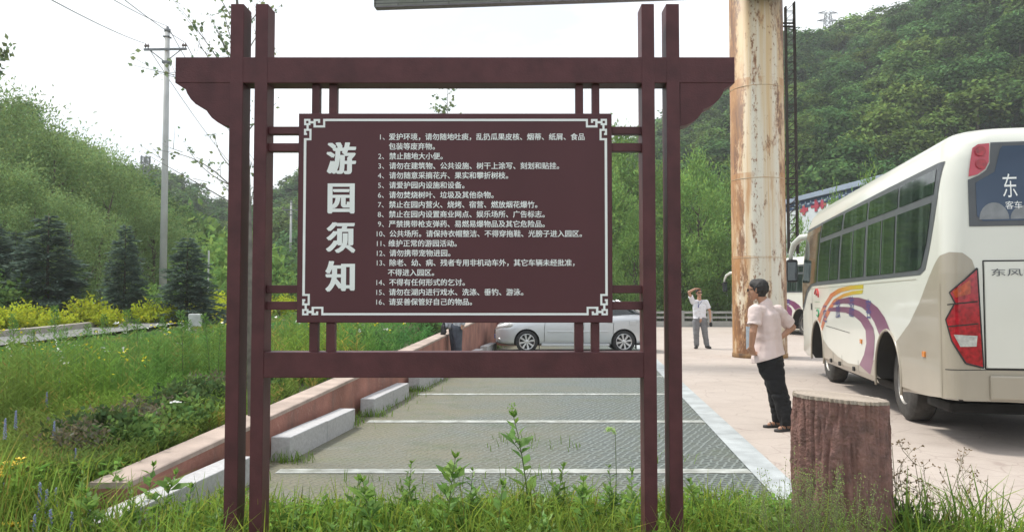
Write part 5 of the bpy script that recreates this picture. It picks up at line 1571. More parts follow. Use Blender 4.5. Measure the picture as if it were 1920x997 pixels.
def blob(name, caps, voxel, m, parent, smooth=5, cuts=(), folds=0.0, ffreq=(9, 9, 16)):
    """one continuous surface grown round a set of tapered limbs"""
    bm = bmesh.new()
    for p0, r0, p1, r1 in caps:
        p0, p1 = Vector(p0), Vector(p1); d = p1-p0; L = d.length
        if L < 1e-5: d = Vector((0, 0, 1)); L = 1e-5
        d = d/L; pts, rad = [], []
        for a in (80, 55, 25): pts.append(p0 - d*r0*math.sin(R(a))); rad.append(r0*math.cos(R(a)))
        pts.append(p0); rad.append(r0); pts.append(p0.lerp(p1, .5)); rad.append((r0+r1)/2); pts.append(p1); rad.append(r1)
        for a in (25, 55, 80): pts.append(p1 + d*r1*math.sin(R(a))); rad.append(r1*math.cos(R(a)))
        add_tube(bm, pts, rad, 14)
    me = bpy.data.meshes.new(name); bm.to_mesh(me); bm.free()
    o = bpy.data.objects.new(name, me); COL.objects.link(o)
    md = o.modifiers.new('r', 'REMESH'); md.mode = 'VOXEL'; md.voxel_size = voxel
    ms = o.modifiers.new('s', 'SMOOTH'); ms.iterations = smooth; ms.factor = .5
    me2 = evaluated(o); bpy.data.objects.remove(o); bpy.data.meshes.remove(me)
    if folds:
        k = len(me2.vertices); co = np.empty(k*3, np.float32); me2.vertices.foreach_get('co', co); co = co.reshape(-1, 3)
        no = np.array([tuple(v.normal) for v in me2.vertices])
        w = co*np.array(ffreq); w = w + 1.3*(np.stack([vnoise(co*5+9), vnoise(co*5+31), vnoise(co*5+47)], -1)-.5)
        d = (np.abs(vnoise(w+80)-.5)*2 - .35)*folds + (vnoise(w*2.3+11)-.5)*folds*.6
        co = co + no*d[:, None]; me2.vertices.foreach_set('co', co.astype(np.float32).reshape(-1)); me2.update()
    if cuts:
        bm = bmesh.new(); bm.from_mesh(me2)
        for co, no in cuts:
            g = bmesh.ops.bisect_plane(bm, geom=bm.verts[:]+bm.edges[:]+bm.faces[:], plane_co=co, plane_no=no, clear_outer=True)
            es = [e for e in g['geom_cut'] if isinstance(e, bmesh.types.BMEdge)]
            bmesh.ops.holes_fill(bm, edges=[e for e in bm.edges if e.is_boundary], sides=0)
        bm.to_mesh(me2); bm.free()
    me2.name = name
    me2.materials.clear(); me2.materials.append(m)
    me2.polygons.foreach_set('use_smooth', [True]*len(me2.polygons))
    o = link_mesh(name, me2, parent)
    if parent is not None: o.matrix_parent_inverse = Matrix.Translation(parent.location).inverted()
    return o
def hand_caps(w, d, lat, pn, curl=35, size=1.0, spread=.0):
    """palm, four unequal bent fingers and a thumb from the side of the palm"""
    d = Vector(d).normalized(); lat = (Vector(lat) - d*Vector(lat).dot(d)).normalized(); pn = (Vector(pn)-d*Vector(pn).dot(d)-lat*Vector(pn).dot(lat)).normalized()
    k = size; out = []; w = Vector(w)
    for i, o in enumerate((.030, .011, -.010, -.028)):
        kn = w + d*.088*k + lat*o*k
        out.append((w + lat*o*.55*k + d*.01, .017*k, kn, .0125*k))
        p = kn; a = R(curl*.6)
        for j, l in enumerate((.042, .028, .02)):
            l *= (.95, 1.08, 1.0, .8)[i]
            q = p + (d*math.cos(a) + pn*math.sin(a) + lat*o*spread)*l*k
            out.append((p, (.0105-.001*j)*k, q, (.0098-.001*j)*k)); p = q; a += R(curl)
    b = w + d*.022*k + lat*.030*k
    t1 = b + (d*.62+lat*.62+pn*.35).normalized()*.042*k; t2 = t1 + (d*.85+lat*.15+pn*.5).normalized()*.032*k
    out += [(w+d*.01, .02*k, b, .0165*k), (b, .0145*k, t1, .0115*k), (t1, .011*k, t2, .009*k)]
    return out
def head_caps(c, f, u, s=1.0):
    c = Vector(c); f = Vector(f).normalized(); r = f.cross(u).normalized()
    out = [(c-f*.028*s+u*.018*s, .083*s, c+f*.022*s+u*.022*s, .078*s), (c-f*.03*s+u*.0, .078*s, c+f*.035*s-u*.02*s, .066*s),
           (c+f*.03*s-u*.045*s, .056*s, c+f*.05*s-u*.088*s, .034*s), (c+f*.083*s+u*.01*s, .011*s, c+f*.104*s-u*.03*s, .0145*s),
           (c+f*.072*s+u*.024*s+r*.03*s, .015*s, c+f*.072*s+u*.024*s-r*.03*s, .015*s)]
    for sg in (-1, 1):
        out.append((c+r*sg*.080*s-f*.012*s+u*.015*s, .016*s, c+r*sg*.078*s-f*.008*s-u*.022*s, .012*s))
        out.append((c+f*.03*s+r*sg*.035*s-u*.03*s, .04*s, c+f*.04*s+r*sg*.022*s-u*.07*s, .034*s))
    return out
def face_bits(root, c, f, u, s=1.0, glasses=None):
    c = Vector(c); f = Vector(f).normalized(); r = f.cross(u).normalized()
    for sg in (-1, 1):
        e = blob('eye', [(c+f*.079*s+r*sg*.030*s+u*.006*s, .0085*s, c+f*.079*s+r*sg*.036*s+u*.006*s, .008*s)], .003, m_eye, root, 1)
    blob('mouth', [(c+f*.083*s+r*.018*s-u*.062*s, .006, c+f*.089*s-u*.062*s, .008), (c+f*.089*s-u*.062*s, .008, c+f*.083*s-r*.018*s-u*.062*s, .006)], .003, m_lip, root, 1)
    if glasses:
        bm = bmesh.new(); iv = root.location
        for sg in (-1, 1):
            ctr = c+f*.103*s+r*sg*.034*s+u*.006*s
            ring = [ctr + r*.027*s*math.cos(a) + u*.019*s*math.sin(a) - iv for a in np.linspace(0, 2*math.pi, 17)]
            add_tube(bm, ring, .0028, 5)
            add_tube(bm, [c+f*.098*s+r*sg*.062*s+u*.010*s-iv, c+f*.03*s+r*sg*.084*s+u*.012*s-iv, c-f*.015*s+r*sg*.086*s+u*.004*s-iv], .0032, 5)
        add_tube(bm, [c+f*.105*s+r*.008*s+u*.01*s-iv, c+f*.105*s-r*.008*s+u*.01*s-iv], .003, 5)
        g = obj('glasses', bm, m_lens, root)
        bm = bmesh.new()
        for sg in (-1, 1):
            ctr = c+f*.1025*s+r*sg*.034*s+u*.006*s
            vs_ = [bm.verts.new(ctr + r*.026*s*math.cos(a) + u*.018*s*math.sin(a) - iv) for a in np.linspace(0, 2*math.pi, 16, endpoint=False)]
            bm.faces.new(vs_)
        obj('lens', bm, glasses, g)
def hair_caps(c, f, u, s=1.0):
    c = Vector(c); f = Vector(f).normalized(); r = f.cross(u).normalized()
    out = [(c-f*.035*s+u*.032*s, .088*s, c+f*.022*s+u*.050*s, .073*s), (c-f*.052*s-u*.005*s, .072*s, c-f*.045*s-u*.035*s, .058*s)]
    for sg in (-1, 1):
        out.append((c-f*.02*s+r*sg*.032*s+u*.03*s, .062*s, c+f*.028*s+r*sg*.028*s+u*.058*s, .053*s))
        out.append((c-f*.028*s+r*sg*.040*s-u*.005*s, .048*s, c-f*.005*s+r*sg*.046*s+u*.02*s, .044*s))
    return out
def shoe(root, ankle, toe, m, w=.045, sandal=False):
    ankle, toe = Vector(ankle), Vector(toe); z = .045
    d = (toe-ankle); d.z = 0; d.normalize(); a = ankle.copy(); a.z = z; t = toe.copy(); t.z = z*.72
    c = [(a-d*.05, w*.9, a+d*.05, w), (a+d*.05, w, t-d*.03, w*.9), (t-d*.05, w*.95, t, w*.75)]
    s = blob('shoe', c, .007, m, root, 3, cuts=[((0, 0, .012), (0, 0, -1))])
    c = [(Vector((a.x, a.y, .012))-d*.05, .040, Vector((t.x, t.y, .012)), .042)]
    blob('sole', c, .007, m_sole, s, 1, cuts=[((0, 0, .020), (0, 0, 1)), ((0, 0, .002), (0, 0, -1))]) if False else None
    return s
Z = Vector((0, 0, 1))

# ---------- man in the pale pink shirt, back to us, leaning and looking left
D0 = 9.1
def q(px, py, dd=0.0): return at(px, py, D0+dd)
man = tag(empty('person', (q(1455, 800).x, D0, 0)), 'man with glasses in pale pink short sleeved shirt and black trousers, hands on hips, leaning', 'person')
f1 = Vector((-.84, .52, -.12)).normalized(); lft = Z.cross(f1).normalized()      # his own left points towards us
u1 = (Z*.97 + f1*-.05).normalized()
hc = q(1420, 543, .02)
nk0, nk1 = q(1427, 557, .02), q(1434, 570, .02)
ch = q(1437, 598, .02); wa = q(1441, 645, .02); hp = q(1441, 670, .02)
shL, shR = q(1417, 584, -.16), q(1458, 585, .17)
elL, elR = q(1412, 622, -.21), q(1486, 613, .22)
wrL, wrR = q(1409, 650, -.16), q(1466, 631, .08)
body_caps = head_caps(hc, f1, u1, .98) + [(nk0, .056, nk1, .062), (nk1, .07, ch, .11), (ch+lft*.06, .11, wa+lft*.05, .105), (ch-lft*.06, .11, wa-lft*.05, .105), (wa, .12, hp, .12)]
body_caps += [(shL, .05, elL, .040), (elL, .041, wrL, .029), (shR, .05, elR, .040), (elR, .041, wrR, .029)]
body_caps += hand_caps(wrL, (q(1411, 660, -.13)-wrL), lft*-.2+f1, -lft+f1*-.6, 62, 1.02)
body_caps += hand_caps(wrR, (q(1452, 640, -.02)-wrR), Z, f1, 40, 1.0)
hipL, hipR = q(1441, 680, -.06), q(1446, 680, .09)
knL, knR = q(1461, 733, -.16), q(1455, 732, .04)
anL, anR = q(1477, 792, -.22), q(1461, 787, .02)
body_caps += [(hipL, .085, knL, .058), (knL, .056, anL, .038), (hipR, .085, knR, .058), (knR, .056, anR, .038)]
gL, gR = gp(1481, 806), gp(1464, 800)
tL, tR = gp(1459, 809), gp(1438, 801)
body_caps += [(anL, .036, Vector((gL.x, gL.y, .05)), .036), (anR, .036, Vector((gR.x, gR.y, .05)), .036)]
for g_, t_ in ((gL, tL), (gR, tR)):
    body_caps.append((Vector((g_.x, g_.y, .04)), .036, Vector((t_.x, t_.y, .03))*.8+Vector((g_.x, g_.y, .03))*.2, .028))
blob('body', body_caps, .0065, m_skin2, man, 4)
blob('hair', hair_caps(hc, f1, u1, 1.04), .006, m_hair, man, 2, cuts=[(hc+f1*.070, f1)], folds=.006, ffreq=(30, 30, 24))
face_bits(man, hc, f1, u1, .98, m_clear)
sh_caps = [(nk1+f1*-.01, .075, ch, .13), (ch+lft*.085, .135, wa+lft*.065, .135), (ch-lft*.085, .135, wa-lft*.065, .135), (shL, .075, shR, .075), (wa+lft*.07, .134, hp+lft*.075-Z*.02, .162), (wa-lft*.06, .134, hp-lft*.075-Z*.02, .162), (wa-f1*.02, .134, hp-f1*.03-Z*.02, .162),
           (wa+f1*.05, .11, hp+f1*.09-Z*.03, .105), (ch+f1*.03, .12, wa+f1*.05, .12), (ch-f1*.03, .125, wa-f1*.03, .12)]
hem = hp + Z*.03
shirt = blob('shirt', sh_caps, .009, m_pinksh, man, 4, cuts=[(hem + f1*.10 - Z*.06, Vector((.30, -.1, -1)).normalized())], folds=.009, ffreq=(6, 6, 11))
for a_, b_, t_ in ((shL, elL, .66), (shR, elR, .80)):
    e_ = a_.lerp(b_, t_+.25); c_ = a_.lerp(b_, t_)
    blob('sleeve', [(a_, .080, e_, .074), (a_+Z*.01, .078, a_.lerp(b_, .3), .08)], .008, m_pinksh, shirt, 3, cuts=[(c_, (b_-a_).normalized())], folds=.011)
blob('collar', [(nk1+lft*.05+f1*.02+Z*.015, .020, nk1-f1*.055+Z*.028, .020), (nk1-f1*.055+Z*.028, .020, nk1-lft*.05+f1*.02+Z*.015, .020), (nk1+lft*.05+f1*.02+Z*.015, .02, nk1+f1*.075-Z*.03, .02)], .007, m_pinksh, shirt, 2)
tr_caps = [(hp+lft*.06+Z*.03, .128, hipL, .135), (hp-lft*.06+Z*.03, .130, hipR, .14), (hp+f1*.05+Z*.03, .115, hipR+f1*.04, .12), (hipL, .135, knL, .095), (hipR, .130, knR, .095), (hipL-f1*.04, .12, knL, .088), (knL, .094, anL-Z*.02, .084), (knR, .094, anR, .084)]
blob('trousers', tr_caps, .009, m_blacktr, man, 4, cuts=[((0, 0, .062), (0, 0, -1))], folds=.016)
for g_, t_ in ((gL, tL), (gR, tR)):
    d_ = (t_-g_); d_.z = 0; d_.normalize(); r_ = Vector((-d_.y, d_.x, 0)); h_ = Vector((g_.x, g_.y, 0)) - d_*.06; e_ = Vector((t_.x, t_.y, 0))
    s_ = blob('sandal', [(h_+Z*.012, .043, e_+Z*.012, .046)], .006, m_shoe, man, 2, cuts=[((0, 0, .026), (0, 0, 1)), ((0, 0, .002), (0, 0, -1))])
    for k_, hh in ((.35, .078), (.60, .072), (.82, .056)):
        c_ = h_.lerp(e_, k_)
        blob('strap', [(c_+r_*.043+Z*.02, .010, c_+Z*hh, .010), (c_+Z*hh, .010, c_-r_*.043+Z*.02, .010)], .005, m_shoe, s_, 1)

# ---------- man in the white t-shirt, hand on his head
D0 = 23.4
man2 = tag(empty('person', (q(1313, 653).x, D0, 0)), 'man in white t-shirt and grey trousers shading his head with one raised arm', 'person')
f2 = Vector((.06, -1, 0)).normalized(); l2 = Vector((1, .06, 0))
hc = q(1310.5, 549, 0); nk0, nk1 = q(1311, 555, .03), q(1311, 563, .03)
ch = q(1311.5, 575, .03); wa = q(1311.5, 590, .03); hp = q(1312, 598, .03)
shA, shB = q(1299.5, 566.5, .02), q(1324, 566.5, .02)
elA, elB = q(1291.5, 547.5, -.10), q(1331, 584, .02)
wrA, wrB = q(1303, 541.5, -.10), q(1332, 598.5, -.06)
caps = head_caps(hc, f2, Z, .98) + [(nk0, .055, nk1, .06), (nk1, .07, ch, .10), (ch-l2*.07, .105, wa-l2*.05, .10), (ch+l2*.07, .105, wa+l2*.05, .10), (wa, .12, hp, .12),
     (shA, .05, elA, .04), (elA, .04, wrA, .028), (shB, .05, elB, .04), (elB, .04, wrB, .028)]
caps += hand_caps(wrA, q(1311, 541, -.06)-wrA, Vector((0, -1, .3)), Vector((0, .5, -1)), 15, 1.0) + hand_caps(wrB, Vector((-.05, -.1, -1)), Vector((-.3, -1, 0)), Vector((-1, 0, 0)), 30, 1.0)
hA, hB = q(1305.5, 602, .03), q(1318.5, 602, .03); kA, kB = q(1305.5, 625, .0), q(1322, 625, .0); aA, aB = q(1306, 648, .06), q(1326, 649, .06)
caps += [(hA, .08, kA, .055), (kA, .055, aA, .04), (hB, .08, kB, .055), (kB, .055, aB, .04)]
for a_ in (aA, aB): caps.append((a_, .038, Vector((a_.x, a_.y, .05)), .036))
blob('body', caps, .008, m_skin, man2, 4)
blob('hair', hair_caps(hc, f2, Z, 1.0), .008, m_hair, man2, 3, cuts=[(hc+f2*.066, f2)])
face_bits(man2, hc, f2, Z, .98, m_lens)
ts = blob('t_shirt', [(nk1-Z*.02, .075, ch, .12), (ch-l2*.085, .118, wa-l2*.075, .115), (ch+l2*.085, .118, wa+l2*.075, .115), (shA, .075, shB, .075), (wa-l2*.07, .118, hp-l2*.07, .122), (wa+l2*.07, .118, hp+l2*.07, .122), (ch, .13, hp, .125)], .010, m_whitesh, man2, 4, cuts=[(hp+Z*.015, (0, 0, -1))], folds=.014)
for a_, b_, t_ in ((shA, elA, .58), (shB, elB, .66)):
    blob('sleeve', [(a_, .076, a_.lerp(b_, t_+.25), .070)], .009, m_whitesh, ts, 3, cuts=[(a_.lerp(b_, t_), (b_-a_).normalized())])
blob('lanyard', [(nk1+l2*.055+f2*.09-Z*.02, .007, q(1309.5, 573.5, -.135), .007), (nk1-l2*.055+f2*.09-Z*.02, .007, q(1309.5, 573.5, -.135), .007), (q(1309.5, 573, -.137), .012, q(1309.5, 576, -.137), .014)], .006, m_navy, man2, 1)
blob('trousers', [(hp-l2*.06+Z*.03, .125, hA, .115), (hp+l2*.06+Z*.03, .125, hB, .115), (hA, .115, kA, .088), (hB, .115, kB, .088), (kA, .088, aA, .076), (kB, .088, aB, .076)], .010, m_greytr, man2, 4, cuts=[((0, 0, .07), (0, 0, -1))], folds=.014)
for a_, dx in ((aA, -.08), (aB, .04)): shoe(man2, (a_.x, a_.y, 0), (a_.x+dx, a_.y-.20, 0), m_shoe, .05)
blob('camera_case', [(wrB+Vector((0, -.05, -.12)), .045, wrB+Vector((0, -.05, -.17)), .045)], .01, m_bag, man2, 2)

# ---------- person by the wall, mostly hidden behind the notice board
D0 = 16.4
man3 = tag(empty('person', (q(857, 690).x, D0, 0)), 'person in grey patterned jacket and dark jeans standing by the red wall', 'person')
f3 = Vector((.5, .85, 0)).normalized(); l3 = Z.cross(f3)
hc = q(852, 543, 0); nk0, nk1 = q(852, 551), q(852, 561)
ch = q(852, 575); wa = q(853, 596); hp = q(854, 608)
sA, sB = q(838, 564, .05), q(868, 564, -.05); eA, eB = q(835, 590, .05), q(872, 590, -.02); wA, wB = q(834, 611, .0), q(868, 606, -.12)
caps = head_caps(hc, f3, Z, .95) + [(nk0, .05, nk1, .055), (nk1, .065, ch, .1), (ch-l3*.06, .1, wa-l3*.05, .095), (ch+l3*.06, .1, wa+l3*.05, .095), (wa, .11, hp, .11), (sA, .045, eA, .037), (eA, .037, wA, .027), (sB, .045, eB, .037), (eB, .037, wB, .027)]
caps += hand_caps(wA, (0, 0, -1), f3, l3, 45, .95) + hand_caps(wB, (-.3, -.2, -1), f3, -l3, 40, .95)
hA, hB = q(850, 614, .06), q(858, 614, -.06); kA, kB = q(852, 650, .12), q(859, 650, -.05); aA, aB = q(853, 686, .2), q(862, 687, -.02)
caps += [(hA, .08, kA, .055), (kA, .055, aA, .04), (hB, .08, kB, .055), (kB, .055, aB, .04)]
blob('body', caps, .008, m_skin, man3, 4)
blob('hair', hair_caps(hc, f3, Z, 1.04), .008, m_hair, man3, 3, cuts=[(hc+f3*.066, f3)])
blob('jacket', [(nk1, .075, ch, .12), (ch-l3*.08, .115, hp-l3*.07, .125), (ch+l3*.08, .115, hp+l3*.07, .125), (sA, .068, eA, .058), (eA, .058, wA, .05), (sB, .068, eB, .058), (eB, .058, wB, .05), (sA, .07, sB, .07)], .010, m_jacket, man3, 4, cuts=[(q(854, 621), (0, 0, -1))])
blob('trousers', [(hp-l3*.05, .115, hA, .105), (hp+l3*.05, .115, hB, .105), (hA, .105, kA, .078), (hB, .105, kB, .078), (kA, .078, aA, .06), (kB, .078, aB, .06)], .009, m_jeans, man3, 4)
for a_ in (aA, aB): shoe(man3, (a_.x, a_.y, 0), (a_.x+.1, a_.y+.17, 0), m_shoe, .045)
bag = tag(blob('black_jacket', [(q(832, 607, -.03), .035, q(831, 628, -.05), .055), (q(830, 612, -.05), .035, q(828, 636, -.05), .035), (q(833, 612, -.08), .03, q(834, 622, -.1), .04)], .012, m_bag, None, 3), 'black cloth jacket dangling from the hand of the person by the red wall', 'jacket')
# ================================================================ SAPLINGS WITH THIN LEAFY BRANCHES
m_sapleaf = leaf_mat('sapling_leaves', (0.21, 0.275, 0.155), .5, .1)
def branch(bm, Lv, a, b, r0, n, leaf, r, droop=.04, bend=.08, width=.75, side=True):
    a, b = Vector(a), Vector(b); L = (b-a).length
    off = Vector(r.normal(size=3))*bend*L
    pts = []
    for k in range(9):
        t = k/8; pts.append(a.lerp(b, t) + off*math.sin(math.pi*t)*.6 + Vector((0, 0, -droop*L*math.sin(math.pi*t*.5)*t)))
    add_tube(bm, pts, [r0*(1-.85*k/8) for k in range(9)], 5)
    P_ = np.array([tuple(p) for p in pts])
    ts = r.uniform(.25, 1.0, n); ii = np.minimum((ts*8).astype(int), 7); fr = (ts*8-ii)[:, None]
    c = P_[ii]*(1-fr)+P_[ii+1]*fr + r.normal(size=(n, 3))*leaf*.5
    ax = np.array(tuple((b-a).normalized()))
    Lv.add(c, unit(ax*.5+rand_dirs(n, r)), rand_dirs(n, r), leaf*(.7+.6*r.random(n)), leaf*width*(.8+.4*r.random(n)), tints(n, (1, 1, 1), .3, .15, r), .12)
    if side:
        for k in range(max(1, int(L/.22))):
            t = r.uniform(.3, .95); p = a.lerp(b, t) + off*math.sin(math.pi*t)*.6
            e = p + Vector(tuple(unit(ax*.8+r.normal(size=3)*.8)))*L*r.uniform(.12, .26)
            branch(bm, Lv, p, e, r0*.35, max(3, n//5), leaf, r, 0, .05, width, False)
r_ = np.random.default_rng(77)
sapD = 7.4
base = at(466, 600, sapD); gz = float(ground_z(base.x, sapD))
sap = tag(empty('sapling', (base.x, sapD, gz)), 'thin sapling behind the left sign posts with sparse leafy branches against the sky', 'sapling')
bm = bmesh.new(); Lv = Leaves(); O = Vector((base.x, sapD, gz))
tp = [Vector((base.x+.05, sapD, gz-.1)), at(467, 450, sapD), at(462, 250, sapD+.05), at(450, 80, sapD+.1), at(440, -60, sapD+.1), at(436, -220, sapD+.1)]
bt = bmesh.new(); add_tube(bt, [p-O for p in tp], [.035, .030, .024, .016, .010, .004], 8); obj('trunk', bt, m_pale_bark, sap, True)
def on_trunk(py): 
    ys = [800, 450, 250, 80, -60, -220]; xs = [466, 467, 462, 450, 440, 436]
    return at(float(np.interp(-py, [-y for y in ys], xs)), py, sapD+.05)
for (px, py, sp_, dd, n, k) in [(285, 272, 385, -.5, 26, .045), (270, 276, 400, -.9, 20, .042), (345, 262, 360, .4, 22, .045), (402, 245, 345, .2, 14, .04), (235, 110, 168, -.4, 36, .05), (290, 128, 160, .1, 30, .045), (328, -6, 190, -.1, 34, .05), (350, 30, 200, .5, 22, .045),
    (386, 8, 190, .3, 40, .05), (402, 40, 150, -.3, 34, .05), (420, 15, 120, -.2, 30, .045), (470, 15, 60, .3, 18, .045), (520, 92, 170, .3, 16, .042), (527, 3, 120, .5, 24, .045), (524, 185, 250, .2, 14, .042), (408, 330, 420, .3, 18, .04), (415, 410, 460, .1, 18, .042), (470, 300, 330, -.2, 14, .04), (468, 190, 260, .1, 14, .04), (477, 345, 400, .1, 10, .04), (505, -40, 60, .2, 30, .05), (380, -50, 90, -.2, 30, .05)]:
    branch(bm, Lv, on_trunk(sp_)-O, at(px, py, sapD+dd)-O, .008, int(n*.62), k*.92, r_)
obj('branches', bm, m_pale_bark, sap)
Lv.build('foliage', m_sapleaf, sap)
# second sapling rising behind the notice board
D_ = 18.6; b2 = at(837, 600, D_); gz = float(ground_z(b2.x, D_)); O = Vector((b2.x, D_, gz))
sap2 = tag(empty('sapling', O), 'slender sapling whose leafy tip shows between top beam and notice board', 'sapling')
tz = at(839, 160, D_).z-gz
obj('trunk', tube([(0, 0, -.1), (.02, 0, tz*.5), (0, 0, tz)], [.04, .025, .006], 7), m_pale_bark, sap2, True)
bm = bmesh.new(); Lv = Leaves()
for k in range(46):
    z = tz*r_.uniform(.45, 1.0); a = r_.uniform(0, 6.28); l = .30+.5*(1-z/tz)
    branch(bm, Lv, (0, 0, z), (math.cos(a)*l, math.sin(a)*l, z+l*.55), .006, 12, .085, r_, 0, .05, .8, False)
obj('branches', bm, m_pale_bark, sap2); Lv.build('foliage', m_sapleaf, sap2)
# a branch reaching in at the picture edge from a young tree just outside
D_ = 6.4; b3 = at(-70, 600, D_); gz = float(ground_z(b3.x, D_)); O = Vector((b3.x, D_, gz))
sap3 = tag(empty('sapling', O), 'young tree beyond the picture edge with one leafy twig poking in at mid sky', 'sapling')
tz = at(-70, -40, D_).z-gz
obj('trunk', tube([(0, 0, -.1), (.02, 0, tz*.5), (0, 0, tz)], [.03, .02, .006], 7), m_pale_bark, sap3, True)
bm = bmesh.new(); Lv = Leaves()
for px, py, sp_, n in ((22, 85, 190, 40), (10, 100, 200, 26), (2, 205, 300, 30), (6, 120, 230, 14)):
    branch(bm, Lv, at(-70, sp_, D_)-O, at(px, py, D_)-O, .008, n, .05, r_, 0, .06)
obj('branches', bm, m_pale_bark, sap3); Lv.build('foliage', m_sapleaf, sap3)

# ================================================================ MEADOW AND VERGE (stuff)
m_meadow = leaf_mat('meadow_green', (0.175, 0.300, 0.080), .42, .0)
m_grass = leaf_mat('grass_green', (0.160, 0.285, 0.065), .42, .0)
r = np.random.default_rng(99)
def field(x, y):
    """patchy growth: colour drifts across the meadow"""
    a = n2(x, y, .55, 1.7); b = n2(x, y, 1.3, 7.1); c = n2(x, y, .23, 12.)
    t = np.stack([.80+.95*(a-.35)+.35*(b-.5), .95+.15*(a-.5)+.45*(b-.5)+.2*(c-.5), .80+.5*(.6-a)], -1)
    return np.clip(t, .35, 1.7)
def meadow_pts(n, y0, y1, pw=1.0):
    y = y0 + (y1-y0)*r.random(n)**pw
    xl_ = -.70*y; xr_ = xw(y)-.22
    x = xl_ + (xr_-xl_)*r.random(n)
    ok = (np.abs(x-(rx(y)-1.25)) > 1.45)
    return x[ok], y[ok]
Lv = Leaves()
x, y = meadow_pts(52000, 4.6, 42, 1.75)          # low sward
z = ground_z(x, y); k = len(x)
sc = np.clip(y/9, .8, 3.2)
th = r.uniform(0, 6.28, k); d = np.stack([np.cos(th), np.sin(th), 0*th], -1)
Lv.blades(np.stack([x, y, z-.02], -1), d, (.14+.20*r.random(k))*(.8+.2*sc)*np.clip(1.25-y/22, .35, 1)*np.where((-(x-xw(y)) < 1.7) & (y < 9.5), .55, 1)*(.35+.65*sstep(.8, 6.5, x-rx(y))), .010*sc, .2+.6*r.random(k), field(x, y)*(.75+.5*r.random((k, 1))))
tag(Lv.build('meadow_grass', m_grass), 'tangled green meadow grass left of the red wall', 'grass', kind='stuff')
Lv = Leaves()
x, y = meadow_pts(11000, 5.2, 40, 1.5)            # feathery upright herbs
k = len(x); z = ground_z(x, y); H = (.30+.50*r.random(k)**1.4)*(.8+.55*n2(x, y, .6, 21.)); sc = np.clip(y/8, .8, 3.0)
H = H*(.16+.84*sstep(.8, 7.5, x-rx(y)))*np.where((-(x-xw(y)) < 1.7) & (y < 9.5), .35, 1)*np.clip(.55 + (-(x-xw(y)))*.35, .5, 1)*np.clip(1.75-y/16, .34, 1.2)
col = field(x, y)*(.8+.4*r.random((k, 1)))*np.where(r.random((k, 1)) < .10, np.array([[1.7, 1.0, 1.3]]), 1)
m_ = 20
for j in range(m_):
    t = (j+.6)/m_
    a = r.uniform(0, 6.28, k); lean = r.normal(size=(k, 2))*.05
    out = np.stack([np.cos(a), np.sin(a), .55+.5*r.random(k)], -1)
    c = np.stack([x+lean[:, 0]*t, y+lean[:, 1]*t, z+H*t], -1)
    Lv.add(c, out, rand_dirs(k, r), (.075+.07*r.random(k))*(1.15-.7*t)*sc**.7*np.clip(1.15-y/40, .6, 1)*(.7+H), .0115*sc**.9, col*(.85+.35*r.random((k, 1))))
a = r.uniform(0, 6.28, k); Lv.blades(np.stack([x, y, z], -1), np.stack([np.cos(a), np.sin(a), 0*a], -1), H*1.05, .007*sc, .06+0*H, col*[.9, .8, .8])
tag(Lv.build('meadow_herbs', m_meadow), 'feathery green herbs growing through the meadow', 'herbs', kind='stuff')
# scattered tiny yellow and white blooms in the sward, too many to count
m_bloom = leaf_mat('bloom', (1, 1, 1), .2, 0)
Lv = Leaves(); x, y = meadow_pts(750, 8, 30, 1.3)
msk = n2(x, y, .5, 31.) > .56; x, y = x[msk], y[msk]; k = len(x); z = ground_z(x, y)+.32+.34*r.random(k)
cc = np.where(r.random((k, 1)) < .6, np.array([[.62, .55, .05]]), np.array([[.75, .76, .72]]))
for j in range(3): Lv.add(np.stack([x, y, z], -1)+r.normal(size=(k, 3))*.02, rand_dirs(k, r), np.tile([0, 0, 1.], (k, 1))+.3*rand_dirs(k, r), .035*np.clip(y/9, 1, 2.2), .035*np.clip(y/9, 1, 2.2), cc)
tag(Lv.build('meadow_flowers', m_bloom), 'tiny yellow and white blooms sprinkled over the meadow', 'flowers', kind='stuff')

# verge in front of the bays
Lv = Leaves()
def verge_pts(n, y0=3.3, y1=6.05):
    y = r.uniform(y0, y1, n); x = r.uniform(-.72*y-.2, 2.9, n)
    lim = np.where(x < xw(y)+.15, 9, np.where(x < 2.0, 5.72+.6*(n2(x, y, 2.0, 4.)-.45), np.where(x < 2.9, 5.55-1.15*(x-2.0)/.75, 0)))
    ok = (y < lim) & (np.hypot(x-SX, y-SY) > .30) & ~((np.abs(x-(xw(y)+.28)) < .13) & (y > 4.6) & (y < 6.45))
    return x[ok], y[ok]
x, y = verge_pts(23000); k = len(x); z = ground_z(x, y)
th = r.uniform(0, 6.28, k); d = np.stack([np.cos(th), np.sin(th), 0*th], -1)
thin = np.clip((5.9-y)/1.3, .30, 1)*(.35+1.3*n2(x, y, 2.6, 51.))
Hh = (.12+.40*r.random(k)**1.4)*thin*(.75+.6*n2(x, y, 1.1, 41.))
Lv.blades(np.stack([x, y, z-.02], -1), d, Hh, .0075+.006*r.random(k), .15+.7*r.random(k), np.stack([.85+.4*n2(x, y, 1.7, 3.)+.15*r.random(k), np.full(k, 1.0), np.full(k, .85)], -1)*(.45+.85*r.random((k, 1)))*np.where(r.random((k, 1)) < .13, np.array([[1.9, 1.15, 1.6]]), 1))
x, y = verge_pts(4200); k = len(x); z = ground_z(x, y); th = r.uniform(0, 6.28, k); d = np.stack([np.cos(th), np.sin(th), 0*th], -1)
Lv.blades(np.stack([x, y, z], -1), d, (.30+.30*r.random(k))*np.clip((6.0-y)/1.4, .4, 1), .006+.004*r.random(k), .3+.5*r.random(k), np.stack([1.25+.5*r.random(k), np.full(k, 1.15), np.full(k, .8)], -1)*(.8+.4*r.random((k, 1))))
tag(Lv.build('verge_grass', m_grass), 'uncut green grass along the front edge of the parking bays', 'grass', kind='stuff')
Lv = Leaves()
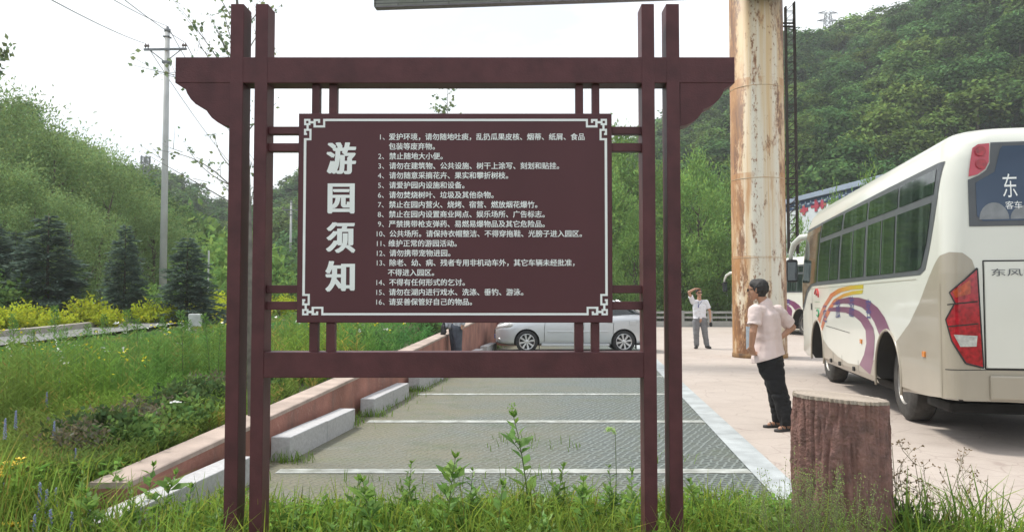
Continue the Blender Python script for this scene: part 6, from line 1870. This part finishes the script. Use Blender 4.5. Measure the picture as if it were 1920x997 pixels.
x, y = verge_pts(8000, 3.4, 5.75); k = len(x); z = ground_z(x, y)
th = r.uniform(0, 6.28, k); h = .03+.24*r.random(k)*np.clip((5.9-y)/1.2, .3, 1); d = np.stack([np.cos(th), np.sin(th), .25*r.normal(size=k)], -1)
Lv.add(np.stack([x, y, z+h], -1), d, np.stack([.3*r.normal(size=k), .3*r.normal(size=k), np.ones(k)], -1), .045+.05*r.random(k), .018+.03*r.random(k), np.stack([.8+.35*r.random(k), np.full(k, 1.05), np.full(k, .8)], -1)*(.35+1.1*r.random((k, 1))**1.3), .15)
tag(Lv.build('verge_weeds', m_meadow), 'low leafy weeds mixed into the verge grass', 'weeds', kind='stuff')
# short tufts creeping along the wall foot, block ends and bay joints
Lv = Leaves()
y = r.uniform(5.8, 24, 2600); x = xw(y)+.16+np.abs(r.normal(size=2600))*.16; keep = n2(x, y, 1.5, 8.) > .5; x, y = x[keep], y[keep]
x2 = r.uniform(-2.2, 1.6, 900); y2 = r.uniform(5.9, 8.6, 900); kp = n2(x2, y2, 1.8, 18.) > .62; x = np.concatenate([x, x2[kp]]); y = np.concatenate([y, y2[kp]])
for yb in (5.45, 8.2, 10.95, 13.65):
    for e in (-1.02, 1.0):
        n_ = 90; x = np.concatenate([x, xw(yb)+.28+r.normal(size=n_)*.10]); y = np.concatenate([y, yb+e+r.normal(size=n_)*.05])
k = len(x); th = r.uniform(0, 6.28, k); d = np.stack([np.cos(th), np.sin(th), 0*th], -1)
Lv.blades(np.stack([x, y, 0*x], -1), d, .05+.10*r.random(k), .008+0*x, .2+.6*r.random(k), np.array([1.1, 1.0, .8])*(.7+.5*r.random((k, 1))))
tag(Lv.build('creeping_grass', m_grass), 'short tufts of grass creeping along the wall foot and blocks', 'grass', kind='stuff')

# ================================================================ SINGLE PLANTS
m_weedleaf = leaf_mat('weed_leaf', (0.20, 0.34, 0.085), .45, .12, .015)
m_stem = mat('green_stem', (0.10, 0.14, 0.05), .7, var=.3)
m_drystem = mat('dry_stem', (0.24, 0.21, 0.14), .8, var=.3)
m_brownleaf = leaf_mat('dark_reddish_leaves', (0.17, 0.155, 0.105), .3, .15)
m_darkleaf = leaf_mat('dark_green_leaves', (0.105, 0.165, 0.062), .35, .15, 0)
def weed(seed, H, nleaf, ll, lw, name='leafy_weed', m=None, branchy=0, top_seed=False):
    r = np.random.default_rng(seed); root = empty(name); root['h'] = H
    bm = bmesh.new(); Lv = Leaves()
    lean = r.normal(size=2)*.10
    pts = [Vector((lean[0]*H*t*t, lean[1]*H*t*t, H*t)) for t in np.linspace(-.05, 1, 7)]
    add_tube(bm, pts, list(np.linspace(.0055, .002, 7)), 6)
    def stemleaf(p, ax, n0, n1, t0):
        for j in range(n0):
            t = t0+(1-t0)*(j+.5)/n0; a = j*2.4+r.uniform(-.4, .4)
            b = p(t); out = np.array([math.cos(a), math.sin(a), .35+.6*t+.2*r.normal()])
            s = (1.1-.72*t)
            Lv.add([b], [out], [np.array([0, 0, 1.])+.25*r.normal(size=3)], ll*s*r.uniform(.8, 1.2), lw*s*r.uniform(.8, 1.2), tints(1, (1, 1, 1), .25, .12, r), .18)
    f = lambda t: np.array([lean[0]*H*t*t, lean[1]*H*t*t, H*t])
    stemleaf(f, 0, nleaf, 0, .18)
    for b in range(branchy):
        t = r.uniform(.3, .8); a = r.uniform(0, 6.28); l = H*.4*(1.1-t); s0 = f(t); e = s0+np.array([math.cos(a)*l*.6, math.sin(a)*l*.6, l*.8])
        add_tube(bm, [tuple(s0), tuple(e)], [.003, .0012], 5)
        stemleaf(lambda q_: s0+(e-s0)*q_, 0, max(5, nleaf//3), 0, .2)
    n = 10; Lv.add(np.tile(f(1), (n, 1))-[0, 0, .01], unit(rand_dirs(n, r)*.6+[0, 0, 1]), rand_dirs(n, r), ll*.30, lw*.22, tints(n, (1.1, 1.1, .9), .2, .1, r))
    obj('stem', bm, m_stem, root)
    Lv.build('leaves', m or m_weedleaf, root)
    if top_seed:
        L2 = Leaves(); n = 36; t = r.random(n); L2.add(f(1)+np.stack([.012*r.normal(size=n), .012*r.normal(size=n), .075*t], -1), rand_dirs(n, r), rand_dirs(n, r), .014, .01, (1.6, 1.5, 1.4)); L2.build('seed_head', m_meadow, root)
    return root
wp = [weed(201, .60, 20, .17, .060, branchy=2), weed(202, .60, 17, .18, .082, branchy=3), weed(203, .60, 26, .13, .050, branchy=4), weed(204, .6, 15, .20, .10)]
tall = weed(205, .70, 17, .17, .075, branchy=1, top_seed=True)
p, h = plant_at(992, 782, 4.95, 0.0)
place(tall, True, p, h, .6, 'tallest leafy weed with pale seed head in front of the parking bays', 'weed')
used = set()
spec = [(838, 862, 4.6, 1, 'leafy weed in the verge under the middle of the bottom rail'), (878, 880, 4.75, 2, 'bushy weed just left of the tall seed-headed one'), (1042, 868, 4.9, 0, 'leafy weed just right of the tall seed-headed one'),
        (660, 900, 4.5, 3, 'broad leaved weed low in the verge below the second block'), (700, 905, 4.4, 1, 'broad leaved weed between the low verge weed and the middle'), (765, 868, 4.9, 2, 'fine leaved weed in front of the nearest white bay line'),
        (930, 905, 4.3, 3, 'broad leaved weed at the foot of the tall seed-headed one'), (1090, 893, 4.6, 1, 'leafy weed left of the right inner post'), (1150, 875, 4.9, 2, 'bushy bright weed against the right inner post'),
        (1185, 890, 4.6, 0, 'upright weed touching the right inner post'), (1310, 905, 4.8, 1, 'leafy weed right of the outer right post'), (1400, 920, 4.7, 2, 'low bushy weed between outer right post and the stump'),
        (560, 935, 4.5, 2, 'low weed beside the inner left post'), (620, 945, 4.3, 0, 'low leafy weed near the inner left post'), (300, 890, 4.7, 1, 'leafy weed in front of the red wall end'),
        (350, 915, 4.5, 3, 'broad leaved weed at the outer left post'), (245, 905, 4.5, 2, 'bushy weed where the red wall meets the verge'), (395, 930, 4.4, 0, 'low weed tight against the outer left post'),
        (180, 925, 4.3, 1, 'leafy weed among the blue flower spikes'), (150, 880, 4.9, 2, 'tall bushy weed hiding the near end of the red wall'), (205, 868, 5.1, 0, 'tall upright weed right by the near end of the red wall'), (275, 872, 5.0, 3, 'broad leaved weed in front of the nearest granite block'), (1225, 930, 4.5, 3, 'low broad leaved weed between the paired right posts'), (1010, 930, 4.2, 2, 'low bushy weed at the bottom edge below the tall one'), (800, 945, 4.2, 0, 'low weed at the bottom edge near the middle')]
for px, yt, D, v, lab in spec:
    p, h = plant_at(px, yt, D); p, h = (p, h) if h > .12 else (p, .15)
    place(wp[v], v not in used, p, h, random.uniform(0, 6.28), lab, 'weed', 'leafy weeds along the verge'); used.add(v)
# drooping foxtail grass head
p, h = plant_at(1152, 802, 4.9, 0.0)
fx = tag(empty('foxtail_grass', p), 'single foxtail grass stalk with drooping pale head by the right posts', 'grass stalk')
obj('stem', tube([(0, 0, 0), (.01, 0, h*.6), (.005, 0, h*.95), (-.02, 0, h), (-.045, 0, h-.01)], [.003, .0025, .002, .002, .0015], 5), m_stem, fx)
Lv = Leaves(); n = 160; t = r.random(n); c = np.stack([.005-.05*t, 0*t, h*.95+.03*np.sin(t*2.6)], -1)+r.normal(size=(n, 3))*.005
Lv.add(c, rand_dirs(n, r), rand_dirs(n, r), .016, .005, (3.4, 2.6, 4.2)); Lv.build('seed_head', m_meadow, fx)

# tall thin meadow stalks one can tell apart
def stalk(seed, H=1.0):
    r = np.random.default_rng(seed); root = empty('tall_stalk'); root['h'] = H
    ln = r.normal(size=2)*.06
    f = lambda t: np.stack([ln[0]*t*t, ln[1]*t*t, H*t], -1)
    obj('stem', tube([tuple(f(np.array(t))) for t in np.linspace(-.03, 1, 6)], list(np.linspace(.008, .003, 6)), 5), m_stem, root)
    Lv = Leaves(); n = 340; t = .12+.88*r.random(n)**.8; a = r.uniform(0, 6.28, n)
    L0_ = .13*(1.15-t); c = f(t) + np.stack([np.cos(a), np.sin(a), .4+0*a], -1)*(L0_*r.random(n))[:, None]*1.1
    Lv.add(c, np.stack([np.cos(a), np.sin(a), .5+.4*r.random(n)], -1), rand_dirs(n, r), .062, .014, tints(n, (.85, .9, .9), .25, .12, r))
    Lv.build('leaves', m_meadow, root); return root
st = [stalk(301), stalk(302), stalk(303)]; used = set()
spec = [(30, 590, 11, 0, 'at the picture edge'), (105, 575, 12, 1, 'in front of the biggest spruce'), (118, 615, 11.5, 2, 'beside the first, before the path'), (200, 590, 12.5, 0, 'below the pointed spruce'), (240, 582, 12, 1, 'just left of the utility pole line'),
        (262, 600, 10, 2, 'mid meadow below the pole foot'), (310, 595, 13, 0, 'left of the marker stone'), (345, 585, 9.5, 1, 'below the marker stone, dark stemmed'), (358, 600, 10.5, 2, 'crossing the marker stone'), (395, 590, 9.8, 0, 'close to the outer left post'),
        (410, 610, 9.2, 1, 'touching the outer left post'), (292, 640, 9, 2, 'standing over the dark shrubs'), (160, 610, 10, 0, 'mid left before the yellow shrubs'), (60, 620, 9.5, 1, 'near the white blooms'), (545, 585, 14, 2, 'seen in the slot between post and board'), (600, 612, 13, 0, 'under the board by the left struts'), (700, 612, 15, 1, 'under the board before the wall')]
for px, yt, D, v, lab in spec:
    p, h = plant_at(px, yt, D)
    place(st[v], v not in used, p, h, random.uniform(0, 6.28), 'tall thin feathery stalk in the meadow ' + lab, 'stalk', 'tall stalks in the meadow'); used.add(v)

# dark low shrubs on the bank above the wall
dk = [shrub(401, 'bank_shrub', .5, .42, m_brownleaf, 46, 26, .055, .026), shrub(402, 'bank_shrub', .5, .45, m_darkleaf, 50, 24, .085, .045), shrub(403, 'bank_shrub', .55, .42, m_shrubgreen, 46, 24, .09, .05)]
used = set()
spec = [(232, 765, 6.6, 0, 'reddish brown shrub with fine leaves lowest on the bank'), (285, 735, 7.0, 0, 'reddish brown feathery shrub in the middle of the bank'), (330, 720, 7.4, 1, 'dark green shrub just above the wall cap'), (372, 705, 8.0, 1, 'dark green shrub next to the outer left post'),
        (405, 690, 8.6, 0, 'brownish shrub touching the outer left post'), (338, 752, 6.9, 2, 'green leafy shrub hanging over the wall cap'), (180, 800, 6.2, 1, 'dark shrub beyond the end of the wall'), (130, 830, 5.9, 0, 'brownish shrub near the yellow flowers'), (255, 800, 6.2, 2, 'leafy shrub at the wall end'),
        (530, 672, 10.6, 2, 'leafy bright shrub behind the wall between the left posts and rail'), (560, 690, 10.2, 2, 'leafy shrub spilling over the wall under the bottom rail'), (600, 690, 10.8, 1, 'dark leafy shrub under the bottom rail'), (640, 670, 12, 2, 'leafy shrub behind the bottom rail'),
        (680, 628, 14, 1, 'dark green shrub between struts and the person in jeans'), (720, 622, 15, 2, 'green shrub left of the person in jeans'), (760, 615, 16, 0, 'brown tinged shrub left of the person in jeans'), (800, 608, 17, 1, 'dark green shrub right behind the black jacket'), (560, 640, 12, 2, 'green shrub behind the left struts'), (478, 700, 9, 1, 'dark shrub glimpsed between the paired left posts'), (640, 618, 14.5, 2, 'light shrub right of the left struts')]
for px, yt, D, v, lab in spec:
    p, h = plant_at(px, yt, D)
    xmx = float(xw(D))-.30
    if p.x > xmx: p.x = xmx; p.z = float(ground_z(p.x, D)); h = max(.2, at(px, yt, D).z-p.z)
    h = max(h, .34); place(dk[v], v not in used, p, h, random.uniform(0, 6.28), lab, 'shrub', 'low shrubs on the bank', 1.15); used.add(v)

# blue flower spikes, yellow blooms
m_blueflower = mat('blue_petals', (0.27, 0.30, 0.50), .7, var=.3, vscale=30)
m_yelflower = mat('yellow_petals', (0.80, 0.56, 0.02), .6, var=.15)
def spike(seed, H=.45):
    r = np.random.default_rng(seed); root = empty('blue_flower_spike'); root['h'] = H
    obj('stem', tube([(0, 0, -.02), (.008, 0, H*.6), (.0, 0, H)], [.004, .003, .0015], 5), m_stem, root)
    bm = bmesh.new()
    for k in range(30):
        t = k/29; a = k*2.4; z = H*(.60+.40*t); rr = .012*(1.05-.75*t)
        add_ellipsoid(bm, (math.cos(a)*rr, math.sin(a)*rr, z), (.0068, .0068, .0075), None, 6, 4)
    obj('flowers', bm, m_blueflower, root)
    Lv = Leaves(); n = 16; t = r.random(n)*.6; a = r.uniform(0, 6.28, n); Lv.add(np.stack([0*t, 0*t, H*t], -1), np.stack([np.cos(a), np.sin(a), .5+0*a], -1), rand_dirs(n, r), .07, .018, (1, 1, 1)); Lv.build('leaves', m_weedleaf, root)
    return root
fs_ = [spike(501), spike(502)]; used = set()
spec = [(10, 785, 5.6, 0, 'at the picture edge, uppermost'), (8, 905, 4.6, 1, 'at the picture edge, below the yellow blooms'), (75, 905, 4.6, 0, 'tall one near the bottom corner'), (88, 918, 4.6, 1, 'second of the close pair near the bottom corner'), (105, 915, 4.7, 0, 'short one beside the close pair'), (168, 938, 4.5, 1, 'by itself under the red wall end'),
        (95, 955, 4.2, 0, 'low beside the bottom edge'), (135, 960, 4.3, 1, 'low and faded near the small yellow bloom'), (65, 965, 4.2, 0, 'lowest, on the bottom edge'), (112, 705, 8, 1, 'small and distant in the middle meadow'), (88, 735, 7, 0, 'small one half way up the meadow'), (142, 840, 5.4, 1, 'beside the reddish shrub'), (30, 770, 6, 0, 'small one above the yellow blooms'), (102, 790, 5.8, 1, 'pale one left of the reddish shrub')]
for px, yt, D, v, lab in spec:
    p, h = plant_at(px, yt, D); h = min(max(h, .2), .46)
    place(fs_[v], v not in used, p, h, random.uniform(0, 6.28), 'blue flower spike in the meadow, ' + lab, 'flower', 'blue flower spikes'); used.add(v)
def yellow(seed, H=.4, n=7):
    r = np.random.default_rng(seed); root = empty('yellow_flower'); root['h'] = H
    bm = bmesh.new(); bp_ = bmesh.new(); Lv = Leaves()
    for k in range(n):
        x_, y_, z_ = r.normal()*.035, r.normal()*.035, H*r.uniform(.78, 1.0)
        add_tube(bm, [(0, 0, 0), (x_*.6, y_*.6, z_*.7), (x_, y_, z_)], [.003, .0025, .0015], 5)
        for j in range(7):
            a = 2*math.pi*j/7+r.random(); M_ = Matrix.Rotation(a, 4, 'Z') @ Matrix.Rotation(R(-25), 4, 'Y')
            add_ellipsoid(bp_, Vector((x_, y_, z_)) + Vector((math.cos(a)*.018, math.sin(a)*.018, .004)), (.018, .009, .004), M_, 6, 4)
    obj('stem', bm, m_stem, root); obj('petals', bp_, m_yelflower, root)
    n = 24; t = r.random(n)*.8; a = r.uniform(0, 6.28, n); Lv.add(np.stack([0*t, 0*t, H*t], -1), np.stack([np.cos(a), np.sin(a), .4+0*a], -1), rand_dirs(n, r), .08, .022, (1, 1, 1)); Lv.build('leaves', m_weedleaf, root)
    return root
for i, (px, yt, D, n_, lab) in enumerate([(12, 862, 4.9, 10, 'clump of bright yellow flowers at the picture edge'), (24, 978, 4.3, 6, 'small clump of yellow flowers on the bottom edge'), (2, 882, 4.7, 6, 'yellow flowers half cut by the picture edge')]):
    p, h = plant_at(px, yt, D); place(yellow(601+i, max(h, .25), n_), True, p, max(h, .25), 0, lab, 'flower', 'yellow flowers')
# white umbels in the meadow
def umbel(seed):
    r = np.random.default_rng(seed); root = empty('white_flower'); root['h'] = .5
    bm = bmesh.new(); b2_ = bmesh.new(); add_tube(bm, [(0, 0, 0), (0.01, 0, .35)], [.004, .003], 5)
    for k in range(9):
        a = k*2.4; q_ = .075*math.sqrt(k/9); e = (math.cos(a)*q_, math.sin(a)*q_, .5-q_*.3); add_tube(bm, [(0.01, 0, .35), e], .0015, 4)
        add_ellipsoid(b2_, e, (.022, .022, .008), None, 7, 4)
    obj('stem', bm, m_stem, root); obj('flowers', b2_, mat('white_petals', (.72, .74, .70), .7) if 'white_petals' not in bpy.data.materials else bpy.data.materials['white_petals'], root); return root
um = umbel(701); first = True
for px, yt, D, lab in [(15, 718, 8, 'left one of the pair at the picture edge'), (34, 720, 8, 'right one of the pair at the picture edge'), (145, 648, 13, 'near the path below the pointed spruce'), (192, 652, 12.5, 'upper one in the middle meadow'), (202, 660, 12, 'lower one in the middle meadow'), (332, 642, 12, 'below the marker stone'), (368, 663, 11, 'by the outer left post'), (328, 760, 6.8, 'among the dark bank shrubs'), (150, 678, 10, 'low in the middle of the meadow'), (22, 735, 7.5, 'just under the pair at the picture edge')]:
    p, h = plant_at(px, yt, D); h = min(max(h, .3), .75); place(um, first, p, h, 0, 'white flat flower head ' + lab, 'flower', 'white flower heads'); first = False

# wispy seed grass in front of the stump, dry twiggy weed at the right
def wisp(seed, H, n=26, sp_=.16):
    r = np.random.default_rng(seed); root = empty('seed_grass'); root['h'] = H
    bm = bmesh.new(); Lv = Leaves()
    for k in range(n):
        a = r.uniform(0, 6.28); l = sp_*r.random()**.6; h = H*r.uniform(.6, 1); b = np.array([math.cos(a)*l*.3, math.sin(a)*l*.3, 0]); e = np.array([math.cos(a)*l, math.sin(a)*l, h])
        add_tube(bm, [tuple(b), tuple((b+e)/2+[0, 0, h*.08]), tuple(e)], [.0018, .0013, .0007], 4)
        m_ = 60; t = .58+.42*r.random(m_); w_ = .038*(1.25-t)
        Lv.add(b+(e-b)*t[:, None]+r.normal(size=(m_, 3))*w_[:, None], unit(rand_dirs(m_, r)+[0, 0, .6]), rand_dirs(m_, r), .012, .0045, tints(m_, (1.75, 1.35, 1.7), .3, .1, r))
    obj('stems', bm, m_drystem, root); Lv.build('seed_head', m_meadow, root); return root
for i, (px, yt, D, n_, lab) in enumerate([(1500, 838, 4.0, 20, 'pale wispy seed grass against the left side of the stump'), (1555, 868, 3.95, 30, 'wide wispy seed grass in front of the stump'), (1590, 880, 4.0, 18, 'wispy seed grass at the middle of the stump foot'), (1460, 868, 4.15, 16, 'wispy seed grass just left of the stump'), (1400, 895, 4.4, 12, 'wispy seed grass halfway between posts and stump')]):
    p, h = plant_at(px, yt, D); place(wisp(801+i, max(h, .3), n_, .2), True, p, max(h, .3), 0, lab, 'seed grass', 'wispy seed grass by the stump')
def twiggy(seed, ends, origin, label):
    r = np.random.default_rng(seed); O = Vector(origin); root = tag(empty('dry_weed', O), label, 'dry weed')
    bm = bmesh.new(); Lv = Leaves()
    def grow(a, b, r0, depth):
        a, b = Vector(a), Vector(b); L_ = (b-a).length; mid = (a+b)/2+Vector(r.normal(size=3))*L_*.08
        add_tube(bm, [a, mid, b], [r0, r0*.8, r0*.5], 4)
        Lv.add([tuple(b)]*3, rand_dirs(3, r), rand_dirs(3, r), .016, .010, (1.25, 1.0, .8))
        if depth:
            for k in range(5):
                t = r.uniform(.3, .95); p = a.lerp(b, t); d_ = (b-a).normalized()+Vector(r.normal(size=3))*.75; grow(p, p+d_.normalized()*L_*r.uniform(.25, .42), r0*.6, depth-1)
    for e in ends: grow((0, 0, 0), Vector(e)-O, .0036, 2)
    obj('twigs', bm, m_drystem, root); Lv.build('leaves', m_brownleaf, root)
D_ = 4.55
twiggy(901, [at(1715, 862, D_), at(1770, 915, D_+.2), at(1850, 900, D_), at(1885, 965, D_-.1), at(1800, 880, D_+.3), at(1740, 930, D_-.2), at(1820, 960, D_)], (at(1762, 1000, D_).x, D_, 0.0), 'dry twiggy weed spreading over the pale yard right of the stump')
twiggy(902, [at(1672, 830, 4.6), at(1685, 885, 4.6), at(1700, 905, 4.7), at(1668, 870, 4.5)], (at(1680, 1000, 4.6).x, 4.6, 0.0), 'thin dry weed tight against the right side of the stump')
for i, (px, yt, D, lab) in enumerate([(1690, 930, 4.45, 'dark tufted weed at the right foot of the stump'), (1725, 945, 4.4, 'green tufted weed beside the dry twiggy one'), (1480, 935, 4.5, 'leafy tuft at the left foot of the stump')]):
    p, h = plant_at(px, yt, D); place(shrub(950+i, 'tufted_weed', max(h, .2), .2, (m_darkleaf, m_weedleaf, m_weedleaf)[i], 34, 18, .05, .018), True, p, max(h, .2), 0, lab, 'weed')
